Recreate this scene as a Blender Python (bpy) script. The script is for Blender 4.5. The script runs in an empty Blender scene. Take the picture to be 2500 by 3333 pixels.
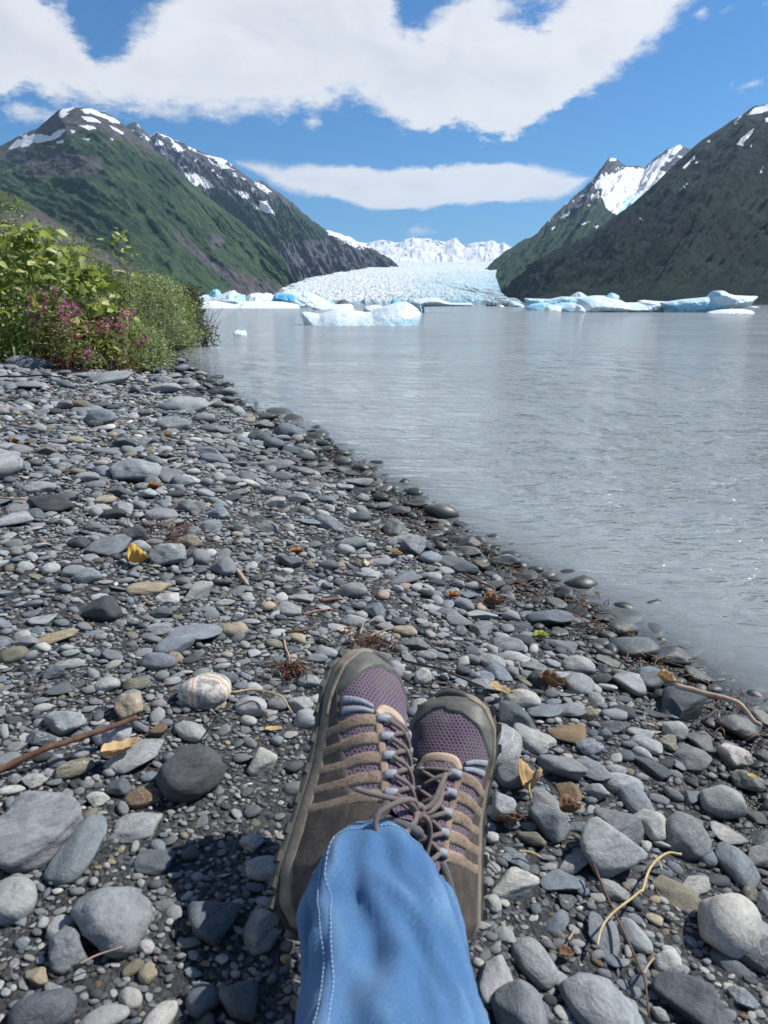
import bpy, bmesh, math, random
import numpy as np
from mathutils import Vector, Matrix, Euler

R_ = math.radians
random.seed(7)
scene = bpy.context.scene
COL = scene.collection

# ------------------------------------------------------------------ camera
CAM_H = 0.78                      # above the lake surface, which is z = 0
FPX = 2311.0                      # focal length in photo pixels (2500 wide)
PITCH = math.atan((1666.5 - 990.0) / FPX)
cam_d = bpy.data.cameras.new("camera")
cam_d.sensor_fit = 'HORIZONTAL'
cam_d.sensor_width = 36.0
cam_d.lens = 36.0 * FPX / 2500.0
cam_d.clip_start = 0.02
cam_d.clip_end = 90000.0
cam_d.dof.use_dof = True
cam_d.dof.focus_distance = 2.2
cam_d.dof.aperture_fstop = 17.0
cam = bpy.data.objects.new("camera", cam_d)
cam.location = (0, 0, CAM_H)
cam.rotation_euler = (math.pi / 2 - PITCH, 0, 0)
COL.objects.link(cam)
scene.camera = cam

# ------------------------------------------------------------------ sun
SUN_EL, SUN_AZ = R_(48), R_(74)    # azimuth measured from +Y (ahead) towards +X (right)
sun_dir = Vector((math.sin(SUN_AZ) * math.cos(SUN_EL), math.cos(SUN_AZ) * math.cos(SUN_EL), math.sin(SUN_EL)))
sun_d = bpy.data.lights.new("sun", 'SUN')
sun_d.energy = 5.0
sun_d.angle = R_(0.5)
sun_d.color = (1.0, 0.955, 0.89)
sun = bpy.data.objects.new("sun", sun_d)
sun.rotation_euler = sun_dir.to_track_quat('Z', 'Y').to_euler()
sun.location = (20, 8, 30)
COL.objects.link(sun)

scene.view_settings.view_transform = 'Standard'
scene.view_settings.look = 'None'
scene.view_settings.exposure = 0.55
scene.view_settings.gamma = 1.0
scene.view_settings.use_curve_mapping = False
scene.cycles.max_bounces = 7
scene.cycles.transparent_max_bounces = 12
scene.cycles.sample_clamp_indirect = 4.0
scene.cycles.use_denoising = True
scene.cycles.caustics_reflective = False
scene.cycles.caustics_refractive = False

# ------------------------------------------------------------------ node helpers
class NT:
    """small wrapper that makes node trees short to write"""
    def __init__(s, tree):
        s.t = tree; s.n = tree.nodes; s.l = tree.links
    def new(s, typ, **kw):
        n = s.n.new(typ)
        for k, v in kw.items():
            setattr(n, k, v)
        return n
    def put(s, sock, v):
        if isinstance(v, bpy.types.NodeSocket):
            s.l.new(v, sock)
        elif v is not None:
            if sock.type == 'RGBA' and not isinstance(v, (int, float)) and len(v) == 3:
                v = (*v, 1)
            sock.default_value = v
    def math(s, op, a, b=None, c=None, clamp=False):
        n = s.new('ShaderNodeMath', operation=op); n.use_clamp = clamp
        s.put(n.inputs[0], a)
        if b is not None: s.put(n.inputs[1], b)
        if c is not None: s.put(n.inputs[2], c)
        return n.outputs[0]
    def vmath(s, op, a, b=None, out=0):
        n = s.new('ShaderNodeVectorMath', operation=op)
        s.put(n.inputs[0], a)
        if b is not None:
            if op == 'SCALE': s.put(n.inputs['Scale'], b)
            else: s.put(n.inputs[1], b)
        return n.outputs[out]
    def mix(s, f, a, b, blend='MIX'):
        n = s.new('ShaderNodeMix', data_type='RGBA', blend_type=blend)
        n.clamp_factor = True
        s.put(n.inputs[0], f); s.put(n.inputs[6], a); s.put(n.inputs[7], b)
        return n.outputs[2]
    def noise(s, vec, scale, detail=4, rough=0.55, dist=0.0, out=0):
        n = s.new('ShaderNodeTexNoise')
        s.put(n.inputs['Vector'], vec)
        n.inputs['Scale'].default_value = scale; n.inputs['Detail'].default_value = detail
        n.inputs['Roughness'].default_value = rough; n.inputs['Distortion'].default_value = dist
        return n.outputs[out]
    def vor(s, vec, scale, feature='F1', out=0, rnd=1.0):
        n = s.new('ShaderNodeTexVoronoi', feature=feature)
        s.put(n.inputs['Vector'], vec); n.inputs['Scale'].default_value = scale
        n.inputs['Randomness'].default_value = rnd
        return n.outputs[out]
    def ramp(s, f, lo, hi, a=0.0, b=1.0, interp='SMOOTHSTEP'):
        n = s.new('ShaderNodeMapRange', interpolation_type=interp)
        n.clamp = True if interp == 'LINEAR' else True
        s.put(n.inputs[0], f); s.put(n.inputs[1], lo); s.put(n.inputs[2], hi)
        s.put(n.inputs[3], a); s.put(n.inputs[4], b)
        return n.outputs[0]
    def scale(s, vec, sc, rot=(0, 0, 0)):
        n = s.new('ShaderNodeMapping')
        s.put(n.inputs[0], vec); n.inputs['Scale'].default_value = sc; n.inputs['Rotation'].default_value = rot
        return n.outputs[0]
    def bump(s, h, strength, dist, normal=None):
        n = s.new('ShaderNodeBump'); n.inputs['Strength'].default_value = strength
        n.inputs['Distance'].default_value = dist; s.put(n.inputs['Height'], h)
        if normal is not None: s.put(n.inputs['Normal'], normal)
        return n.outputs[0]
    def attr(s, name, typ='GEOMETRY', out='Color'):
        n = s.new('ShaderNodeAttribute', attribute_name=name, attribute_type=typ)
        return n.outputs[out]
    def sep(s, c):
        n = s.new('ShaderNodeSeparateColor'); s.put(n.inputs[0], c); return n.outputs
    def sepv(s, c):
        n = s.new('ShaderNodeSeparateXYZ'); s.put(n.inputs[0], c); return n.outputs
    def comb(s, x, y, z):
        n = s.new('ShaderNodeCombineXYZ'); s.put(n.inputs[0], x); s.put(n.inputs[1], y); s.put(n.inputs[2], z); return n.outputs[0]

def material(name):
    m = bpy.data.materials.new(name); m.use_nodes = True
    m.node_tree.nodes.clear()
    nt = NT(m.node_tree)
    out = nt.new('ShaderNodeOutputMaterial')
    return m, nt, out

def principled(nt, out, col, rough=0.8, normal=None, **kw):
    p = nt.new('ShaderNodeBsdfPrincipled')
    nt.put(p.inputs['Base Color'], col); nt.put(p.inputs['Roughness'], rough)
    if normal is not None: nt.put(p.inputs['Normal'], normal)
    for k, v in kw.items():
        nt.put(p.inputs[k.replace('_', ' ')], v)
    if out is not None: nt.l.new(p.outputs[0], out.inputs[0])
    return p

def simple_mat(name, col, rough=0.7, var=0.25, scale=40.0, bump=0.0, bdist=0.001, spec=0.3, coords='Object'):
    m, nt, out = material(name)
    co = nt.new('ShaderNodeTexCoord').outputs[coords]
    n1 = nt.noise(co, scale, 5, 0.6)
    f = nt.ramp(n1, 0.25, 0.75, 1 - var, 1 + var, 'LINEAR')
    c = nt.mix(1.0, (*col, 1), nt.comb(f, f, f), 'MULTIPLY')
    nrm = nt.bump(nt.noise(co, scale * 3, 3), bump, bdist) if bump else None
    principled(nt, out, c, rough, nrm, Specular_IOR_Level=spec)
    return m

# ------------------------------------------------------------------ photo pixel -> world
CP, SP = math.cos(PITCH), math.sin(PITCH)
def ray(px, py):
    """direction (camera depth 1) of a photo pixel, in world axes"""
    cx, cy = (px - 1250.0) / FPX, (1666.5 - py) / FPX
    return np.array([cx, CP + cy * SP, -SP + cy * CP])
def at_dist(px, py, y):
    """point on the pixel's ray at forward distance y"""
    d = ray(px, py); t = y / d[1]
    return np.array([0, 0, CAM_H]) + d * t
def at_depth(px, py, dep):
    return np.array([0, 0, CAM_H]) + ray(px, py) * dep
def at_z(px, py, z):
    d = ray(px, py); t = (z - CAM_H) / d[2]
    return np.array([0, 0, CAM_H]) + d * t
def to_px(P):
    """world points (N,3) -> photo pixels and depth"""
    P = np.asarray(P, float).reshape(-1, 3)
    x, y, z = P[:, 0], P[:, 1], P[:, 2] - CAM_H
    dep = y * CP - z * SP
    up = y * SP + z * CP
    dep = np.where(dep < 1e-3, 1e-3, dep)
    return 1250 + x / dep * FPX, 1666.5 - up / dep * FPX, dep

# ------------------------------------------------------------------ noise
_rng = np.random.RandomState(11)
_perm = np.concatenate([_rng.permutation(256)] * 3).astype(np.int64)
_g = _rng.normal(size=(256, 3)); _g /= np.linalg.norm(_g, axis=1)[:, None]
def pnoise(x, y, z=0.0):
    x, y, z = np.broadcast_arrays(np.asarray(x, float), np.asarray(y, float), np.asarray(z, float))
    xi, yi, zi = np.floor(x).astype(np.int64), np.floor(y).astype(np.int64), np.floor(z).astype(np.int64)
    fx, fy, fz = x - xi, y - yi, z - zi
    u, v, w = [t * t * t * (t * (t * 6 - 15) + 10) for t in (fx, fy, fz)]
    xi &= 255; yi &= 255; zi &= 255
    r = 0
    for dx in (0, 1):
        for dy in (0, 1):
            for dz in (0, 1):
                g = _g[_perm[_perm[_perm[xi + dx] + yi + dy] + zi + dz]]
                d = g[..., 0] * (fx - dx) + g[..., 1] * (fy - dy) + g[..., 2] * (fz - dz)
                r = r + d * (u if dx else 1 - u) * (v if dy else 1 - v) * (w if dz else 1 - w)
    return r * 1.5
def fbm(x, y, z=0.0, oct=5, gain=0.5, lac=2.03):
    r, a, f, s = 0, 1.0, 1.0, 0
    for i in range(oct):
        r = r + a * pnoise(x * f + 13.7 * i, y * f - 7.1 * i, z * f + 3.3 * i); s += a
        a *= gain; f *= lac
    return r / s
def ridged(x, y, z=0.0, oct=5, gain=0.5, lac=2.07):
    r, a, f, s, prev = 0, 1.0, 1.0, 0, 1.0
    for i in range(oct):
        n = 1 - np.abs(pnoise(x * f + 9.2 * i, y * f + 4.4 * i, z * f - 6.1 * i)) * 2.0
        n = np.clip(n, 0, 1) ** 2
        r = r + a * n * prev; s += a; prev = np.clip(n * 1.3, 0, 1)
        a *= gain; f *= lac
    return r / s
def smooth(a, lo, hi):
    t = np.clip((a - lo) / (hi - lo), 0, 1)
    return t * t * (3 - 2 * t)

# ------------------------------------------------------------------ mesh / object helpers
def mesh_obj(name, verts, faces, mat=None, parent=None, smooth_=True, attrs=None, kind=None, loc=None):
    me = bpy.data.meshes.new(name)
    verts = np.asarray(verts, dtype=np.float32)
    if isinstance(faces, np.ndarray) and faces.ndim == 2:
        k = faces.shape[1]; nf = len(faces)
        me.vertices.add(len(verts)); me.vertices.foreach_set("co", verts.ravel())
        me.loops.add(nf * k); me.loops.foreach_set("vertex_index", faces.astype(np.int32).ravel())
        me.polygons.add(nf)
        me.polygons.foreach_set("loop_start", np.arange(0, nf * k, k, dtype=np.int32))
        me.polygons.foreach_set("loop_total", np.full(nf, k, dtype=np.int32))
        me.update(calc_edges=True)
    else:
        me.from_pydata([tuple(map(float, v)) for v in verts], [], [tuple(int(i) for i in f) for f in faces]); me.update()
    me.polygons.foreach_set("use_smooth", np.full(len(me.polygons), smooth_, dtype=bool))
    if attrs:
        for an, av in attrs.items():
            av = np.asarray(av, dtype=np.float32)
            if av.ndim == 1:
                a = me.attributes.new(an, 'FLOAT', 'POINT'); a.data.foreach_set("value", av)
            else:
                c4 = np.ones((len(verts), 4), np.float32); c4[:, :av.shape[1]] = av
                a = me.attributes.new(an, 'FLOAT_COLOR', 'POINT'); a.data.foreach_set("color", c4.ravel())
    me.validate()
    if mat:
        for m_ in (mat if isinstance(mat, (list, tuple)) else [mat]): me.materials.append(m_)
    o = bpy.data.objects.new(name, me); COL.objects.link(o)
    if parent is not None: o.parent = parent
    if kind: o['kind'] = kind
    if loc is not None: o.location = loc
    return o

def empty(name, loc=(0, 0, 0), rot=(0, 0, 0)):
    o = bpy.data.objects.new(name, None); o.location = loc; o.rotation_euler = rot
    o.empty_display_size = 0.1; COL.objects.link(o); return o
def tag(o, label=None, cat=None, group=None, kind=None):
    if label: o['label'] = label
    if cat: o['category'] = cat
    if group: o['group'] = group
    if kind: o['kind'] = kind
    return o
def grid_faces(nu, nv, close_u=False):
    """quads of a grid whose vertex index is u*nv+v"""
    U = nu if close_u else nu - 1
    i, j = np.meshgrid(np.arange(U), np.arange(nv - 1), indexing='ij')
    i2 = (i + 1) % nu
    return np.stack([i * nv + j, i2 * nv + j, i2 * nv + j + 1, i * nv + j + 1], -1).reshape(-1, 4)
def tube(pts, rad, seg=8, cap=True, up=None):
    """verts, faces of a tube along pts with radius or radii"""
    pts = np.asarray(pts, float); n = len(pts)
    rad = np.broadcast_to(np.asarray(rad, float), (n,))
    T = np.gradient(pts, axis=0); T /= np.maximum(np.linalg.norm(T, axis=1), 1e-12)[:, None]
    ref = np.array([0.13, 0.21, 0.97]) if up is None else np.asarray(up, float)
    N = np.cross(T[0], ref); N /= max(np.linalg.norm(N), 1e-9)
    V = []
    for i in range(n):
        N = N - T[i] * N.dot(T[i]); N /= max(np.linalg.norm(N), 1e-9)
        B = np.cross(T[i], N)
        a = np.linspace(0, 2 * math.pi, seg, endpoint=False)
        V.append(pts[i] + rad[i] * (np.cos(a)[:, None] * N + np.sin(a)[:, None] * B))
    V = np.concatenate(V)
    F = []
    for i in range(n - 1):
        for k in range(seg):
            k2 = (k + 1) % seg
            F.append((i * seg + k, i * seg + k2, (i + 1) * seg + k2, (i + 1) * seg + k))
    if cap:
        F.append(tuple(range(seg))[::-1]); F.append(tuple((n - 1) * seg + k for k in range(seg)))
    return V, F
class Acc:
    """collects verts/faces of several shapes for ONE mesh"""
    def __init__(s): s.V = []; s.F = []; s.n = 0
    def add(s, V, F):
        V = np.asarray(V, float); s.V.append(V)
        s.F += [tuple(int(i) + s.n for i in f) for f in F]; s.n += len(V); return s
    def build(s, name, mat, parent=None, smooth_=True, **kw):
        return mesh_obj(name, np.concatenate(s.V), s.F, mat, parent, smooth_, **kw)
def catmull(P, n):
    """smooth curve through the points P, n samples"""
    P = np.asarray(P, float)
    m = len(P); t = np.linspace(0, m - 1, n)
    i = np.clip(np.floor(t).astype(int), 0, m - 2); f = (t - i)[:, None]
    g = lambda k: P[np.clip(k, 0, m - 1)]
    p0, p1, p2, p3 = g(i - 1), g(i), g(i + 1), g(i + 2)
    p0 = np.where((i == 0)[:, None], 2 * p1 - p2, p0); p3 = np.where((i == m - 2)[:, None], 2 * p2 - p1, p3)
    return 0.5 * ((2 * p1) + (-p0 + p2) * f + (2 * p0 - 5 * p1 + 4 * p2 - p3) * f ** 2 + (-p0 + 3 * p1 - 3 * p2 + p3) * f ** 3)
def in_poly(x, y, poly):
    x = np.asarray(x); y = np.asarray(y); c = np.zeros(x.shape, bool); n = len(poly)
    for i in range(n):
        x1, y1 = poly[i]; x2, y2 = poly[(i + 1) % n]
        if y1 == y2: continue
        m = ((y1 > y) != (y2 > y)) & (x < (x2 - x1) * (y - y1) / (y2 - y1) + x1)
        c ^= m
    return c
def poly_dist(x, y, poly, closed=True):
    """distance to polygon outline and nearest point"""
    x = np.asarray(x, float); y = np.asarray(y, float)
    best = np.full(x.shape, 1e18); bx = np.zeros(x.shape); by = np.zeros(x.shape)
    n = len(poly)
    for i in range(n if closed else n - 1):
        x1, y1 = poly[i]; x2, y2 = poly[(i + 1) % n]
        dx, dy = x2 - x1, y2 - y1; L = dx * dx + dy * dy + 1e-12
        t = np.clip(((x - x1) * dx + (y - y1) * dy) / L, 0, 1)
        qx, qy = x1 + t * dx, y1 + t * dy
        d = (x - qx) ** 2 + (y - qy) ** 2
        m = d < best
        best = np.where(m, d, best); bx = np.where(m, qx, bx); by = np.where(m, qy, by)
    return np.sqrt(best), bx, by

# ------------------------------------------------------------------ sky with its clouds (by world direction)
world = bpy.data.worlds.new("World"); scene.world = world; world.use_nodes = True
world.node_tree.nodes.clear()
wn = NT(world.node_tree)
wout = wn.new('ShaderNodeOutputWorld')
sky = wn.new('ShaderNodeTexSky', sky_type='NISHITA')
sky.sun_disc = False
sky.sun_elevation = SUN_EL
sky.sun_rotation = SUN_AZ
sky.altitude = 0; sky.air_density = 1.0; sky.dust_density = 0.35; sky.ozone_density = 3.2
def azel(px, py):
    d = ray(px, py); return math.atan2(d[0], d[1]), math.atan2(d[2], math.hypot(d[0], d[1]))
DIRV = wn.new('ShaderNodeTexCoord').outputs['Generated']
DIRN = wn.vmath('NORMALIZE', DIRV)
dx_, dy_, dz_ = wn.sepv(DIRN)
AZ = wn.math('ARCTAN2', dx_, dy_)
EL = wn.math('ARCSINE', dz_)
A0, A1, E1 = R_(-180), R_(180), R_(90)
aznorm = wn.math('DIVIDE', wn.math('SUBTRACT', AZ, A0), A1 - A0)
# edges of the cloud banks are torn by noise laid on a far cloud layer
nv = wn.scale(DIRN, (1.0, 1.0, 1.9))
nz = wn.math('SUBTRACT', wn.noise(nv, 9.0, 9, 0.60, 0.3), 0.5)
nz2 = wn.math('SUBTRACT', wn.noise(nv, 30.0, 6, 0.62, 0.2), 0.5)
nz3 = wn.math('SUBTRACT', wn.noise(wn.scale(DIRN, (1.0, 1.0, 2.6)), 85.0, 5, 0.65, 0.4), 0.5)
nsum = wn.math('ADD', wn.math('ADD', wn.math('MULTIPLY', nz, 0.060), wn.math('MULTIPLY', nz2, 0.050)), wn.math('MULTIPLY', nz3, 0.022))
def fcurve(pts):
    """elevation of a cloud edge as a curve over azimuth; pts are azimuth/elevation pairs in radians"""
    n = wn.new('ShaderNodeFloatCurve')
    wn.put(n.inputs['Value'], aznorm)
    c = n.mapping.curves[0]
    pts = [((a - A0) / (A1 - A0), e / E1) for a, e in pts]
    c.points[0].location = pts[0]; c.points[1].location = pts[-1]
    for p in pts[1:-1]: c.points.new(*p)
    for p in c.points: p.handle_type = 'VECTOR'
    n.mapping.update()
    return wn.math('MULTIPLY', n.outputs[0], E1)
def edge(pp, left, right):
    L = [azel(x * 1.507, y * 1.507) for x, y in pp]
    return fcurve([(R_(-180), left), (L[0][0] - 0.15, left)] + L + [(L[-1][0] + 0.12, right), (R_(180), right)])
low1 = edge([(0, 222), (40, 205), (75, 192), (110, 213), (200, 222), (290, 233), (380, 246), (430, 234), (500, 250), (560, 240), (620, 231), (700, 216), (760, 216), (820, 238), (850, 268),
             (900, 266), (960, 262), (1010, 237), (1030, 275), (1060, 286), (1110, 270), (1200, 240), (1220, 212), (1270, 188), (1330, 150), (1360, 115), (1410, 92), (1440, 58), (1495, -5), (1560, -80)], R_(16), R_(70))
high1 = edge([(0, -60), (52, -15), (80, 18), (120, 42), (163, 60), (185, 100), (200, 130), (235, 138), (262, 126), (256, 100), (270, 65), (300, 50), (350, 8), (380, -40), (600, -120), (820, -60), (850, 14),
              (880, 48), (920, 60), (945, 48), (962, 20), (992, 2), (1020, -60), (1300, -160), (1500, -60), (1560, -70)], R_(45), R_(60))
low2 = edge([(462, 320), (500, 349), (540, 375), (600, 410), (640, 426), (700, 428), (735, 434), (755, 448), (800, 458), (840, 458), (900, 447), (1000, 443), (1100, 440), (1200, 438), (1245, 412), (1282, 382), (1318, 352)], R_(34), R_(34))
high2 = edge([(462, 375), (495, 344), (560, 343), (650, 350), (740, 356), (830, 368), (900, 362), (1000, 355), (1060, 350), (1120, 353), (1170, 350), (1220, 370), (1282, 379), (1318, 400)], R_(8), R_(8))
def bank(lo, hi):
    return wn.math('MINIMUM', wn.math('SUBTRACT', EL, lo), wn.math('SUBTRACT', hi, EL))
b1 = bank(low1, high1); b2 = bank(low2, high2)
azw = wn.math('MULTIPLY', AZ, 1.0)
def blob(px, py, rx, ry, amp=1.0):
    a, e = azel(px * 1.507, py * 1.507); rx, ry = rx * 1.507 / FPX, ry * 1.507 / FPX
    v = wn.comb(wn.math('DIVIDE', wn.math('SUBTRACT', AZ, a), rx), wn.math('DIVIDE', wn.math('SUBTRACT', EL, e), ry), 0.0)
    return wn.math('MULTIPLY', wn.math('SUBTRACT', 1.0, wn.vmath('LENGTH', v, out=1)), amp * ry)
hole = blob(1140, 28, 48, 26)
b1 = wn.math('MINIMUM', b1, wn.math('MULTIPLY', hole, -1.0))
wis = blob(675, 261, 26, 18)
for q in ((52, 238, 62, 20), (1632, 181, 34, 9), (1515, 28, 18, 9), (1600, 14, 48, 9), (900, 497, 18, 9), (20, 262, 26, 8)):
    wis = wn.math('MAXIMUM', wis, blob(*q))
f1 = wn.math('MAXIMUM', wn.math('ADD', wn.math('ADD', b1, nsum), 0.010), wn.math('ADD', wn.math('MULTIPLY', b2, 2.2), wn.math('MULTIPLY', nsum, 0.62)))
soft = wn.ramp(wn.noise(DIRN, 4.0, 3), 0.40, 0.62, 0.010, 0.032)
m1 = wn.ramp(f1, -0.004, soft)
mw = wn.math('MULTIPLY', wn.ramp(wn.math('ADD', wis, wn.math('MULTIPLY', nsum, 0.55)), -0.001, 0.012), 0.75)
# the same kind of broken cloud carries on behind and beside the view
pl = wn.vmath('DIVIDE', DIRN, wn.comb(wn.math('MAXIMUM', dz_, 0.06), wn.math('MAXIMUM', dz_, 0.06), wn.math('MAXIMUM', dz_, 0.06)))
other = wn.ramp(wn.noise(pl, 0.9, 7, 0.55), 0.60, 0.70)
outside = wn.ramp(wn.math('ABSOLUTE', AZ), 0.62, 0.85)
outside = wn.math('MAXIMUM', outside, wn.ramp(EL, 0.42, 0.62))
m2 = wn.math('MULTIPLY', other, outside)
mask = wn.math('MAXIMUM', wn.math('MAXIMUM', m1, mw), m2)
mask = wn.math('MULTIPLY', mask, wn.ramp(EL, 0.0, 0.03))
thick = wn.ramp(f1, 0.0, 0.10)
puff = wn.noise(wn.scale(DIRN, (1.0, 1.0, 2.4)), 7.0, 9, 0.60, 0.7)
puff2 = wn.ramp(puff, 0.36, 0.62)
ccol = wn.mix(wn.math('MULTIPLY', puff2, thick), (12.2, 12.3, 12.6), (9.6, 9.85, 10.7))
# sky hue: the photograph is a clean, slightly cyan blue
skyc = wn.mix(1.0, sky.outputs[0], (0.46, 1.06, 1.55), 'MULTIPLY')
final = wn.mix(mask, skyc, ccol)
bg = wn.new('ShaderNodeBackground'); bg.inputs[1].default_value = 0.05
wn.l.new(final, bg.inputs[0]); wn.l.new(bg.outputs[0], wout.inputs[0])
# ------------------------------------------------------------------ shore and beach height
SHORE_PX = [(2900, 2800), (2500, 2375), (2150, 2142), (1900, 1982), (1700, 1864), (1480, 1740), (1280, 1600), (1130, 1510), (1000, 1425), (860, 1362), (750, 1310), (690, 1262), (620, 1210), (560, 1150), (585, 1105), (620, 1075), (650, 1052)]
SHORE = [tuple(at_z(px, py, 0.0)[:2]) for px, py in SHORE_PX]
SHORE = [(3.0, -3.5)] + SHORE + [(SHORE[-1][0] - 6, SHORE[-1][1] + 25), (-60, 130), (-700, 420)]
def shore_d(x, y):
    """signed distance to the waterline, positive on land"""
    x = np.asarray(x, float); y = np.asarray(y, float)
    d, _, _ = poly_dist(x, y, SHORE, closed=False)
    land = in_poly(x, y, SHORE + [(-9000, 420), (-9000, -9000), (3.0, -9000)])
    return np.where(land, d, -d)
def ground_z(x, y):
    x = np.asarray(x, float); y = np.asarray(y, float)
    d = shore_d(x, y)
    z = np.where(d < 0, 0.15 * np.maximum(d, -18), 0.18 * np.minimum(d, 1.0) + 0.085 * np.clip(d - 1.0, 0, 2.0) + 0.05 * np.clip(d - 3.0, 0, 6) + 0.004 * np.clip(d - 9.0, 0, 700))
    near = 1 - smooth(np.hypot(x, y), 25, 60)
    z = z + near * smooth(np.abs(d), .03, .45) * (0.028 * fbm(x * 0.9, y * 0.9, 2.2, 3) + 0.010 * fbm(x * 4, y * 4, 5.1, 3))
    return z
def on_ground(px, py, lift=0.0):
    d = ray(px, py); o = np.array([0, 0, CAM_H])
    ts = np.concatenate([np.linspace(0.3, 6, 400), np.linspace(6, 60, 500)])
    P = o + ts[:, None] * d
    h = P[:, 2] - ground_z(P[:, 0], P[:, 1]) - lift
    k = np.argmax(h < 0)
    if k == 0: return o + d * 60
    t = ts[k - 1] + (ts[k] - ts[k - 1]) * h[k - 1] / (h[k - 1] - h[k])
    return o + d * t

# ------------------------------------------------------------------ beach sheet
def nonuni(a, b, c0, n, p=2.2):
    t = np.linspace(-1, 1, n); s = np.sign(t) * np.abs(t) ** p
    return np.where(s < 0, c0 + s * (c0 - a), c0 + s * (b - c0))
gx = nonuni(-900, 60, 0.0, 330, 3.2); gy = nonuni(-60, 900, 0.9, 330, 3.2)
GX, GY = np.meshgrid(gx, gy, indexing='ij')
GZ = ground_z(GX.ravel(), GY.ravel())
m_beach, nt, out = material("dark_gravel")
co = nt.new('ShaderNodeNewGeometry').outputs['Position']
v1 = nt.vor(co, 210.0, 'F1', 0); vc = nt.vor(co, 210.0, 'F1', 1)
v2 = nt.vor(co, 90.0, 'F1', 0); vc2 = nt.vor(co, 90.0, 'F1', 1)
g1 = nt.sep(vc)[0]; g2 = nt.sep(vc2)[0]
gm = nt.math('ADD', nt.math('MULTIPLY', g1, 0.6), nt.math('MULTIPLY', g2, 0.4))
base = nt.mix(nt.ramp(gm, 0.35, 0.9), (0.010, 0.011, 0.012), (0.070, 0.073, 0.077))
pat = nt.noise(co, 1.6, 5, 0.6)
base = nt.mix(nt.ramp(pat, 0.4, 0.7, 0.0, 0.5), base, (0.04, 0.042, 0.045))
zz = nt.sepv(co)[2]
wet = nt.ramp(nt.math('ADD', zz, nt.math('MULTIPLY', nt.math('SUBTRACT', nt.noise(co, 5.0, 4), 0.5), 0.05)), 0.065, 0.030)
base = nt.mix(wet, base, nt.mix(1.0, base, (0.34, 0.34, 0.35), 'MULTIPLY'))
hgt = nt.math('ADD', nt.math('MULTIPLY', v1, -0.6), nt.math('MULTIPLY', v2, -1.0))
nrm = nt.bump(hgt, 0.9, 0.006)
principled(nt, out, base, nt.ramp(wet, 0, 1, 0.9, 0.4), nrm)
beach = mesh_obj("beach", np.stack([GX.ravel(), GY.ravel(), GZ], 1), grid_faces(330, 330), m_beach, kind='structure')

# lake bed / valley floor far out
m_bed = simple_mat("silt_bed", (0.10, 0.11, 0.10), 0.95, 0.2, 0.02)
n = 40; a = np.linspace(-14000, 14000, n); BX, BY = np.meshgrid(a, a * 1.3 + 10500, indexing='ij')
mesh_obj("valley_floor", np.stack([BX.ravel(), BY.ravel(), np.full(BX.size, -3.4)], 1), grid_faces(n, n), m_bed, kind='structure')

# ------------------------------------------------------------------ water
nr, na = 430, 460
rr = 0.35 * (9000 / 0.35) ** np.linspace(0, 1, nr)
aa = np.linspace(R_(-100), R_(120), na)
RR, AA = np.meshgrid(rr, aa, indexing='ij')
WX, WY = RR * np.sin(AA), RR * np.cos(AA)
wx, wy = WX.ravel(), WY.ravel()
dsh = shore_d(wx, wy)
depth = np.maximum(-ground_z(wx, wy), 0)
fade = 1 - smooth(RR.ravel(), 6, 22)
amp = smooth(-dsh, 0.0, 0.9) * 0.8 + 0.2
warp = fbm(wx * .5, wy * .5, 1, 2)
wz = amp * fade * (0.0045 * pnoise(wx * 3.0 + warp, wy * 5.2, 0.3) + 0.0030 * pnoise(wx * 6.5 + wy * 1.5, wy * 10, 7) + 0.0014 * pnoise(wx * 15 - wy * 3, wy * 22, 3))
opac = 1 - np.exp(-depth * 42.0)
m_water, nt, out = material("silty_water")
co = nt.new('ShaderNodeNewGeometry').outputs['Position']
cd = nt.new('ShaderNodeCameraData').outputs['View Distance']
w1 = nt.noise(nt.scale(co, (1.0, 1.9, 1.0), (0, 0, 0.12)), 3.2, 3, 0.5, 0.8)
w2 = nt.noise(nt.scale(co, (1.0, 2.3, 1.0), (0, 0, -0.12)), 7.5, 3, 0.5, 1.0)
w3 = nt.noise(nt.scale(co, (1.0, 1.7, 1.0), (0, 0, 0.35)), 19.0, 3, 0.5, 0.8)
w0 = nt.noise(nt.scale(co, (0.8, 2.2, 1.0), (0, 0, 0.05)), 0.35, 4, 0.55, 0.4)
gust = nt.ramp(nt.noise(nt.scale(co, (0.35, 1.0, 1)), 0.42, 3, 0.5), 0.3, 0.72, 0.45, 1.35)
calm = nt.ramp(nt.math('MULTIPLY', nt.attr('depth', out='Fac'), 1.0), 0.0, 0.10, 0.30, 1.0)
hh = nt.math('ADD', nt.math('MULTIPLY', w1, 0.050), nt.math('MULTIPLY', w2, 0.030))
hh = nt.math('ADD', hh, nt.math('MULTIPLY', w3, 0.0032))
hh = nt.math('ADD', nt.math('MULTIPLY', hh, nt.math('MULTIPLY', gust, calm)), nt.math('MULTIPLY', w0, 0.16))
nrm = nt.bump(hh, 1.0, 1.0)
silt = nt.mix(nt.ramp(nt.noise(co, 0.5, 4, 0.5), 0.3, 0.7), (0.230, 0.260, 0.268), (0.268, 0.295, 0.299))
dif = nt.new('ShaderNodeBsdfDiffuse'); nt.put(dif.inputs[0], silt); nt.put(dif.inputs['Normal'], nrm)
tr = nt.new('ShaderNodeBsdfTransparent'); nt.put(tr.inputs[0], (0.80, 0.86, 0.84, 1))
ms = nt.new('ShaderNodeMixShader'); nt.put(ms.inputs[0], nt.attr('opacity', out='Fac'))
nt.l.new(tr.outputs[0], ms.inputs[1]); nt.l.new(dif.outputs[0], ms.inputs[2])
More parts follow.
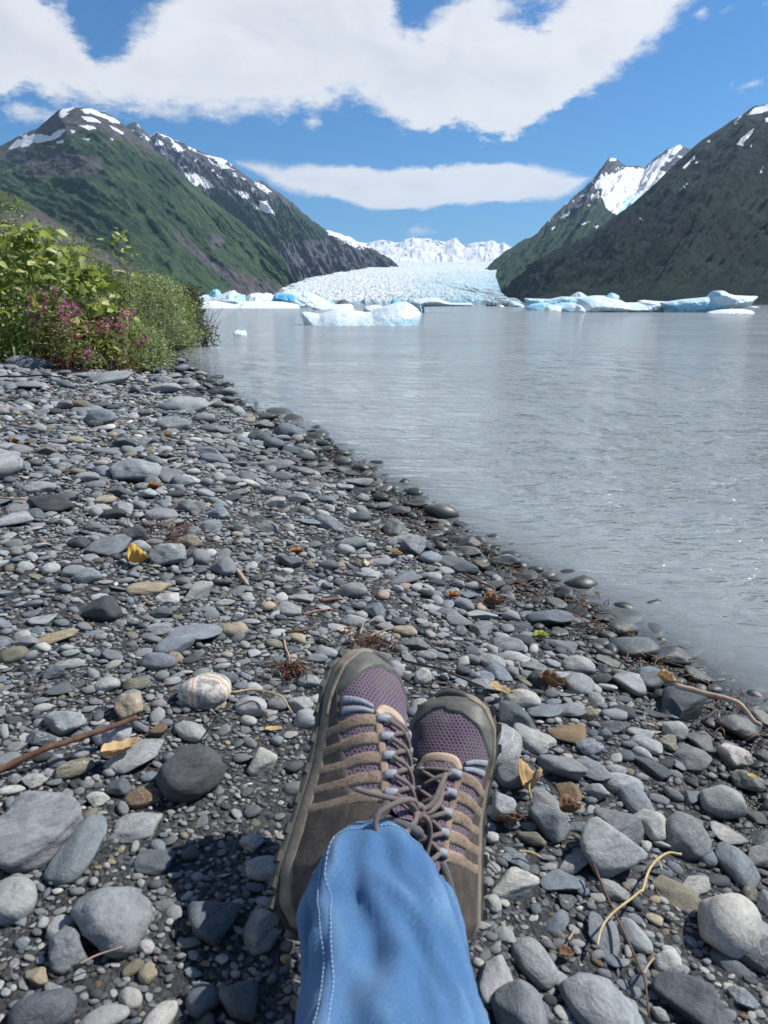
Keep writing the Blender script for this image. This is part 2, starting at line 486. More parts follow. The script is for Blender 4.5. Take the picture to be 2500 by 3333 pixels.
gl = nt.new('ShaderNodeBsdfGlossy'); gl.inputs['Roughness'].default_value = 0.045; nt.put(gl.inputs['Normal'], nrm)
fr = nt.new('ShaderNodeFresnel'); fr.inputs[0].default_value = 1.33; nt.put(fr.inputs['Normal'], nrm)
m2_ = nt.new('ShaderNodeMixShader'); nt.l.new(fr.outputs[0], m2_.inputs[0])
nt.l.new(ms.outputs[0], m2_.inputs[1]); nt.l.new(gl.outputs[0], m2_.inputs[2])
nt.l.new(m2_.outputs[0], out.inputs[0])
F = grid_faces(nr, na)[:, ::-1]
water = mesh_obj("lake_water", np.stack([wx, wy, wz], 1), F, m_water, kind='structure', attrs={'opacity': opac, 'depth': depth})

# ------------------------------------------------------------------ mountains
def mountain_mat(name, green1, green2, rock1, rock2, scale=1.0, snowc=(0.64, 0.66, 0.69)):
    m, nt, out = material(name)
    co = nt.new('ShaderNodeNewGeometry').outputs['Position']
    s_, g_, b_ = nt.sep(nt.attr('mask'))[:3]
    nf = nt.noise(co, 0.035 * scale, 8, 0.68)          # scrub and scree detail
    nfine = nt.noise(co, 0.14 * scale, 6, 0.7)
    big = nt.noise(co, 0.0045 * scale, 5, 0.6)
    rock = nt.mix(nt.ramp(nf, 0.36, 0.66), rock1, rock2)
    strat = nt.noise(nt.scale(co, (0.5, 0.5, 3.0), (0.3, 0.35, 0)), 0.02 * scale, 7, 0.7)
    rock = nt.mix(nt.ramp(strat, 0.42, 0.62, 0, 0.6), rock, nt.mix(1.0, rock, (0.55, 0.55, 0.58), 'MULTIPLY'))
    grn = nt.mix(nt.ramp(nt.math('ADD', nt.math('MULTIPLY', big, 0.5), nt.math('MULTIPLY', nf, 0.5)), 0.40, 0.60), green1, green2)
    grn = nt.mix(nt.ramp(nfine, 0.42, 0.62, 0.0, 0.75), grn, nt.mix(1.0, grn, (0.38, 0.42, 0.42), 'MULTIPLY'))
    gm = nt.math('ADD', g_, nt.math('MULTIPLY', nt.math('SUBTRACT', nf, 0.5), 1.3))
    c = nt.mix(nt.ramp(gm, 0.42, 0.56), rock, grn)
    sm = nt.math('ADD', s_, nt.math('MULTIPLY', nt.math('SUBTRACT', nf, 0.5), 0.55))
    snow_f = nt.ramp(sm, 0.46, 0.53)
    c = nt.mix(snow_f, c, snowc)
    c = nt.mix(nt.math('MULTIPLY', b_, snow_f), c, (0.42, 0.66, 0.78))
    h = nt.math('ADD', nt.math('MULTIPLY', nf, 16.0 / scale), nt.math('MULTIPLY', nfine, 7.0 / scale))
    h = nt.math('MULTIPLY', h, nt.ramp(snow_f, 0, 1, 1.0, 0.12))
    nrm = nt.bump(h, 0.75, 1.0)
    principled(nt, out, c, 0.92, nrm, Specular_IOR_Level=0.15)
    return m

def mountain(name, ridge, foot, mat, nu=420, nv=200, seed=0, gully=60, rough=20, spur_f=9, prof=1.0, jag=0.006, back=0.35,
             snow_polys=(), rock_polys=(), tree_line=None, ice_polys=(), snow_line=None, snow_n=None, green_bias=0.0, foot_z=-4, skew=0.0, nk=1.0):
    """a real slope: ridge and foot given as bearings with distances, relief from gullies and spurs"""
    t = np.linspace(0, 1, nu)
    rp = np.array(ridge, float)
    L = np.concatenate([[0], np.cumsum(np.hypot(np.diff(rp[:, 0]), np.diff(rp[:, 1])))]); L /= L[-1]
    rx, ry, rd = [np.interp(t, L, rp[:, k]) for k in range(3)]
    fp = np.array(foot, float); Lf = np.linspace(0, 1, len(fp))
    fx, fd = np.interp(t, Lf, fp[:, 0]), np.interp(t, Lf, fp[:, 1])
    ry = ry + jag * 1000 * (fbm(t * 38, seed * 1.7, 0, 5, 0.6))
    Rg = np.array([at_dist(x, y, d) for x, y, d in zip(rx, ry, rd)])
    Ft = np.array([at_dist(x, 990, d) for x, d in zip(fx, fd)]); Ft[:, 2] = foot_z
    nb = 24
    v = np.concatenate([-np.linspace(1, 0, nb, endpoint=False), np.linspace(0, 1, nv)])
    T, V = np.meshgrid(t, v, indexing='ij')
    Vp = np.clip(V, 0, 1); Vb = np.clip(-V, 0, 1)
    w = Vp ** 1.0
    P = Rg[:, None, :] * (1 - w[..., None]) + Ft[:, None, :] * w[..., None]
    zp = (1 - Vp) ** prof
    P[..., 2] = foot_z + (Rg[:, None, 2] - foot_z) * zp
    # far side
    bdir = (Rg - Ft) * 1.0; bdir[:, 2] = 0
    P = P + bdir[:, None, :] * (Vb * back)[..., None]
    P[..., 2] -= (Rg[:, None, 2] - foot_z) * Vb ** 1.0
    # relief
    outward = (Ft - Rg); outward[:, 2] = 0; outward /= np.linalg.norm(outward, axis=1)[:, None]
    env = np.clip(4 * Vp * (1 - Vp), 0, 1) ** 0.5 * (V >= 0) + 0.3 * Vb
    env0 = np.clip(Vp * 5, 0, 1) * (1 - smooth(Vp, .85, 1.0))
    su = T * spur_f + seed * 3.1 + skew * Vp
    spur = ridged(su + 0.25 * fbm(T * 20, Vp * 5, seed, 3), Vp * 1.3, seed * 0.77, 5, 0.55) - 0.45
    gl_ = ridged(su * 4.3 + 0.3 * fbm(T * 40, Vp * 12, seed + 3, 3), Vp * 3.6, seed + 5.5, 5, 0.6) - 0.4
    disp = gully * spur * env * env0 + gully * 0.42 * gl_ * env0
    P[..., :2] += outward[:, None, :2] * disp[..., None] * 0.8
    P[..., 2] += disp * 0.55
    X, Y, Z = P[..., 0], P[..., 1], P[..., 2]
    k = nk / 90
    rg = fbm(X * k, Y * k, Z * k, 6, 0.6)
    P[..., 2] += rough * rg * (0.22 + 0.78 * env0)
    Pf = P.reshape(-1, 3)
    # masks
    px, py, _ = to_px(Pf)
    pn = fbm(Pf[:, 0] * .012, Pf[:, 1] * .012, Pf[:, 2] * .012, 5, 0.6)
    pn2 = fbm(Pf[:, 0] * .02 + 40, Pf[:, 1] * .02, Pf[:, 2] * .02, 4, 0.6)
    wpx, wpy = px + 14 * pn, py + 12 * pn2
    snow = np.zeros(len(Pf)); ice = np.zeros(len(Pf))
    for poly in snow_polys:
        d, _, _ = poly_dist(wpx, wpy, poly); ins = in_poly(wpx, wpy, poly)
        snow = np.maximum(snow, smooth(np.where(ins, d, -d), -7, 7))
    if snow_line is not None:
        hz = Pf[:, 2] + 260 * pn + 0.0
        snow = np.maximum(snow, (0.98 - 0.75 * smooth(ridged(Pf[:, 0] / 900, Pf[:, 1] / 900, Pf[:, 2] / 500, 4), .42, .6) * smooth(Pf[:, 2], 1150, 1700)))
    if snow_n is not None:
        lo_, th_ = snow_n
        sn = ridged(Pf[:, 0] / 240, Pf[:, 1] / 240, Pf[:, 2] / 190 + seed, 4, .55)
        snow = np.maximum(snow, smooth(sn, th_, th_ + .10) * smooth(Pf[:, 2] + 200 * pn, lo_, lo_ + 200) * .85)
    for poly in ice_polys:
        d, _, _ = poly_dist(wpx, wpy, poly); ins = in_poly(wpx, wpy, poly)
        ice = np.maximum(ice, smooth(np.where(ins, d, -d), -10, 12))
    green = np.full(len(Pf), 0.72 + green_bias)
    if tree_line is not None:
        hz = Pf[:, 2] + 330 * pn + 120 * disp.ravel() / max(gully, 1)
        green -= 0.9 * smooth(hz, tree_line - 90, tree_line + 110)
    for poly in rock_polys:
        d, _, _ = poly_dist(wpx, wpy, poly); ins = in_poly(wpx, wpy, poly)
        green -= 0.62 * smooth(np.where(ins, d, -d), -26, 26)
    F = grid_faces(nu, nb + nv)
    return mesh_obj(name, Pf, F, mat, kind='structure', attrs={'mask': np.stack([snow, np.clip(green, 0, 1), ice], 1)})

G1, G2 = (0.024, 0.052, 0.034), (0.068, 0.110, 0.052)
m_mtA = mountain_mat("near_hill_slope", (0.03, 0.045, 0.02), (0.075, 0.10, 0.04), (0.060, 0.057, 0.057), (0.125, 0.118, 0.112), 3.0)
m_mtB = mountain_mat("green_mountain_slope", G1, G2, (0.058, 0.056, 0.060), (0.13, 0.125, 0.128), 1.0)
m_mtC = mountain_mat("rocky_mountain_slope", G1, (0.042, 0.075, 0.028), (0.050, 0.052, 0.064), (0.14, 0.138, 0.15), 0.8)
m_mtD = mountain_mat("snow_mountain_slope", G1, G2, (0.10, 0.11, 0.14), (0.20, 0.21, 0.24), 0.25)
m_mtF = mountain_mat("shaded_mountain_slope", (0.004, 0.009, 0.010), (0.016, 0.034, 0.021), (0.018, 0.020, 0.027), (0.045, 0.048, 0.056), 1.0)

# low rocky hill, left
mountain("near_hill", [(-900, 330, 1500), (-300, 520, 1450), (0, 618, 1400), (47, 634, 1380), (102, 665, 1370), (196, 728, 1340), (274, 783, 1310), (337, 814, 1280), (407, 846, 1250), (470, 877, 1220), (517, 893, 1200), (600, 930, 1170), (680, 962, 1140), (740, 992, 1120)],
         [(-1100, 500), (0, 600), (520, 800), (745, 1100)], m_mtA, 300, 130, 3, 16, 7, 9, 1.0, 0.004, rock_polys=[[(0, 700), (120, 690), (330, 825), (560, 930), (700, 990), (200, 990), (0, 820)]], green_bias=-0.02)
# big green mountain with the snowy top
snowB = [[(20, 488), (60, 455), (110, 438), (165, 440), (205, 415), (215, 425), (175, 455), (110, 468), (55, 480)],
         [(188, 376), (205, 352), (250, 350), (225, 365), (200, 385)], [(262, 358), (300, 350), (320, 358), (330, 372), (300, 372), (280, 366)],
         [(300, 372), (345, 372), (395, 402), (380, 405), (345, 388)], [(265, 380), (300, 378), (330, 398), (310, 400), (275, 392)], [(258, 408), (300, 408), (315, 420), (280, 420)],
         [(355, 405), (380, 418), (405, 435), (390, 438), (365, 420)], [(180, 460), (212, 455), (205, 466), (185, 468)], [(225, 424), (246, 426), (240, 436)], [(355, 446), (372, 452), (368, 458)], [(66, 442), (90, 438), (80, 450)], [(260, 452), (290, 454), (285, 460)]]
mountain("green_mountain", [(-1500, 700, 5200), (-700, 560, 4600), (-200, 505, 4200), (0, 475, 4000), (47, 450, 3950), (125, 415, 3850), (157, 387, 3800), (188, 358, 3750), (235, 350, 3750), (298, 352, 3750), (345, 367, 3800), (392, 399, 3800),
          (439, 438, 3800), (502, 485, 3800), (549, 524, 3800), (596, 571, 3800), (650, 618, 3800), (705, 665, 3750), (784, 720, 3700), (862, 790, 3600), (925, 845, 3500), (965, 920, 3400), (985, 985, 3300)],
         [(-2100, 1500), (-600, 1600), (0, 1700), (450, 2000), (850, 2500), (990, 3200)], m_mtB, 560, 240, 1, 48, 26, 11, 1.0, 0.004,
         snow_polys=snowB, snow_n=(930, .56), tree_line=700, rock_polys=[[(560, 730), (700, 860), (1000, 960), (960, 990), (700, 985), (760, 930), (600, 800)], [(690, 760), (730, 770), (725, 810), (690, 805)], [(60, 520), (200, 500), (330, 520), (330, 560), (90, 570)]], skew=-2.5)
# rocky ridge behind it with snow patches
snowC = [[(549, 440), (580, 470), (600, 490), (575, 495), (560, 470)], [(505, 445), (535, 470), (510, 470)], [(590, 440), (625, 468), (600, 460)], [(668, 500), (740, 520), (725, 545), (700, 520)],
         [(600, 560), (640, 565), (680, 590), (700, 610), (670, 612), (650, 600), (630, 612), (615, 590)], [(755, 615), (800, 625), (820, 645), (790, 645)], [(823, 588), (855, 600), (890, 625), (870, 628), (840, 612)],
         [(838, 652), (870, 655), (885, 680), (900, 700), (860, 690), (845, 680)], [(815, 655), (845, 680), (830, 682)], [(1058, 744), (1120, 765), (1180, 785), (1215, 810), (1170, 800), (1110, 780), (1070, 762)], [(745, 520), (760, 530), (750, 545)], [(610, 470), (630, 480), (615, 490)], [(520, 480), (545, 500), (525, 500)],
         [(690, 545), (702, 555), (692, 560)], [(820, 610), (830, 622), (820, 625)], [(760, 560), (770, 575), (760, 575)], [(1115, 785), (1150, 790), (1190, 812), (1150, 805)]]
mountain("rocky_ridge", [(250, 560, 7600), (340, 470, 7400), (395, 425, 7300), (423, 403, 7300), (439, 395, 7300), (470, 426, 7200), (490, 442, 7200), (509, 430, 7150), (549, 446, 7100), (619, 477, 7000), (682, 505, 6900), (729, 516, 6900), (768, 544, 6800), (823, 587, 6700),
          (854, 587, 6700), (901, 622, 6600), (956, 665, 6500), (1019, 720, 6500), (1058, 744, 6500), (1136, 771, 6500), (1215, 810, 6400), (1270, 842, 6300), (1297, 869, 6200), (1330, 930, 6100)],
         [(300, 3800), (600, 3900), (850, 3900), (1000, 3900), (1150, 4600), (1330, 6000)], m_mtC, 520, 230, 2, 130, 55, 14, 1.0, 0.008,
         snow_polys=snowC, snow_n=(900, .50), tree_line=800, rock_polys=[[(880, 800), (1100, 780), (1300, 860), (1310, 900), (1150, 890), (930, 960), (800, 960)]], skew=-3, green_bias=-0.02)
# snowfield peaks at the head of the valley
rockD = []
mountain("snow_peaks", [(1080, 800, 24000), (1160, 790, 23000), (1200, 791, 22000), (1220, 783, 22000), (1247, 779, 22000), (1286, 787, 22000), (1310, 786, 22000), (1349, 773, 22000), (1404, 777, 22000), (1451, 786, 22000), (1482, 773, 22000), (1513, 795, 22000), (1545, 789, 22000), (1607, 784, 22000), (1625, 795, 22000), (1639, 789, 22000), (1662, 801, 22000), (1720, 815, 22000), (1800, 830, 22000)],
         [(1050, 12500), (1800, 12500)], m_mtD, 420, 110, 4, 150, 330, 5, 0.8, 0.0045, nk=.08, snow_line=500, rock_polys=[], foot_z=150)
# right peak with its hanging glacier
snowE = [[(1935, 598), (1960, 565), (1975, 585), (2010, 560), (2040, 545), (2101, 548), (2130, 552), (2172, 560), (2160, 590), (2100, 660), (2040, 700), (2010, 705), (1975, 680), (1955, 640), (1960, 610)],
         [(1984, 517), (2007, 517), (2003, 524), (1990, 524)], [(2120, 530), (2150, 510), (2190, 488), (2160, 540), (2140, 560), (2100, 550)], [(2172, 490), (2211, 470), (2225, 480), (2200, 500), (2180, 505)],
         [(1870, 672), (1900, 655), (1895, 665), (1872, 680)], [(1825, 705), (1860, 685), (1850, 700), (1828, 712)], [(1915, 640), (1945, 620), (1950, 640), (1925, 655)], [(1880, 730), (1930, 715), (1900, 730)], [(1785, 715), (1800, 700), (1790, 722)], [(1920, 585), (1950, 600), (1930, 600)], [(1790, 745), (1808, 735), (1800, 748)], [(1910, 668), (1925, 662), (1918, 680)], [(1840, 655), (1860, 640), (1846, 664)], [(1870, 630), (1885, 618), (1876, 634)], [(1930, 735), (1960, 730), (1940, 742)]]
mountain("hanging_glacier_peak", [(1480, 985, 5200), (1520, 940, 5300), (1537, 916, 5400), (1568, 885, 5400), (1607, 846, 5500), (1686, 791, 5600), (1749, 759, 5700), (1780, 720, 5800), (1827, 677, 5900), (1874, 634, 6000), (1921, 595, 6000), (1952, 552, 6000), (1984, 516, 6000), (2007, 516, 6000), (2031, 536, 6100), (2101, 544, 6300), (2133, 512, 6300), (2172, 485, 6300), (2211, 469, 6300), (2238, 481, 6300), (2300, 520, 6200), (2500, 700, 6000)],
         [(1490, 4800), (1600, 3300), (1800, 3100), (2100, 3000), (2500, 3000)], m_mtC, 460, 220, 5, 120, 40, 12, 0.95, 0.008,
         snow_polys=snowE, snow_n=(600, .50), ice_polys=[[(2040, 640), (2120, 625), (2090, 665), (2050, 690), (2010, 700), (2030, 665)]], tree_line=620, skew=2.5)
# big shaded mountain, right
snowF = [[(2430, 375), (2454, 350), (2520, 335), (2540, 350), (2500, 362), (2470, 370)], [(2385, 400), (2420, 370), (2410, 385), (2388, 402)], [(2395, 470), (2430, 435), (2455, 415), (2440, 440), (2415, 470)], [(2490, 385), (2510, 370), (2515, 400), (2490, 400)],
         [(2218, 548), (2275, 495), (2250, 525), (2222, 555)], [(2206, 620), (2245, 590), (2225, 612)], [(2300, 462), (2312, 455), (2302, 470)], [(2085, 713), (2105, 700), (2090, 716)], [(2440, 478), (2452, 470), (2446, 484)], [(2410, 470), (2422, 462), (2418, 476)], [(2262, 530), (2272, 526), (2266, 538)], [(2470, 560), (2485, 540), (2478, 562)]]
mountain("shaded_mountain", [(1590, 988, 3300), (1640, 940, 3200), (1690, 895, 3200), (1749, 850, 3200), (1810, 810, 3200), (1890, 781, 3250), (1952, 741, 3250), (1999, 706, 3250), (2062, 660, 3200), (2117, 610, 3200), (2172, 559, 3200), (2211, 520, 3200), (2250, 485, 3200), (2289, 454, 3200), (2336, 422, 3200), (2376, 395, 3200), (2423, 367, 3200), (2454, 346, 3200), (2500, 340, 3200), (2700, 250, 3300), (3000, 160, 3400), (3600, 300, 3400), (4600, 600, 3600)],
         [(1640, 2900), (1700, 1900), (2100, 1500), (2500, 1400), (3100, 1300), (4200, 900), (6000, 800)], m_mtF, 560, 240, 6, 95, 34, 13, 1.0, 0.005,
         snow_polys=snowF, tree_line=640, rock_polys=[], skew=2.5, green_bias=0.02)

# ------------------------------------------------------------------ valley glacier
nu, nv = 420, 420
u = np.linspace(0, 1, nu); v = np.linspace(0, 1, nv)
U, V = np.meshgrid(u, v, indexing='ij')
D = 1500 * (11500 / 1500) ** V                       # forward distance
yl = np.interp(V, [0, .12, .3, .5, .75, 1], [880, 905, 960, 1090, 1260, 1290])
yr = np.interp(V, [0, .12, .3, .5, .75, 1], [1700, 1665, 1625, 1600, 1610, 1640])
PX = yl + (yr - yl) * U
py_t = np.interp(V, [0, .04, .15, .3, .5, .75, 1], [976, 970, 950, 925, 897, 874, 866])
Z = CAM_H + D * (990 - py_t) / FPX
X = (PX - 1250) / FPX * D * 0.985
k = 1 / 55.
cre = ridged(X * k, D * k * 1.3, 0.5, 5, 0.6) - 0.5
cre2 = ridged(X * k * 3.5 + 3, D * k * 2.6, 2.5, 4, 0.6) - 0.5
big = fbm(X / 420, D / 420, 9, 3)
front = 1 - smooth(V, 0.0, 0.03)
amp = 8.5 * (1 - 0.6 * smooth(V, .5, .9)) * (0.35 + 0.65 * smooth(U * (1 - U), 0, .06))
Zd = Z + amp * (cre + 0.75 * cre2) + 16 * big
Zd = Zd * (1 - .55 * smooth(U, .70, 1.0) * (1 - smooth(V, .25, .6)))
Z = np.where(V == 0, -2.0, Zd)
crev = np.clip(0.5 - (cre * 0.9 + cre2 * 0.9), 0, 1)
rightness = smooth(U, 0.40, 0.9) * (1 - smooth(V, .3, .65))
blue = np.clip(smooth(crev, 0.52, 1.0) * (0.35 + 0.5 * rightness) + 0.38 * rightness + 0.30 * front, 0, 1)
dn = fbm(X / 160, D / 500, 4, 4)
dirt = np.clip((1 - smooth(U, 0.0, 0.13 + 0.1 * dn)) * 0.75 + smooth(U + 0.25 * dn, 0.66, .95) * 0.9 * (1 - smooth(V, .3, .5)), 0, 1)
dirt = dirt * smooth(fbm(X / 40, D / 90, 8, 4), -0.25, 0.15)
m_gl, nt, out = material("glacier_ice")
co = nt.new('ShaderNodeNewGeometry').outputs['Position']
bl, di, _z = nt.sep(nt.attr('mask'))[:3]
nn = nt.noise(nt.scale(co, (1, .7, 1)), 0.09, 7, 0.7)
nn2 = nt.noise(co, 0.4, 5, 0.7)
c = nt.mix(nt.math('ADD', bl, nt.math('MULTIPLY', nt.math('SUBTRACT', nn, 0.5), 0.5)), (0.62, 0.65, 0.66), (0.22, 0.43, 0.53))
c = nt.mix(nt.ramp(nt.math('ADD', di, nt.math('MULTIPLY', nt.math('SUBTRACT', nn, 0.5), 0.8)), 0.35, 0.9), c, (0.13, 0.128, 0.13))
nrm = nt.bump(nt.math('ADD', nt.math('MULTIPLY', nn, 12.0), nt.math('MULTIPLY', nn2, 3.0)), 0.7, 1.0)
principled(nt, out, c, 0.75, nrm, Specular_IOR_Level=0.2)
gP = np.stack([X.ravel(), D.ravel(), Z.ravel()], 1)
mesh_obj("glacier", gP, grid_faces(nu, nv)[:, ::-1], m_gl, kind='structure', attrs={'mask': np.stack([blue.ravel(), dirt.ravel(), 0 * blue.ravel()], 1)})

# ------------------------------------------------------------------ air
mh = bpy.data.materials.new("haze"); mh.use_nodes = True; mh.node_tree.nodes.clear()
hn = NT(mh.node_tree); ho = hn.new('ShaderNodeOutputMaterial'); pv = hn.new('ShaderNodeVolumePrincipled')
pv.inputs['Color'].default_value = (0.45, 0.70, 1.0, 1); pv.inputs['Density'].default_value = 0.000026; pv.inputs['Anisotropy'].default_value = 0.2
hn.l.new(pv.outputs[0], ho.inputs['Volume'])
hb = [(x, y, z) for z in (-8, 2500) for (x, y) in ((-15000, -9000), (15000, -9000), (15000, 30000), (-15000, 30000))]
mesh_obj("haze", hb, [(0, 3, 2, 1), (4, 5, 6, 7), (0, 1, 5, 4), (1, 2, 6, 5), (2, 3, 7, 6), (3, 0, 4, 7)], mh, None, False, kind='stuff')
# ------------------------------------------------------------------ icebergs
def ice_mat():
    m, nt, out = material("iceberg_ice")
    co = nt.new('ShaderNodeTexCoord').outputs['Object']
    bl, di, th = nt.sep(nt.attr('mask'))[:3]
    sc = nt.attr('mask', out='Alpha')
    n1 = nt.noise(co, 1.6, 6, 0.65); n2 = nt.noise(co, 7.0, 5, 0.65)
    f = nt.math('ADD', bl, nt.math('MULTIPLY', nt.math('SUBTRACT', n1, 0.5), 0.55))
    c = nt.mix(nt.ramp(f, 0.0, 1.0), (0.66, 0.71, 0.73), (0.25, 0.52, 0.64))
    c = nt.mix(nt.ramp(f, 0.9, 1.5), c, (0.10, 0.40, 0.62))
    c = nt.mix(nt.math('MULTIPLY', nt.ramp(nt.math('ADD', di, nt.math('MULTIPLY', nt.math('SUBTRACT', n2, 0.5), 0.9)), 0.45, 1.0), 0.8), c, (0.46, 0.45, 0.42))
    nrm = nt.bump(nt.math('ADD', nt.math('MULTIPLY', n1, 0.35), nt.math('MULTIPLY', n2, 0.10)), 0.45, 0.8)
    principled(nt, out, c, 0.42, nrm, Specular_IOR_Level=0.35)
    return m
m_ice = ice_mat()
m_rockice, nt, out = material("dirty_black_ice")
co = nt.new('ShaderNodeTexCoord').outputs['Object']
nn = nt.noise(co, 1.2, 6, 0.65)
principled(nt, out, nt.mix(nt.ramp(nn, .3, .7), (0.035, 0.04, 0.042), (0.10, 0.105, 0.10)), 0.5, nt.bump(nn, 0.7, 0.6))

def iceberg(name, poly, y, T, label, cat="iceberg", blues=(), dirt=0.0, dirt_top=0.0, base_py=None, nx=120, nz=56, noise=0.05, mat=None, group=None, blue=0.15, lean=0.25, back=1.0, parent=None, under=0.30):
    """solid ice from a profile: poly in photo px (drawn upright at forward distance y), thickness T metres"""
    pts = [at_dist(px, py, y) for px, py in poly]
    PL = [(p[0], p[2]) for p in pts]
    xs = [p[0] for p in PL]; x0, x1 = min(xs), max(xs); zt = max(p[1] for p in PL)
    wl = [p for p in PL if p[1] < zt * 0.25 + 0.0]
    # the body carries on under water
    zb = -0.35 * min(T, 1.5)
    lo = [i for i, p in enumerate(poly) if p[1] >= base_py - 0.6]
    PL = [(p[0], zb if i in lo else p[1]) for i, p in enumerate(PL)]
    gx_ = np.linspace(x0, x1, nx); gz_ = np.linspace(zb, zt, nz)
    Xg, Zg = np.meshgrid(gx_, gz_, indexing='ij'); Xf, Zf = Xg.ravel(), Zg.ravel()
    seed = (abs(hash_(label)) % 1000) / 7.0
    ins = in_poly(Xf, Zf, PL)
    d, bx, bz = poly_dist(Xf, Zf, PL)
    dd = d.copy()
    segs = [PL[(lo[-1] + k) % len(PL)] for k in range(len(PL) - len(lo) + 2)] if lo else PL
    dd, _, _ = poly_dist(Xf, Zf, segs, closed=False)
    Xf = np.where(ins, Xf, bx); Zf = np.where(ins, Zf, bz)
    dd = np.where(ins, dd, 0); 
    H = max(zt, 0.05); Rr = 0.62 * H + 0.04 * (x1 - x0)
    t = np.sqrt(np.clip(1 - (1 - np.clip(dd / Rr, 0, 1)) ** 2, 0, 1))
    hw = np.clip(np.minimum(Xf - x0, x1 - Xf) / (0.28 * (x1 - x0)), 0, 1) ** 0.5
    th = T * t * (0.45 + 0.55 * hw)
    k = 1.0 / (0.42 * H + 0.05 * (x1 - x0))
    rn = (ridged(Xf * k + seed, Zf * k * 1.2, seed, 4, 0.5) - 0.45)
    fn = fbm(Xf * k * 1.8 + seed, Zf * k * 2.2, seed + 4, 4, 0.55)
    off = noise * 3.0 * H * (rn + 0.8 * fn) * np.clip(dd / (0.2 * H), 0, 1)
    lean_y = lean * Zf
    yf = -th * (1 - under * np.clip(Zf / H, -.3, 1)) * (1 + min(under, 0)) + off + lean_y * 1.0
    rn2 = fbm(Xf * k * 1.3 - seed, Zf * k, seed + 9, 4)
    yb = th * back * (1 - 0.3 * np.clip(Zf / H, 0, 1)) + noise * H * rn2 * np.clip(dd / (0.2 * H), 0, 1) + lean_y
    yf = np.minimum(yf, yb)
    cy = y
    Vf = np.stack([Xf, yf, Zf], 1); Vb = np.stack([Xf, yb, Zf], 1)
    F = grid_faces(nx, nz)
    keep = ins[F].any(1); F = F[keep]
    N = len(Vf); V = np.concatenate([Vf, Vb]); Fa = np.concatenate([F, F[:, ::-1] + N])
    px, py, _ = to_px(V + np.array([0, y, 0]))
    b = np.full(len(V), float(blue))
    b = b + 0.35 * np.concatenate([np.clip(-rn, 0, 1), np.clip(-rn2, 0, 1)])
    b = b + 0.25 * (1 - smooth(V[:, 2] / H, 0.0, 0.45)) * (0.6 if blue > 0.1 else 0.2)
    for (bx_, by_, rx_, ry_, am) in blues:
        q = np.hypot((px - bx_) / rx_, (py - by_) / ry_)
        b = b + am * (1 - smooth(q, 0.6, 1.15))
    di = np.full(len(V), dirt) + dirt_top * smooth(V[:, 2] / H, .55, .9)
    cx = 0.5 * (x0 + x1)
    V[:, 0] -= cx
    o = mesh_obj(name, V, Fa, mat or m_ice, parent, True, {'mask': np.stack([np.clip(b, 0, 1.5), di, 0 * b], 1)}, loc=(cx, cy, 0))
    bpy_merge(o)
    if parent is None: tag(o, label, cat, group)
    return o
def hash_(s):
    h = 5381
    for ch in s: h = (h * 33 + ord(ch)) & 0xffffff
    return h
def bpy_merge(o, dist=1e-4):
    bm = bmesh.new(); bm.from_mesh(o.data)
    bmesh.ops.remove_doubles(bm, verts=bm.verts, dist=dist)
    bmesh.ops.dissolve_degenerate(bm, dist=dist * .5, edges=bm.edges)
    bm.to_mesh(o.data); bm.free(); o.data.update()

def Yd(base): return CAM_H / ((base - 990) / FPX)
# near, centre
iceberg("iceberg", [(977, 1020), (990, 1014), (1015, 1017), (1040, 1022), (1060, 1015), (1100, 1006), (1140, 1008), (1190, 1016), (1210, 1014), (1235, 1001), (1260, 993), (1290, 984), (1320, 982), (1340, 990), (1360, 1005), (1372, 1022), (1368, 1038), (1350, 1052), (1300, 1056), (1000, 1056), (985, 1040)],
        29.0, 1.3, "nearest iceberg, long and white with a rounded hump on its right end", base_py=1052, nx=200, nz=70, noise=0.010, blue=0.14, blues=[(1310, 1050, 80, 14, .25), (1230, 1010, 40, 8, .25)])
iceberg("iceberg", [(1330, 985), (1345, 975), (1370, 972), (1400, 969), (1425, 968), (1445, 978), (1465, 985), (1500, 986), (1535, 986), (1541, 997), (1400, 998), (1380, 999), (1385, 1013), (1375, 1015), (1362, 1012), (1350, 1000)],
        70, 2.6, "narrow-waisted white iceberg with a flat tail, behind the nearest iceberg's hump", base_py=1012, blue=0.15, blues=[(1375, 1005, 15, 12, .6)])
iceberg("iceberg", [(1008, 1000), (1030, 993), (1080, 991), (1140, 988), (1150, 995), (1158, 1006), (1120, 1006), (1040, 1006)], 112, 3.0, "flat white slab of ice floating behind the left end of the nearest iceberg", base_py=1004, blue=.05, dirt=.25)
iceberg("iceberg", [(1180, 1008), (1188, 998), (1210, 993), (1235, 992), (1250, 1000), (1252, 1012), (1200, 1012)], 85, 2.0, "small lumpy pale floe directly behind the saddle of the nearest iceberg", base_py=1011, blue=.05, dirt=.3)
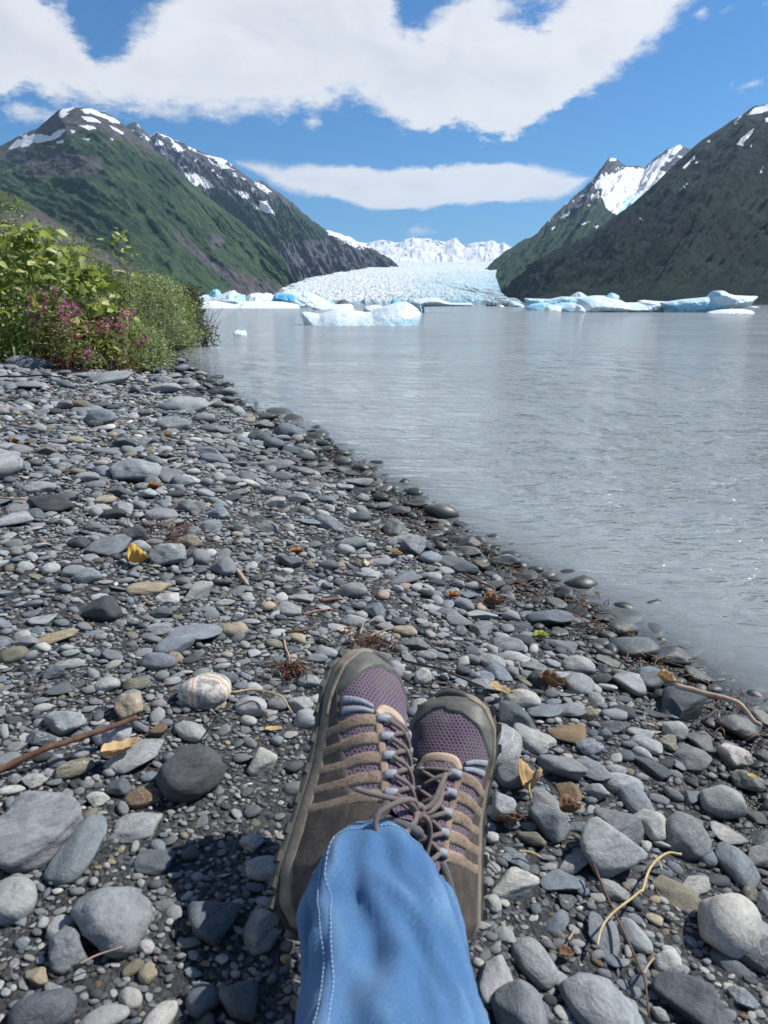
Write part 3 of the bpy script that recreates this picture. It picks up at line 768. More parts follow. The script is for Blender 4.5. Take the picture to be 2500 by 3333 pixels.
# left group
iceberg("iceberg", [(885, 975), (893, 958), (900, 954), (940, 953), (985, 953), (990, 949), (1010, 952), (1040, 965), (1055, 972), (1078, 984), (1080, 990), (1000, 991), (950, 988), (880, 980)],
        190, 7, "broad iceberg with dark blue grooves down its left wall, before the glacier", base_py=986, nx=180, blue=.25, blues=[(925, 970, 45, 17, 1.1), (900, 970, 22, 16, .5)], noise=0.06)
iceberg("iceberg", [(640, 990), (660, 978), (700, 965), (725, 955), (745, 947), (760, 944), (768, 952), (785, 958), (797, 960), (800, 978), (795, 990)], 175, 5, "peaked pale blue iceberg right of the round blue knob on the left shore side", base_py=989, nx=150, blue=.3, blues=[(785, 970, 28, 12, .5)])
iceberg("iceberg", [(682, 965), (681, 950), (690, 942), (703, 940), (714, 948), (720, 962), (712, 968), (690, 970)], 183, 2.0, "round vivid blue knob of ice resting on the leftmost berg", base_py=968, blue=1.0, nx=60, nz=40, blues=[(697, 966, 16, 7, .5)], noise=.03)
iceberg("iceberg", [(634, 992), (640, 968), (660, 960), (690, 956), (720, 962), (735, 975), (735, 990)], 184, 4.0, "leftmost white berg sloping up under the round blue knob", base_py=989, blue=.15)
iceberg("iceberg", [(795, 985), (800, 966), (815, 955), (840, 952), (860, 957), (880, 968), (885, 985)], 215, 5.0, "grey-white rounded berg behind the gap between the peaked and the grooved icebergs", base_py=984, blue=.0, dirt=.45)
iceberg("iceberg", [(838, 984), (850, 960), (862, 952), (880, 955), (890, 965), (888, 984)], 222, 4.0, "small grey dusty berg touching the left edge of the grooved iceberg", base_py=983, blue=.0, dirt=.6)
iceberg("iceberg", [(800, 988), (815, 976), (832, 962), (842, 966), (850, 978), (868, 974), (880, 985), (880, 990)], 170, 3.0, "small jagged white berg in front of the grey dusty bergs", base_py=988, blue=.2, blues=[(866, 976, 12, 5, .8)])
iceberg("iceberg", [(622, 994), (640, 984), (700, 978), (735, 985), (760, 990), (790, 988), (800, 980), (860, 979), (920, 982), (968, 990), (974, 996), (930, 998), (800, 997), (700, 996), (625, 996)],
        150, 7, "long flat dirty white floe lying along the water in front of the left icebergs", base_py=994, nx=200, nz=24, blue=.0, dirt=.35, noise=.06)
iceberg("iceberg", [(755, 1084), (762, 1078), (772, 1074), (785, 1076), (798, 1075), (802, 1084)], 19.3, 0.22, "tiny pinkish-white lump of ice alone in open water right of the bare twigs", "ice chunk", base_py=1083, nx=60, nz=20, blue=.0, dirt=.25)
iceberg("iceberg", [(1092, 990), (1098, 981), (1112, 975), (1124, 975), (1136, 984), (1150, 988), (1158, 992), (1090, 993)], 155, 3.0, "dark grey debris-covered hump of ice between the grooved iceberg and the glacier front", base_py=989, mat=m_rockice, nx=70, nz=30, noise=.08)
iceberg("iceberg", [(1266, 990), (1272, 980), (1280, 972), (1298, 972), (1305, 984), (1310, 992)], 160, 3.0, "small deep blue wedge of ice behind the hump of the nearest iceberg", base_py=989, blue=1.1, nx=50, nz=30)
iceberg("iceberg", [(1050, 988), (1058, 979), (1070, 977), (1088, 984), (1092, 990)], 200, 2.5, "little dark blue ice fragment at the right tip of the grooved iceberg", base_py=987, blue=1.0, nx=50, nz=24)
# right group
iceberg("iceberg", [(2150, 995), (2146, 984), (2190, 978), (2215, 974), (2260, 970), (2300, 966), (2312, 950), (2320, 946), (2345, 946), (2360, 955), (2385, 961), (2430, 963), (2455, 963), (2460, 968), (2448, 980), (2440, 993), (2425, 1003), (2400, 1008), (2330, 1014), (2200, 1016), (2166, 1016), (2164, 1008)],
        73, 2.6, "big boat-shaped grey-blue iceberg with overhanging ends and a blue block on top, far right", base_py=1012, nx=240, nz=80, blue=.35, noise=.035, blues=[(2260, 998, 110, 16, .5), (2325, 957, 22, 12, .75)], dirt=.1, dirt_top=.55, lean=-.25, under=-.45)
iceberg("iceberg", [(2300, 1016), (2340, 1008), (2380, 1005), (2420, 1005), (2445, 1010), (2462, 1017), (2462, 1020), (2300, 1020)], 66, 1.2, "thin white shelf of ice at the foot of the boat-shaped iceberg", "ice shelf", base_py=1017, nx=110, nz=20, blue=.0, dirt=.15)
iceberg("iceberg", [(1990, 1013), (1950, 1012), (1830, 1014), (1829, 1004), (1840, 998), (1855, 990), (1880, 985), (1885, 972), (1900, 968), (1935, 964), (1970, 965), (2000, 972), (2020, 976), (2035, 985), (2060, 984), (2075, 984), (2110, 990), (2150, 990), (2164, 1014)],
        76, 3.2, "wide pale icy hummock sloping down to the right, beside the boat-shaped iceberg", base_py=1012, nx=220, nz=70, blue=.18, noise=.045, blues=[(1850, 1008, 22, 8, .4), (1905, 980, 22, 12, .3)])
iceberg("iceberg", [(1965, 972), (1975, 965), (1988, 955), (1995, 952), (2010, 957), (2020, 964), (2019, 973), (2005, 980), (1985, 980)], 79, 1.2, "rounded blue cap of ice on the crest of the wide pale hummock", base_py=979, nx=70, nz=40, blue=.55, blues=[(2000, 973, 22, 8, .5)], noise=.03)
iceberg("iceberg", [(1870, 1013), (1872, 1004), (1880, 994), (1890, 992), (1898, 1000), (1904, 1012)], 73.5, 0.8, "small white nub of ice at the waterline left of the wide hummock", base_py=1011, nx=40, nz=30, blue=.05)
iceberg("iceberg", [(1716, 995), (1712, 985), (1705, 974), (1706, 970), (1740, 972), (1790, 973), (1825, 965), (1860, 966), (1900, 965), (1935, 961), (1965, 962), (1990, 975), (1990, 996)],
        118, 3.2, "long thin grey-topped berg with a blue undercut left end, behind the wide hummock", base_py=993, nx=200, nz=50, blue=.4, noise=.04, blues=[(1740, 985, 30, 9, .6), (1840, 978, 60, 6, .5)], dirt_top=.6, lean=-.2, under=-.4)
iceberg("iceberg", [(1855, 968), (1870, 957), (1885, 949), (1895, 951), (1912, 962), (1912, 970), (1860, 972)], 122, 2.0, "pale triangular peak rising behind the thin grey-topped berg", base_py=969, nx=60, nz=40, blue=.35)
iceberg("iceberg", [(1712, 999), (1730, 990), (1760, 984), (1785, 984), (1795, 992), (1800, 990), (1840, 984), (1880, 984), (1885, 1000), (1800, 1002), (1715, 1002)], 98, 2.6, "low blue-green berg with two humps at the waterline under the thin grey-topped berg", base_py=1000, nx=140, nz=36, blue=.6, blues=[(1750, 998, 40, 6, .4)])
iceberg("iceberg", [(1760, 1002), (1780, 997), (1810, 994), (1825, 995), (1828, 1003)], 93, 1.5, "flat white sliver of ice in front of the two-humped blue berg", base_py=1001, nx=60, nz=16, blue=.0)
iceberg("iceberg", [(1655, 997), (1658, 985), (1665, 981), (1685, 984), (1700, 990), (1705, 998), (1680, 999)], 230, 4.0, "small pale blue berg right of the right-hand raft", base_py=997, nx=60, nz=26, blue=.4)
iceberg("iceberg", [(1620, 998), (1624, 993), (1632, 992), (1641, 996), (1641, 999)], 240, 1.5, "tiny white ice cube between the two rafts", "ice chunk", base_py=997, nx=40, nz=16, blue=.0)
iceberg("iceberg", [(2075, 988), (2080, 978), (2100, 976), (2140, 980), (2200, 982), (2200, 992), (2080, 992)], 90, 2.0, "low white ledge of ice behind the gap between hummock and boat-shaped iceberg", base_py=990, nx=100, nz=24, blue=.1)
iceberg("iceberg", [(2430, 999), (2440, 996), (2460, 997), (2470, 1000)], 190, 2.0, "thin white ice floe on the water past the right tip of the boat-shaped iceberg", base_py=999, nx=50, nz=10, blue=.0)

# ------------------------------------------------------------------ rafts with people, far out
m_raft = simple_mat("dark_raft_rubber", (0.02, 0.035, 0.04), 0.5)
m_raftin = simple_mat("grey_raft_floor", (0.10, 0.11, 0.11), 0.7)
m_coat = [simple_mat("dark_coat", (0.03, 0.035, 0.05), 0.85), simple_mat("red_life_vest", (0.30, 0.05, 0.03), 0.8), simple_mat("navy_coat", (0.03, 0.05, 0.09), 0.8)]
def figure_mesh(name, mat, seedv):
    """seated person as one continuous skinned surface"""
    J = [(0, 0, .05), (0, 0, .32), (0, .02, .52), (0, .03, .62), (0, .05, .78),         # hips, chest, shoulders, neck, head
         (.19, .02, .50), (.26, .12, .28), (.20, .32, .18), (-.19, .02, .50), (-.26, .12, .28), (-.20, .32, .18),
         (.11, .04, .06), (.15, .42, .12), (.15, .45, -.28), (.15, .56, -.30), (-.11, .04, .06), (-.15, .42, .12), (-.15, .45, -.28), (-.15, .56, -.30)]
    E = [(0, 1), (1, 2), (2, 3), (3, 4), (2, 5), (5, 6), (6, 7), (2, 8), (8, 9), (9, 10), (0, 11), (11, 12), (12, 13), (13, 14), (0, 15), (15, 16), (16, 17), (17, 18)]
    Rd = [.16, .17, .15, .06, .11, .075, .055, .04, .075, .055, .04, .10, .075, .055, .05, .10, .075, .055, .05]
    me = bpy.data.meshes.new(name); me.from_pydata(J, E, [])
    o = bpy.data.objects.new(name, me); COL.objects.link(o)
    sk = o.modifiers.new('s', 'SKIN'); 
    if not me.skin_vertices: me.skin_vertices.new()
    sv = me.skin_vertices[0].data
    for i, r in enumerate(Rd): sv[i].radius = (r, r)
    sv[0].use_root = True
    o.modifiers.new('ss', 'SUBSURF').levels = 1
    dg = bpy.context.evaluated_depsgraph_get()
    m2 = bpy.data.meshes.new_from_object(o.evaluated_get(dg)); bpy.data.objects.remove(o)
    m2.name = name; m2.materials.clear(); m2.materials.append(mat)
    return m2
fig = [figure_mesh("person", m, i) for i, m in enumerate(m_coat)]
def raft(px, y, L, label, npeople, seats, seed):
    r = random.Random(seed)
    p = at_dist(px, 990, y)
    root = empty("raft", (p[0], y, 0.02), (0, 0, r.uniform(-.15, .15)))
    tag(root, label, "raft", "rafts in front of the glacier")
    W = L * 0.42; t = 0.24
    loop = []
    for a in np.linspace(0, 2 * math.pi, 40, endpoint=False):
        c, s = math.cos(a), math.sin(a)
        loop.append((L / 2 * np.sign(c) * abs(c) ** .55, W / 2 * np.sign(s) * abs(s) ** .55, t + 0.28 * abs(c) ** 6))
    loop.append(loop[0]); loop.append(loop[1])
    V, F = tube(loop, t, 10, False); mesh_obj("hull_tube", V, F, m_raft, root)
    V = [(-L * .44, -W * .42, .12), (L * .44, -W * .42, .12), (L * .44, W * .42, .12), (-L * .44, W * .42, .12), (-L * .44, -W * .42, .06), (L * .44, -W * .42, .06), (L * .44, W * .42, .06), (-L * .44, W * .42, .06)]
    mesh_obj("floor", V, [(0, 1, 2, 3), (7, 6, 5, 4), (0, 4, 5, 1), (1, 5, 6, 2), (2, 6, 7, 3), (3, 7, 4, 0)], m_raftin, root, False)
    for i, (sx, lab, mi) in enumerate(seats):
        o = bpy.data.objects.new("person", fig[mi]); COL.objects.link(o)
        side = -1 if i % 2 else 1
        o.location = (p[0] + sx * L, y + side * W * .5, 0.5 + t * .3); o.rotation_euler = (0, 0, 0 if side < 0 else math.pi)
        tag(o, lab, "person", "people sitting in the rafts")
raft(1600, 300, 4.4, "dark inflatable raft with passengers, left one of the two in front of the glacier", 4, [(-.3, "person in a dark coat at the left end of the left raft", 0), (-.05, "person in a red vest in the middle of the left raft", 1), (.12, "person in a navy coat just right of the red vest in the left raft", 2), (.3, "person in a dark coat at the right end of the left raft", 0)], 1)
raft(1656, 300, 4.6, "dark inflatable raft with passengers, right one of the two, near the small pale blue berg", 5, [(-.36, "person in a navy coat at the left end of the right raft", 2), (-.18, "person in a dark coat second from the left in the right raft", 0), (.02, "person in a red vest in the middle of the right raft", 1), (.36, "person in a dark coat at the raised right end of the right raft", 0)], 2)
# ------------------------------------------------------------------ person: crossed legs in jeans, two hiking shoes
m_mesh, nt, out = material("purple_mesh_fabric")
uv = nt.attr('st', out='Vector')
uvn = nt.vmath('ADD', uv, nt.vmath('SCALE', nt.noise(uv, 70, 3, .6, out=1), 0.0035))
ux, vy, _w = nt.sepv(uvn)
vr = nt.math('MULTIPLY', vy, 270.0); row = nt.math('FLOOR', vr)
uu_ = nt.math('ADD', nt.math('MULTIPLY', ux, 235.0), nt.math('MULTIPLY', row, 0.5))
fu = nt.math('SUBTRACT', nt.math('FRACT', uu_), 0.5); fv = nt.math('SUBTRACT', nt.math('FRACT', vr), 0.5)
hx = nt.vmath('LENGTH', nt.comb(nt.math('MULTIPLY', fu, 1.5), nt.math('MULTIPLY', fv, 1.0), 0.0), out=1)
cell = nt.ramp(hx, 0.48, 0.22)
n1 = nt.noise(nt.new('ShaderNodeTexCoord').outputs['Object'], 30, 4, 0.6)
c = nt.mix(cell, (0.135, 0.092, 0.135), (0.026, 0.016, 0.030))
c = nt.mix(nt.ramp(n1, .38, .70, 0, .65), c, (0.125, 0.105, 0.11))
principled(nt, out, c, 0.85, nt.bump(cell, 0.9, -0.0012), Specular_IOR_Level=0.25, Sheen_Weight=0.15)
def leather(name, c1, c2, rough=0.75, speck=0.6):
    m, nt, out = material(name)
    co = nt.new('ShaderNodeTexCoord').outputs['Object']
    a = nt.noise(co, 55, 6, 0.65); b = nt.noise(co, 420, 3, 0.6)
    c = nt.mix(nt.ramp(a, .32, .68), c1, c2)
    c = nt.mix(nt.ramp(b, .52, .66, 0, speck), c, tuple(x * .38 for x in c1))
    principled(nt, out, c, rough, nt.bump(nt.math('ADD', a, b), 0.35, 0.0012), Specular_IOR_Level=0.3)
    return m
m_tan = leather("tan_suede", (0.17, 0.125, 0.092), (0.28, 0.21, 0.155), .85, .85)
m_tan2 = leather("pale_tan_leather", (0.36, 0.27, 0.20), (0.46, 0.36, 0.27), 0.6, .2)
m_brown = leather("grey_brown_nubuck", (0.050, 0.042, 0.036), (0.088, 0.073, 0.061))
m_toe = leather("grey_green_toe_leather", (0.070, 0.072, 0.062), (0.115, 0.115, 0.10), 0.5, .2)
m_rub = leather("dark_rubber", (0.045, 0.046, 0.044), (0.075, 0.075, 0.07), 0.6, .3)
m_mid = leather("tan_midsole_foam", (0.15, 0.13, 0.10), (0.23, 0.20, 0.155), 0.7, .35)
m_web = simple_mat("pale_blue_webbing", (0.24, 0.265, 0.295), 0.8, 0.3, 400, 0.6, 0.0006)
m_lin = simple_mat("grey_collar_lining", (0.10, 0.095, 0.095), 0.95, 0.3, 300, 0.6, 0.0008)
m_lace, nt, out = material("taupe_lace")
st = nt.attr('st', out='Vector')
wv = nt.new('ShaderNodeTexWave', wave_type='BANDS', bands_direction='DIAGONAL'); nt.put(wv.inputs['Vector'], st); wv.inputs['Scale'].default_value = 1.0
wv.inputs['Distortion'].default_value = 1.0
c = nt.mix(nt.ramp(wv.outputs['Fac'], .3, .8), (0.12, 0.098, 0.092), (0.24, 0.20, 0.185))
principled(nt, out, c, 0.9, nt.bump(wv.outputs['Fac'], 0.5, 0.0008), Specular_IOR_Level=0.15)

class Shoe:
    """shoe in its own axes: y from heel (0) to toe (0.285), x across, z up, sole bottom at z=0. side=+1: inner arch at -x"""
    L = 0.285
    def __init__(s, side=1):
        s.side = side
        s.ky = np.array([0, .012, .04, .09, .14, .18, .215, .245, .268, .281, .285])
        s.kl = np.array([0.004, .023, .033, .033, .033, .040, .048, .049, .041, .024, .004])   # inner half width (-x)
        s.kr = np.array([0.004, .023, .034, .037, .041, .048, .052, .048, .036, .018, .003])   # outer half width
        # top height of the upper at each y (centre line)
        s.hy = np.array([0, .02, .05, .085, .11, .14, .17, .20, .225, .25, .27, .285])
        s.hh = np.array([.098, .107, .108, .118, .114, .102, .090, .0765, .069, .062, .052, .030])
        s.cb = 0.024
    def halfw(s, y, zfrac=0):
        return np.interp(y, s.ky, s.kl), np.interp(y, s.ky, s.kr)
    def surf(s, y, t, off=0.0):
        """y along, t: -1 inner welt .. 0 centre top .. 1 outer welt. returns point(s)"""
        y = np.asarray(y, float); t = np.asarray(t, float)
        kl, kr = s.halfw(y)
        h = np.interp(y, s.hy, s.hh)
        base = s.cb
        a = np.abs(t); ang = a * math.pi / 2 * 1.06
        pw = 0.80
        cz = np.sign(np.cos(ang)) * np.abs(np.cos(ang)) ** pw; sx = np.sin(np.minimum(ang, math.pi / 2)) ** (0.92)
        narrow = np.interp(y, [0, .05, .12, .17, .285], [.95, .90, .86, .93, 1.0])
        w = np.where(t < 0, kl, kr)
        bulge = 1 + 0.03 * np.sin(ang * 2)
        # width shrinks with height around the ankle
        x = np.sign(t) * sx * (w + 0.001) * bulge
        z = base + (h - base) * cz
        x = x * (1 - (1 - narrow) * np.clip(cz, 0, 1))
        P = np.stack([x * 1.0, y + 0 * x, z], -1)
        return P
    def frame(s, y, t):
        e = 1e-3
        P = s.surf(y, t)
        dy = s.surf(np.minimum(np.asarray(y) + e, s.L), t) - s.surf(np.maximum(np.asarray(y) - e, 0), t)
        dt = s.surf(y, np.asarray(t) + e * 8) - s.surf(y, np.asarray(t) - e * 8)
        n = np.cross(dy, -dt) * -1
        n = np.cross(dt, dy) * -1.0
        n /= np.maximum(np.linalg.norm(n, axis=-1, keepdims=True), 1e-12)
        c = P - np.stack([0 * P[..., 0], P[..., 1] * 0 + np.clip(P[..., 1], .05, .24), 0 * P[..., 2] + .03], -1)
        sg = np.sign((n * c).sum(-1, keepdims=True)); sg[sg == 0] = 1
        return P, n * sg
    def mir(s, V):
        V = np.asarray(V, float).copy(); V[:, 0] *= s.side; return V

def build_shoe(side, label, M4, pat_seed, bow=True, person=None):
    s = Shoe(side)
    flip = side < 0
    root = empty("hiking_shoe"); root['label'] = label
    def mk(name, V, F, mat, attrs=None, parent=None, sm=True):
        V = s.mir(V)
        if flip: F = [tuple(f)[::-1] for f in F]
        o = mesh_obj(name, V, F, mat, parent or root, sm, attrs)
        return o
    # --- upper: fabric body
    ny, ntt = 90, 57
    ys = np.linspace(0.003, s.L - .001, ny); ts = np.linspace(-1.0, 1.0, ntt)
    Y, T = np.meshgrid(ys, ts, indexing='ij')
    P, Nn = s.frame(Y, T)
    P = P + Nn * (0.0009 * fbm(Y * 60, T * 6, 3, 3))[..., None]
    # crease across the vamp
    P = P - Nn * (0.0022 * np.exp(-((Y - .196 - .004 * T) / .004) ** 2) * np.clip(1 - np.abs(T) * 1.2, 0, 1))[..., None]
    F = grid_faces(ny, ntt)
    # open the collar: no faces at the ankle
    cY = Y.ravel()[F].mean(1); cT = T.ravel()[F].mean(1)
    col_t = np.interp(cY, [0.0, .02, .06, .09, .104], [.30, .50, .50, .36, .0])
    keep = ~((cY > .008) & (cY < .102) & (np.abs(cT) < col_t))
    F = F[keep]
    st = np.stack([T.ravel() * .075, Y.ravel(), 0 * Y.ravel()], 1)
    up = mk("upper", P.reshape(-1, 3), [tuple(f) for f in F], m_mesh, {'st': st})
    # --- ribbon on the surface
    def ribbon(path, width, thick, n=40, cross=7, lift=0.0004, close_ends=True, edge=0.9):
        path = catmull(path, n)
        w = np.interp(np.linspace(0, 1, n), np.linspace(0, 1, len(width)), width) if hasattr(width, '__len__') else np.full(n, width)
        P0, N0 = s.frame(path[:, 0], path[:, 1])
        tg = np.gradient(P0, axis=0); tg /= np.maximum(np.linalg.norm(tg, axis=1)[:, None], 1e-9)
        B = np.cross(tg, N0); B /= np.maximum(np.linalg.norm(B, axis=1)[:, None], 1e-9)
        rows = []
        # outer profile (rounded) then underside
        q = np.linspace(-1, 1, cross)
        for qq in q:
            c = P0 + B * (qq * w / 2)[:, None]
            # curve down following the body a little
            sagv = (qq * w / 2) ** 2 / 0.07
            hgt = lift + thick * (1 - abs(qq) ** 6) ** .5 if abs(qq) < 1 else lift
            rows.append(c + N0 * (hgt - sagv)[:, None] if hasattr(hgt, '__len__') else c + N0 * (hgt) - N0 * sagv[:, None])
        for qq in q[::-1]:
            c = P0 + B * (qq * w / 2)[:, None]
            sagv = (qq * w / 2) ** 2 / 0.07
            rows.append(c - N0 * (0.002) - N0 * sagv[:, None])
        R = np.stack(rows, 1)   # n, 2cross, 3
        k = R.shape[1]
        V = R.reshape(-1, 3); Fc = []
        for i in range(n - 1):
            for j in range(k):
                j2 = (j + 1) % k
                Fc.append((i * k + j, (i + 1) * k + j, (i + 1) * k + j2, i * k + j2))
        Fc.append(tuple(range(k))); Fc.append(tuple((n - 1) * k + j for j in range(k))[::-1])
        return V, Fc
    # --- patch: sheet between two t-limits over y-range, thick
    def patch(yv, tlo, thi, thick, n2=24, lift=0.0006, rim=.003):
        yv = np.asarray(yv, float); n1 = len(yv)
        q = np.linspace(0, 1, n2)
        Y = np.repeat(yv[:, None], n2, 1); T = tlo[:, None] + (thi - tlo)[:, None] * q
        P, N0 = s.frame(Y, T)
        e = np.minimum(np.minimum(q, 1 - q)[None, :] * np.abs(thi - tlo)[:, None] * .07, 1)
        edge = np.clip(e / rim, 0, 1) ** .5
        yi = np.minimum(np.abs(yv - yv[0]), np.abs(yv - yv[-1])) / rim
        edge = np.minimum(edge, np.clip(yi, 0, 1)[:, None] ** .5)
        V = P + N0 * (lift + thick * edge - (1 - edge) * .0016)[..., None]
        return V.reshape(-1, 3), [tuple(f) for f in grid_faces(n1, n2)]
    # toe cap (leather) : wraps the toe, reaches further back on the inner side
    yv = np.linspace(.2195, .2845, 34)
    tl = np.full(34, -1.0); th = np.full(34, 1.0)
    ntc, nq = 46, 26
    tt = np.linspace(-.99, .99, ntc); qv = np.linspace(0, 1, nq)
    yback = np.interp(np.abs(tt), [0, .25, .5, .7, .82, 1.0], [.2615, .2585, .2440, .2230, .2140, .2120])
    yback = np.where(tt > 0, yback + .004, yback)
    TT = np.repeat(tt[:, None], nq, 1); YY = yback[:, None] + (.2845 - yback)[:, None] * qv
    P, N0 = s.frame(YY, TT)
    ed = np.clip(np.minimum(qv * 10, 1), 0, 1) ** .5
    V = P + N0 * (0.0004 + .0016 * ed + .0004 * fbm(YY * 50, TT * 5, 1, 3) )[..., None]
    mk("toe_cap", V.reshape(-1, 3), [tuple(f) for f in grid_faces(ntc, nq)], m_toe)
    # stitching beside the toe cap edge
    acc = Acc()
    for k in range(0, 62):
        tq = -.85 + 1.7 * k / 61
        yb = np.interp(abs(tq), [0, .25, .5, .7, .82, 1.0], [.2615, .2585, .2440, .2230, .2140, .2120]) + (.004 if tq > 0 else 0) + .0025
        p, nn_ = s.frame(np.array([yb, yb + .0003]), np.array([tq, tq + .014]))
        acc.add(*tube(p + nn_ * .0023, .00035, 4))
    acc_o = mk("toe_stitching", np.concatenate(acc.V), acc.F, m_rub); acc_o['kind'] = 'stuff'
    # rubber toe bumper rolled up from the sole
    nb_ = 40; tb = np.linspace(-.62, .62, nb_)
    pts = []
    for q in tb:
        yy = .2852 - .010 * abs(q) ** 2.2 * 2.2
        kl, kr = s.halfw(min(yy, .2849)); a = q * 1.75
        pts.append((math.sin(a) * .034 * (1.0 if q > 0 else .95), .258 + math.cos(a) * .0285, .033 - .004 * abs(q)))
    V, Fc = tube(pts, np.interp(np.abs(tb), [0, .5, .62], [.0056, .0050, .0035]), 12, True, (0, 0, 1))
    mk("toe_bumper", V, Fc, m_rub)
    # grey nubuck lower sides and heel
    for sg in (-1, 1):
        n1, n2 = 70, 16
        yv = np.linspace(.004, .232, n1); q = np.linspace(0, 1, n2)
        tu = np.interp(yv, [0, .03, .07, .10, .13, .17, .20, .232], [.36, .52, .60, .62, .70, .80, .84, .90])
        T = sg * (tu[:, None] + (1.0 - tu)[:, None] * q); Yg = np.repeat(yv[:, None], n2, 1)
        P, N0 = s.frame(Yg, T)
        ed = np.clip(q * 8, 0, 1) ** .5
        V = P + N0 * (.0003 + .0013 * ed[None, :] - .0016 * (1 - ed[None, :]) + .0005 * fbm(Yg * 45, T * 5, sg, 3))[..., None]
        mk("side_panel", V.reshape(-1, 3), [tuple(f) for f in grid_faces(n1, n2)], m_brown if True else m_tan)
        # quarter panel up to the collar
        yv = np.linspace(.006, .108, 30)
        tlo = np.interp(yv, [0.0, .02, .06, .09, .108], [.30, .49, .49, .36, .24]); thi = np.full(30, .97)
        Yg = np.repeat(yv[:, None], 14, 1); T = sg * (tlo[:, None] + (thi - tlo)[:, None] * np.linspace(0, 1, 14))
        P, N0 = s.frame(Yg, T); V = P + N0 * .0011
        mk("quarter_panel", V.reshape(-1, 3), [tuple(f) for f in grid_faces(30, 14)], m_brown)
    # straps from the eyestay down the sides
    eye_y = [.190, .170, .150, .130, .111]
    eye_t = [.30, .29, .28, .28, .29]
    for sg in (-1, 1):
        for k, (ey, et) in enumerate(zip(eye_y, eye_t)):
            path = [(ey - .001, sg * (et - .02)), (ey - .003, sg * .45), (ey - .007, sg * .62), (ey - .014, sg * .82), (ey - .019, sg * .985)]
            V, Fc = ribbon(path, [.0140, .0138, .0130, .0122, .0130], .0009, 30, lift=.0012)
            mk("strap", V, Fc, m_tan)
        # eyestay
        path = [(.2035, sg * .06), (.2035, sg * .16), (.199, sg * .25), (.190, sg * .30), (.170, sg * .305), (.150, sg * .30), (.130, sg * .30), (.112, sg * .31), (.104, sg * .33)]
        V, Fc = ribbon(path, [.010, .010, .010, .0095, .009, .009, .009, .010, .011], .0018, 60, lift=.0009)
        mk("eyestay", V, Fc, m_tan)
        V, Fc = ribbon([(.2775, sg * .50), (.272, sg * .66), (.258, sg * .80), (.238, sg * .89), (.212, sg * .94), (.19, sg * .95)], [.004, .0062, .0066, .006, .005, .003], .0024, 40, lift=.0018)
        mk('welt', V, Fc, m_mid)
        # webbing flashes beside the first eyelet
        for a_, b_ in ((.2065, .212), (.2005, .200)):
            V, Fc = ribbon([(a_ - .003, sg * .36), (0.5 * (a_ + b_) - .003, sg * .55), (b_ - .006, sg * .80)], [.0045, .0055, .0075], .0011, 18, lift=.0010)
            mk("webbing_stripe", V, Fc, m_web)
        # padded collar edge
    # front arc joining the eyestays, pale leather
    V, Fc = ribbon([(.196, -.30), (.2045, -.20), (.2075, -.08), (.2075, .08), (.2045, .20), (.196, .30)], [.008, .012, .013, .013, .012, .008], .0020, 34, lift=.0010)
    mk("eyestay_front", V, Fc, m_tan2)
    # tongue: raised padded strip under the laces
    nyt, nxt = 40, 13
    yv = np.linspace(.090, .202, nyt); tq = np.linspace(-.26, .26, nxt)
    Yg, Tg = np.meshgrid(yv, tq, indexing='ij')
    P, N0 = s.frame(Yg, Tg)
    P = P + N0 * (.0005 + .0042 * (1 - (Tg / .26) ** 2) + .001 * np.sin(Yg * 330))[..., None]
    yy = np.clip((.108 - Yg) / .018, 0, 1)
    P[..., 2] += .016 * yy ** 1.5
    mk("tongue", P.reshape(-1, 3), [tuple(f) for f in grid_faces(nyt, nxt)], m_mesh, {'st': np.stack([Tg.ravel() * .075, Yg.ravel(), 0 * Yg.ravel()], 1)})
    # collar roll
    cy = np.concatenate([np.interp(np.linspace(0, 1, 26), [0, .35, .8, 1], [.104, .075, .02, .006])])
    ct = np.interp(cy, [0.0, .02, .06, .09, .108], [.30, .50, .50, .36, .22])
    pa = [s.surf(a, b) for a, b in zip(cy, ct)]; pb = [s.surf(a, -b) for a, b in zip(cy, ct)]
    loop = np.array(pa + pb[::-1]); loop[:, 2] += .001
    loop = catmull(loop, 90)
    V, Fc = tube(loop, .0058, 10, True, (0, 0, 1)); mk("collar_lining", V, Fc, m_lin)
    # tongue top roll
    V, Fc = tube(catmull([s.surf(.088, -.30) + np.array([0, 0, .004]), s.surf(.086, -.15) + np.array([0, -.002, .016]), s.surf(.086, 0) + np.array([0, -.003, .021]), s.surf(.086, .15) + np.array([0, -.002, .016]), s.surf(.088, .30) + np.array([0, 0, .004])], 24), .0048, 10, True, (0, 1, 0))
    mk("tongue_edge", V, Fc, m_lin)
    # sole: midsole and lugged outsole
    def outline(scale=1.0, n=90, grow=0.0):
        yl = np.linspace(0, s.L, n // 2)
        yl = s.L * (1 - np.cos(np.linspace(0, math.pi, n // 2))) / 2
        kl, kr = s.halfw(yl)
        right = np.stack([kr + grow, yl], 1); left = np.stack([-kl - grow, yl], 1)[::-1]
        O = np.concatenate([right, left[1:-1]])
        c = np.array([0, .14]); d = O - c; O = c + d * np.array([1, 1 + grow / .143])
        return O
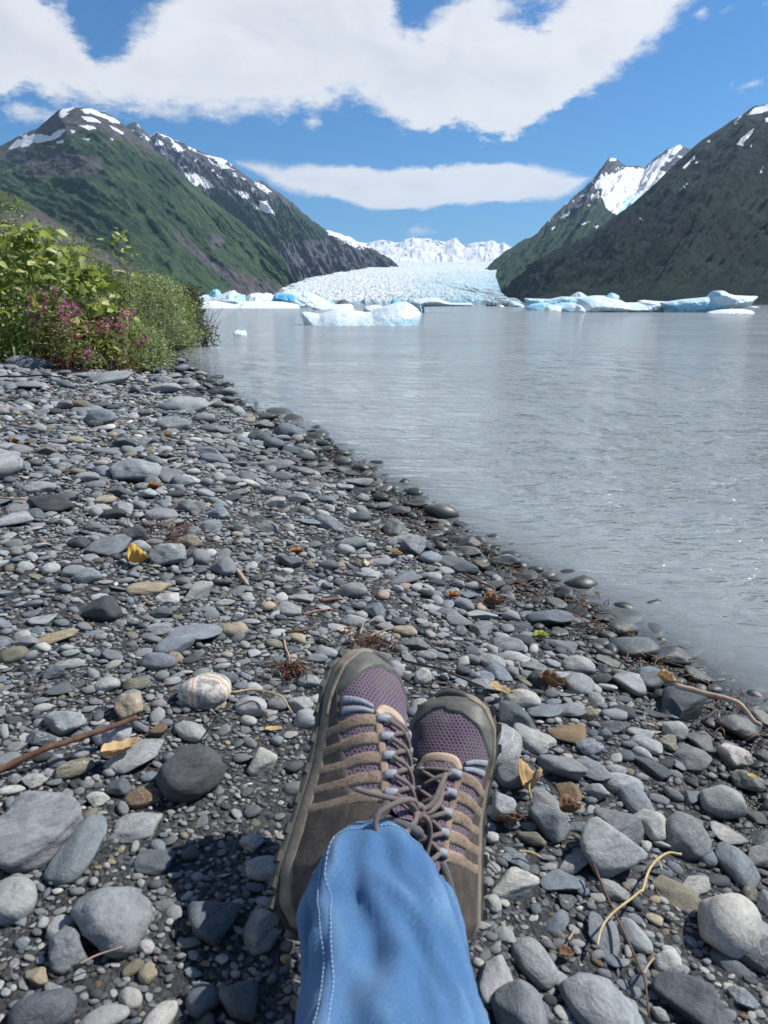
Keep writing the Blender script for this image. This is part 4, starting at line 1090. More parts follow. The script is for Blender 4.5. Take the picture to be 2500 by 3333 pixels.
    def slab(z0, z1, g0, g1, rocker=True, nz_=6, wob=0.0):
        V = []; n = None
        for k in range(nz_):
            f = k / (nz_ - 1); bulge = math.sin(math.pi * f) * .0012
            O = outline(grow=g0 + (g1 - g0) * f + bulge)
            n = len(O)
            z = z0 + (z1 - z0) * f
            toe = np.clip((O[:, 1] - .21) / .075, 0, 1) ** 2 * .012 * (1 if rocker else 0)
            heel = np.clip((.03 - O[:, 1]) / .03, 0, 1) ** 2 * .003
            sc = wob * (np.sin(O[:, 1] * 260 + 1.0) > 0.2) * (1 if k < nz_ / 2 else .3)
            V.append(np.stack([O[:, 0] * (1 + sc), O[:, 1] , z + toe * (1 - .35 * f) + heel], 1))
        V = np.concatenate(V); Fc = []
        for k in range(nz_ - 1):
            for j in range(n):
                j2 = (j + 1) % n
                Fc.append((k * n + j, k * n + j2, (k + 1) * n + j2, (k + 1) * n + j))
        Fc.append(tuple(range(n))[::-1]); Fc.append(tuple((nz_ - 1) * n + j for j in range(n)))
        return V, Fc
    V, Fc = slab(.011, .0285, .0030, .0022); mk("midsole", V, Fc, m_mid)
    V, Fc = slab(.005, .0125, .0040, .0045, wob=.05); os_ = mk("outsole", V, Fc, m_rub)
    acc = Acc()
    O = outline(grow=.0045, n=60)
    for k in range(len(O)):
        if k % 2: continue
        x, y = O[k]; r = .0050
        toe = np.clip((y - .21) / .075, 0, 1) ** 2 * .012
        acc.add([(x * .86 - r, y - r, toe), (x * .86 + r, y - r, toe), (x * .86 + r, y + r, toe), (x * .86 - r, y + r, toe), (x * 1.01 - r, y - r, .0115 + toe), (x * 1.01 + r, y - r, .0115 + toe), (x * 1.01 + r, y + r, .0115 + toe), (x * 1.01 - r, y + r, .0115 + toe)],
                [(3, 2, 1, 0), (4, 5, 6, 7), (0, 1, 5, 4), (1, 2, 6, 5), (2, 3, 7, 6), (3, 0, 4, 7)])
    for yy in np.arange(.02, .27, .022):
        kl, kr = s.halfw(yy)
        for xx in np.arange(-kl + .012, kr - .010, .015):
            r = .0052; toe = np.clip((yy - .21) / .075, 0, 1) ** 2 * .012
            acc.add([(xx - r, yy - r, toe), (xx + r, yy - r, toe), (xx + r, yy + r, toe), (xx - r, yy + r, toe), (xx - r, yy - r, .007 + toe), (xx + r, yy - r, .007 + toe), (xx + r, yy + r, .007 + toe), (xx - r, yy + r, .007 + toe)],
                    [(3, 2, 1, 0), (4, 5, 6, 7), (0, 1, 5, 4), (1, 2, 6, 5), (2, 3, 7, 6), (3, 0, 4, 7)])
    lg = mk("lugs", np.concatenate(acc.V), acc.F, m_rub, sm=False); lg['kind'] = 'stuff'
    # heel counter rubber
    # eyelet loops
    for sg in (-1, 1):
        for k, (ey, et) in enumerate(zip(eye_y, eye_t)):
            P0, N0 = s.frame(np.array([ey, ey]), np.array([sg * (et + .03), sg * (et - .13)]))
            a, b = P0; na_, nb2 = N0
            pts = [a + na_ * .0030, a * .7 + b * .3 + na_ * .0062, a * .35 + b * .65 + nb2 * .0078, b + nb2 * .0070, b + nb2 * .0040, b * .7 + a * .3 + nb2 * .0028]
            pc = catmull(pts, 14)
            wdt = .0085
            V = []; yax = np.array([0, 1, 0.])
            tg = np.gradient(pc, axis=0); tg /= np.linalg.norm(tg, axis=1)[:, None]
            nn_ = np.cross(tg, yax); nn_ /= np.linalg.norm(nn_, axis=1)[:, None]
            for i in range(14):
                for (dy, dn) in ((-wdt / 2, -.0007), (wdt / 2, -.0007), (wdt / 2, .0007), (-wdt / 2, .0007)):
                    V.append(pc[i] + yax * dy + nn_[i] * dn)
            Fc = []
            for i in range(13):
                for j in range(4):
                    j2 = (j + 1) % 4; Fc.append((i * 4 + j, i * 4 + j2, (i + 1) * 4 + j2, (i + 1) * 4 + j))
            Fc += [(3, 2, 1, 0), (52, 53, 54, 55)]
            mk("eyelet_loop", V, Fc, m_web)
    # laces: bar at the toe end and crossings
    def lace(name, pts, r=.0026, n=50, mat=None):
        pc = catmull(pts, n)
        seg = 8
        V, Fc = tube(pc, r, seg, True, (0, 0.2, 1))
        ln = np.concatenate([[0], np.cumsum(np.linalg.norm(np.diff(pc, axis=0), axis=1))])
        st = np.zeros((len(V), 3)); st[:, 0] = np.repeat(ln, seg) * 900; st[:, 1] = np.tile(np.arange(seg), n) * 2.2
        return mk(name, V, Fc, mat or m_lace, {'st': st})
    def top(y, t, h):
        p, n_ = s.frame(np.array([y]), np.array([t])); return p[0] + n_[0] * h
    lace("lace", [top(.190, -.22, .0056), top(.192, -.12, .0072), top(.192, 0, .0078), top(.192, .12, .0072), top(.190, .22, .0056)])
    for k in range(4):
        y0, y1 = eye_y[k], eye_y[k + 1]
        for sg in (-1, 1):
            h = .0105 if sg > 0 else .0080
            lace("lace", [top(y0, -sg * .19, .0054), top(y0 - .0025, -sg * .14, .0078), top(.62 * y0 + .38 * y1, -sg * .03, h), top(.30 * y0 + .70 * y1, sg * .09, .0088), top(y1 + .0008, sg * .19, .0056)])
    # knot and bow
    if bow:
        K = top(.101, .03, .0145)
        V, Fc = tube(catmull([K + np.array(q) for q in ((-.006, -.003, -.001), (-.002, .004, .003), (.005, .003, .003), (.004, -.004, .001), (-.003, -.003, .003))], 26), .0036, 8, True)
        stz = np.zeros((len(V), 3)); stz[:, 0] = np.repeat(np.arange(26), 8) * 1.2
        mk("lace_knot", V, Fc, m_lace, {'st': stz})
        lace("lace", [top(.111, .19, .0056), top(.108, .12, .010), K]); lace("lace", [top(.111, -.19, .0056), top(.108, -.10, .010), K])
        # two loops and two ends (inner side of this shoe is -x)
        lace("lace_loop", [K, K + np.array([-.012, .004, .006]), K + np.array([-.030, -.004, .006]), K + np.array([-.044, -.022, -.004]), K + np.array([-.036, -.036, -.006]), K + np.array([-.018, -.030, .004]), K + np.array([-.006, -.012, .006]), K], .0027, 80)
        lace("lace_loop", [K, K + np.array([.010, .010, .008]), K + np.array([.014, .030, .012]), K + np.array([.020, .044, .010]), K + np.array([.028, .040, .002]), K + np.array([.026, .020, .004]), K + np.array([.012, .004, .004]), K], .0027, 80)
        lace("lace_end", [K, K + np.array([-.018, .000, .006]), K + np.array([-.038, -.004, -.001]), K + np.array([-.054, -.006, -.012]), K + np.array([-.064, -.006, -.020])], .0026, 40)
        lace("lace_end", [K, K + np.array([.012, -.004, .006]), K + np.array([.026, -.014, .000]), K + np.array([.034, -.030, -.008])], .0026, 40)
    else:
        K = top(.100, -.02, .013)
        lace("lace", [top(.111, .19, .0056), top(.106, .10, .010), K]); lace("lace", [top(.111, -.19, .0056), top(.106, -.10, .010), K])
        lace("lace_loop", [K, K + np.array([.012, .002, .004]), K + np.array([.026, -.012, -.002]), K + np.array([.022, -.028, -.004]), K + np.array([.008, -.018, .003]), K], .0027, 60)
    root.matrix_world = M4
    return root

def pose(heel, toe, up):
    """matrix that lays the shoe axis heel->toe with its top towards 'up'"""
    y = Vector(toe) - Vector(heel); y.normalize()
    z = Vector(up) - y * Vector(up).dot(y); z.normalize()
    x = y.cross(z)
    M = Matrix((x, y, z)).transposed().to_4x4(); M.translation = Vector(heel); return M
person = empty("person", (0.0, 0.2, 0.2))
tag(person, "person stretched out on the stones in blue jeans and purple hiking shoes, feet crossed", "person")

# the shoe on top (image left): sole faces away to the left
heelA = at_depth(928, 3010, 0.67); toeA = at_depth(1148, 2255, 0.83)
upA = Vector((0.62, -0.78, 0.22))
heelB = at_depth(1468, 3115, 0.80); toeB = at_depth(1488, 2375, 0.89)
upB = Vector((-0.33, -0.90, 0.28))
MA = pose(heelA, toeA, upA); MB_ = pose(heelB, toeB, upB)
shA = build_shoe(1, "right foot's purple and tan shoe, on the left in the photo, sole turned away", MA, 1, True)
shB = build_shoe(-1, "left foot's shoe behind, darker, half hidden by the trouser leg", MB_, 2, False)
pinv = person.matrix_world.inverted()
bpy.context.view_layer.update()
for o in (shA, shB):
    mw = o.matrix_world.copy(); o.parent = person
    o.matrix_parent_inverse = Matrix.Translation(-Vector(person.location))

# --- jeans
m_denim, nt, out = material("blue_denim")
st = nt.attr('st', out='Vector')
co = nt.new('ShaderNodeTexCoord').outputs['Object']
weave = nt.noise(nt.scale(st, (1, 9, 1)), 260, 3, 0.6); weave2 = nt.noise(nt.scale(st, (9, 1, 1)), 260, 3, 0.6)
wv = nt.math('MULTIPLY', nt.math('ADD', weave, weave2), 0.5)
fad = nt.noise(co, 9, 5, 0.6)
tw = nt.new('ShaderNodeTexWave', wave_type='BANDS', bands_direction='DIAGONAL'); nt.put(tw.inputs['Vector'], st); tw.inputs['Scale'].default_value = 400.0; tw.inputs['Distortion'].default_value = 1.5; tw.inputs['Detail'].default_value = 3
c = nt.mix(nt.math('MULTIPLY', nt.math('ADD', nt.ramp(wv, .40, .60), tw.outputs['Fac']), .5), (0.022, 0.068, 0.165), (0.078, 0.178, 0.325))
c = nt.mix(nt.ramp(fad, .48, .80, 0, .4), c, (0.13, 0.24, 0.38))
c = nt.mix(nt.math('MULTIPLY', nt.attr('worn', out='Fac'), nt.ramp(weave, .35, .6, .25, .6)), c, (0.17, 0.30, 0.44))
c = nt.mix(nt.attr('seam', out='Fac'), c, (0.05, 0.125, 0.27))
principled(nt, out, c, 0.9, nt.bump(wv, 0.55, 0.0009), Specular_IOR_Level=0.15, Sheen_Weight=0.1)
m_thread = simple_mat("pale_blue_stitching", (0.34, 0.50, 0.68), 0.85, 0.2, 300)

def leg(stations, n=150, seg=72, seed=0, folds=1.0):
    """stations: (centre, right-vector half width, half thickness) along the leg; returns centres and function"""
    C = catmull([q[0] for q in stations], n)
    W = catmull([[q[1], q[2]] for q in stations], n)
    sl = np.concatenate([[0], np.cumsum(np.linalg.norm(np.diff(C, axis=0), axis=1))]); sn = sl[-1] * np.linspace(0, 1, n) ** 1.35
    CW = np.stack([np.interp(sn, sl, q) for q in np.concatenate([C, W], 1).T], 1)
    for _ in range(40):
        CW[1:-1] = .25 * CW[:-2] + .5 * CW[1:-1] + .25 * CW[2:]
    C, W = CW[:, :3], CW[:, 3:]
    T = np.gradient(C, axis=0); T /= np.linalg.norm(T, axis=1)[:, None]
    up = np.array([0, -.25, 1.0])
    X = np.cross(T, up); X /= np.linalg.norm(X, axis=1)[:, None]
    U = np.cross(X, T)
    return C, W, T, X, U
def build_leg(stations, seed, n=170, seg=84, cuff=.015):
    C, W, T, X, U = leg(stations, n, seg)
    ln = np.concatenate([[0], np.cumsum(np.linalg.norm(np.diff(C, axis=0), axis=1))])
    a = np.linspace(0, 2 * math.pi, seg, endpoint=False)
    S, A = np.meshgrid(ln, a, indexing='ij')
    ca, sa = np.cos(A), np.sin(A)
    ex = np.sign(ca) * np.abs(ca) ** .9; ey = np.sign(sa) * np.abs(sa) ** .9
    P = C[:, None, :] + X[:, None, :] * (ex * W[:, :1])[..., None] + U[:, None, :] * (ey * W[:, 1:])[..., None]
    N = X[:, None, :] * ca[..., None] + U[:, None, :] * sa[..., None]
    fade = smooth(S, .0, .05) * .8 + .2
    far = 1 - .65 * smooth(S, .16, .30)
    f = .0085 * fbm(S * 7 + 1.4 * ca, S * 3 + 1.4 * sa, seed, 3) * far
    fr_n = fbm(S * 11 + 1.3 * sa + .8 * ca, ca * 1.3 + seed, sa * 1.3, 2, .45)
    f += .0110 * (.75 - np.sqrt(9 * fr_n ** 2 + .035)) * fade * (.5 + .5 * far)
    f += .0045 * fbm(S * 22 + 2 * sa, S * 8 + ca * 3, seed + 2, 2) * fade
    # slanting pulls near the cuff and two hollows along the shin
    f -= .0085 * np.exp(-((S - .062 - .018 * np.sin(A * 1.0 + 2.6)) / .018) ** 2) * np.exp(-((A - 1.75) / .55) ** 2)
    f += .0040 * np.exp(-((S - .040) / .010) ** 2) * np.exp(-((A - 1.7) / .7) ** 2)
    f -= .0105 * np.exp(-((A - 1.42 - .6 * (S - .12)) / .22) ** 2) * smooth(S, .05, .13) * (1 - smooth(S, .11, .24))
    f -= .0110 * np.exp(-((A - 1.95 + .3 * (S - .14)) / .20) ** 2) * smooth(S, .05, .15) * (1 - smooth(S, .14, .32))
    f -= .0120 * np.exp(-((A - .35) / .2) ** 2) * smooth(S, .05, .09) * (1 - smooth(S, .17, .22))
    build_leg.worn = f
    P = P + N * f[..., None]
    P = P - T[:, None, :] * (cuff * np.clip(np.sin(A - .12), 0, 1) ** 1.2 * (1 - smooth(S, 0, .11)))[..., None]
    return C, W, T, X, U, S, A, P, N, ln

# right leg (on top): cuff at the shoe collar, running down under the camera
dA = lambda px, py, d: at_depth(px, py, d)
stA = [(dA(1222, 2815, .648), .041, .037), (dA(1214, 2858, .634), .053, .045), (dA(1217, 2930, .608), .0590, .050), (dA(1250, 3050, .578), .0620, .054), (dA(1258, 3200, .540), .0640, .056), (dA(1260, 3333, .511), .0650, .057),
       (np.array([.006, .27, .29]), .072, .062), (np.array([.01, .10, .30]), .080, .072), (np.array([.05, -.04, .28]), .088, .082), (np.array([.10, -.20, .25]), .095, .092), (np.array([.13, -.38, .26]), .105, .10)]
C, W, T, X, U, S, A, P, N, ln = build_leg(stA, 3.3)
nA, segA = S.shape
wA = build_leg.worn
# open cuff with an inner turn-back so the cloth has thickness
inner = P[:6][::-1] - N[:6][::-1] * .0045
Pc = np.concatenate([inner, P]); Sc = np.concatenate([S[:6][::-1], S]); Ac = np.concatenate([A[:6][::-1], A])
hemz = np.exp(-((Sc - .020) / .0016) ** 2)
hi = np.arange(6, 6 + nA)
seam = np.zeros(Sc.shape); seam[6:] = hemz[6:] * .35
Pc[6:] -= N * (hemz[6:] * .0012)[..., None]
AS = 0.88                                        # angle of the felled inseam
seamline = np.exp(-(((A - AS - .9 * np.clip(S - .06, 0, 1)) * W[:, :1]) / .0050) ** 4)
Pc[6:] += N * (seamline * .0016)[..., None]
seam[6:] = np.maximum(seam[6:], seamline * .45)
def close_F(nu, nv):
    i, j = np.meshgrid(np.arange(nu - 1), np.arange(nv), indexing='ij'); j2 = (j + 1) % nv
    return np.stack([i * nv + j, i * nv + j2, (i + 1) * nv + j2, (i + 1) * nv + j], -1).reshape(-1, 4)
VA = Pc.reshape(-1, 3); FA = close_F(nA + 6, segA)
stAa = np.stack([Ac.ravel() * .07, Sc.ravel(), 0 * Sc.ravel()], 1)
# left leg below, ending inside the left shoe
bB = MB_ @ Vector((0.0, .052, .105)); bB = np.array(bB)
ankB = bB + np.array([0.006, -.020, -.004])
stB = [(ankB, .040, .038), (ankB + np.array([-.055, -.04, -.030]), .042, .038), (np.array([-.02, .40, .135]), .050, .044), (np.array([-.02, .22, .18]), .070, .060), (np.array([-.05, .08, .21]), .080, .072), (np.array([-.08, -.05, .23]), .09, .084), (np.array([-.10, -.22, .25]), .095, .092), (np.array([-.12, -.38, .26]), .105, .10)]
C2, W2, T2, X2, U2, S2, A2, P2, N2, ln2 = build_leg(stB, 8.1, 110, 56, 0)
inner2 = P2[:4][::-1] - N2[:4][::-1] * .004
P2c = np.concatenate([inner2, P2]); S2c = np.concatenate([S2[:4][::-1], S2]); A2c = np.concatenate([A2[:4][::-1], A2])
VB = P2c.reshape(-1, 3); FB = close_F(114, 56) + len(VA)
# hips: a closed rounded mass joining both legs
nh, sh_ = 14, 40
hips = []
for i in range(nh):
    f = i / (nh - 1); y = -.30 - .24 * f; rx = .20 * math.sin(math.pi * (.30 + .55 * f)) ** .6 + .0; rz = .125 * math.sin(math.pi * (.25 + .6 * f)) ** .6
    for k in range(sh_):
        a_ = 2 * math.pi * k / sh_
        hips.append((.005 + rx * math.cos(a_), y, .29 + rz * math.sin(a_) + .05 * f))
hips = np.array(hips); FH = close_F(nh, sh_) + len(VA) + len(VB)
capA = [tuple(len(VA) + len(VB) + k for k in range(sh_)), tuple(len(VA) + len(VB) + (nh - 1) * sh_ + k for k in range(sh_))[::-1]]
V = np.concatenate([VA, VB, hips]) - np.array(person.location)
sts = np.concatenate([stAa, np.stack([A2c.ravel() * .07, S2c.ravel(), 0 * S2c.ravel()], 1), np.stack([hips[:, 0], hips[:, 1], 0 * hips[:, 0]], 1)])
seamv = np.concatenate([seam.ravel(), np.zeros(len(VB) + len(hips))])
wornv = np.concatenate([np.zeros(6 * segA), np.clip((wA.ravel() - .001) / .007, 0, 1), np.full(len(VB) + len(hips), .3)])
allF = [tuple(f) for f in FA[:, ::-1]] + [tuple(f) for f in FB[:, ::-1]] + [tuple(f) for f in FH[:, ::-1]] + [c_[::-1] for c_ in capA]
jeans = mesh_obj("jeans", V, allF, m_denim, person, True, {'st': sts, 'seam': seamv, 'worn': wornv})
# stitching rows either side of the seam, and the hem stitch
def surf_pt(si, ang, h=.0012):
    fi = np.interp(si, ln, np.arange(nA)); i0 = int(np.clip(fi, 0, nA - 2)); fr_ = fi - i0
    ja = (ang % (2 * math.pi)) / (2 * math.pi) * segA; j0 = int(ja) % segA; j1 = (j0 + 1) % segA; fj = ja - int(ja)
    G = Pc[6:]
    p = (G[i0, j0] * (1 - fj) + G[i0, j1] * fj) * (1 - fr_) + (G[i0 + 1, j0] * (1 - fj) + G[i0 + 1, j1] * fj) * fr_
    n_ = N[i0, j0] * (1 - fj) + N[i0, j1] * fj
    return p + n_ * h
acc = Acc()
for off in (-.0045, .0045):
    for s0 in np.arange(.022, .36, .0042):
        pts = []
        for ss in (s0, s0 + .0028):
            w_ = np.interp(ss, ln, W[:, 0])
            pts.append(surf_pt(ss, AS + .9 * max(ss - .06, 0) + off / w_, .0010) - np.array(person.location))
        acc.add(*tube(pts, .00034, 4))
for ang in np.arange(0, 2 * math.pi, .055):
    acc.add(*tube([surf_pt(.0185, ang, .0008) - np.array(person.location), surf_pt(.0185, ang + .036, .0008) - np.array(person.location)], .00045, 4))
so = acc.build("jeans_stitching", m_thread, jeans); so['kind'] = 'stuff'
# ------------------------------------------------------------------ stones
def stone_mat(name, instanced):
    m, nt, out = material(name)
    oi = nt.new('ShaderNodeObjectInfo')
    tc = nt.new('ShaderNodeTexCoord').outputs['Object']
    rnd = oi.outputs['Random']
    geo = nt.new('ShaderNodeNewGeometry').outputs['Position']
    off = nt.comb(nt.math('MULTIPLY', rnd, 37.0), nt.math('MULTIPLY', rnd, 91.0), nt.math('MULTIPLY', rnd, 13.0))
    if instanced:
        col = nt.attr('col', 'INSTANCER'); sv = nt.vmath('ADD', nt.vmath('SCALE', tc, 1.0), off); k = 1.0
    else:
        col = oi.outputs['Color']; sv = nt.vmath('ADD', tc, off); k = 1.0
    n1 = nt.noise(sv, 1.6 * k, 6, 0.62); n2 = nt.noise(sv, 9.0 * k, 5, 0.7); n3 = nt.noise(geo, 900.0, 2, 0.6)
    f = nt.math('ADD', nt.ramp(n1, .25, .75, .72, 1.22, 'LINEAR'), nt.ramp(n2, .3, .7, -.22, .22, 'LINEAR'))
    f = nt.math('ADD', f, nt.ramp(n3, .35, .65, -.05, .05, 'LINEAR'))
    c = nt.mix(1.0, col, nt.comb(f, f, f), 'MULTIPLY')
    # foliation bands on some stones, thin pale veins on others
    band = nt.noise(nt.scale(sv, (.7, .7, 6.0), (.5, .35, 0)), 1.9, 5, .65)
    c = nt.mix(nt.math('MULTIPLY', nt.ramp(band, .47, .62), nt.ramp(rnd, .52, .60, 0, .55)), c, nt.mix(1.0, c, (.50, .52, .56), 'MULTIPLY'))
    vein = nt.math('ABSOLUTE', nt.math('SUBTRACT', nt.noise(sv, .9, 4, .5, .5), 0.5))
    vm = nt.math('MULTIPLY', nt.ramp(vein, .012, .003), nt.ramp(rnd, .80, .84, 0, .75))
    c = nt.mix(vm, c, (.42, .41, .38))
    # dust and silt lying on upward faces in hollows
    zz = nt.sepv(geo)[2]
    wetn = nt.math('MULTIPLY', nt.math('SUBTRACT', nt.noise(geo, 7.0, 4), 0.5), 0.06)
    wet = nt.ramp(nt.math('ADD', zz, wetn), 0.068, 0.034)
    c = nt.mix(wet, c, nt.mix(1.0, c, (.27, .28, .27), 'MULTIPLY'))
    h = nt.math('ADD', nt.math('MULTIPLY', n1, .55), nt.math('MULTIPLY', n2, .22))
    nrm = nt.bump(h, 0.55, 0.012 if not instanced else 0.004)
    nrm = nt.bump(n3, 0.25, 0.0006, nrm)
    principled(nt, out, c, nt.ramp(wet, 0, 1, .90, .45), nrm, Specular_IOR_Level=nt.ramp(wet, 0, 1, .2, .45))
    return m
m_stone = stone_mat("stone", False)
m_peb = stone_mat("pebble", True)
# the striped boulder has its own orange and white veins
m_strip, nt, out = material("veined_boulder_stone")
tc = nt.new('ShaderNodeTexCoord').outputs['Object']
n1 = nt.noise(tc, 2.2, 6, .65); n2 = nt.noise(tc, 10, 5, .7)
base = nt.mix(nt.ramp(n1, .42, .60), (0.16, 0.165, 0.17), (0.46, 0.44, 0.40))
base = nt.mix(nt.ramp(n2, .4, .65, 0, .45), base, (0.50, 0.47, 0.42))
sx, sy, sz = nt.sepv(tc)
w = nt.math('MULTIPLY', nt.math('SUBTRACT', nt.noise(tc, 2.5, 4), .5), .34)
l1 = nt.math('ABSOLUTE', nt.math('ADD', nt.math('ADD', nt.math('ADD', nt.math('MULTIPLY', sx, .50), nt.math('MULTIPLY', sy, .62)), -.10), w))
l2 = nt.math('ABSOLUTE', nt.math('ADD', nt.math('ADD', sx, nt.math('MULTIPLY', sy, -.15)), nt.math('ADD', .34, w)))
or1 = nt.math('MAXIMUM', nt.ramp(l1, .085, .03), nt.ramp(l2, .075, .03))
wh = nt.math('MAXIMUM', nt.ramp(l1, .19, .10), nt.ramp(l2, .18, .09))
base = nt.mix(nt.math('MULTIPLY', wh, .8), base, (0.58, 0.55, 0.50))
base = nt.mix(nt.math('MULTIPLY', or1, .85), base, (0.44, 0.27, 0.15))
principled(nt, out, base, .85, nt.bump(nt.math('ADD', n1, n2), .4, .006), Specular_IOR_Level=.25)

def ico(sub):
    bm = bmesh.new(); bmesh.ops.create_icosphere(bm, subdivisions=sub, radius=1.0)
    V = np.array([v.co[:] for v in bm.verts]); F = np.array([[v.index for v in f.verts] for f in bm.faces]); bm.free()
    return V, F
def stone_shape(kind, seed, sub):
    """unit stone; kinds: round, oval, block, slab, lump"""
    r = np.random.RandomState(seed); V, F = ico(sub)
    D = V.copy()
    R = np.ones(len(V))
    npl, cmin, cmax, soft = {'round': (7, .76, .93, 16), 'oval': (7, .76, .94, 16), 'block': (10, .50, .76, 48), 'slab': (9, .52, .80, 44), 'lump': (9, .58, .85, 26)}[kind]
    acc_ = np.zeros(len(V))
    for i in range(npl):
        n = r.normal(size=3); n /= np.linalg.norm(n); c = r.uniform(cmin, cmax)
        d = np.clip((D @ n), 1e-3, None) / c
        acc_ += d ** soft
    acc_ += 1.0
    R = acc_ ** (-1.0 / soft)
    a = {'round': .05, 'oval': .05, 'block': .05, 'slab': .07, 'lump': .16}[kind]
    R = R * (1 + a * fbm(D[:, 0] * 1.3 + seed, D[:, 1] * 1.3, D[:, 2] * 1.3 + seed * .3, 4, .5) * 1.6)
    R += (.012 if kind in ('round', 'oval') else .022) * fbm(D[:, 0] * 5 + seed, D[:, 1] * 5, D[:, 2] * 5, 3)
    P = D * R[:, None]
    P /= np.abs(P).max(0)[None, :]
    return P, F
KINDS = ['round', 'oval', 'block', 'slab', 'lump']
shape_cache = {}
def stone_mesh(kind, v):
    key = (kind, v)
    if key not in shape_cache:
        P, F = stone_shape(kind, 17 * v + 100 * KINDS.index(kind) + 3, 4)
        me = bpy.data.meshes.new("stone"); me.from_pydata(P.tolist(), [], F.tolist()); me.polygons.foreach_set("use_smooth", [True] * len(F)); me.materials.append(m_stone)
        shape_cache[key] = me
    return shape_cache[key]
TONES = {'light': (0.259, 0.271, 0.272), 'pale': (0.350, 0.347, 0.325), 'mid': (0.175, 0.184, 0.190), 'blue': (0.164, 0.186, 0.205), 'dark': (0.065, 0.069, 0.073), 'slate': (0.100, 0.112, 0.122),
         'olive': (0.164, 0.155, 0.118), 'tan': (0.285, 0.243, 0.175), 'brown': (0.165, 0.120, 0.078), 'ochre': (0.245, 0.205, 0.130), 'white': (0.550, 0.517, 0.470), 'pinkish': (0.296, 0.217, 0.180)}
WORDS = {'light': 'light grey', 'pale': 'pale grey', 'mid': 'mid grey', 'blue': 'blue-grey', 'dark': 'dark charcoal', 'slate': 'slate grey', 'olive': 'olive grey', 'tan': 'tan', 'brown': 'brown', 'ochre': 'ochre', 'white': 'whitish', 'pinkish': 'reddish'}
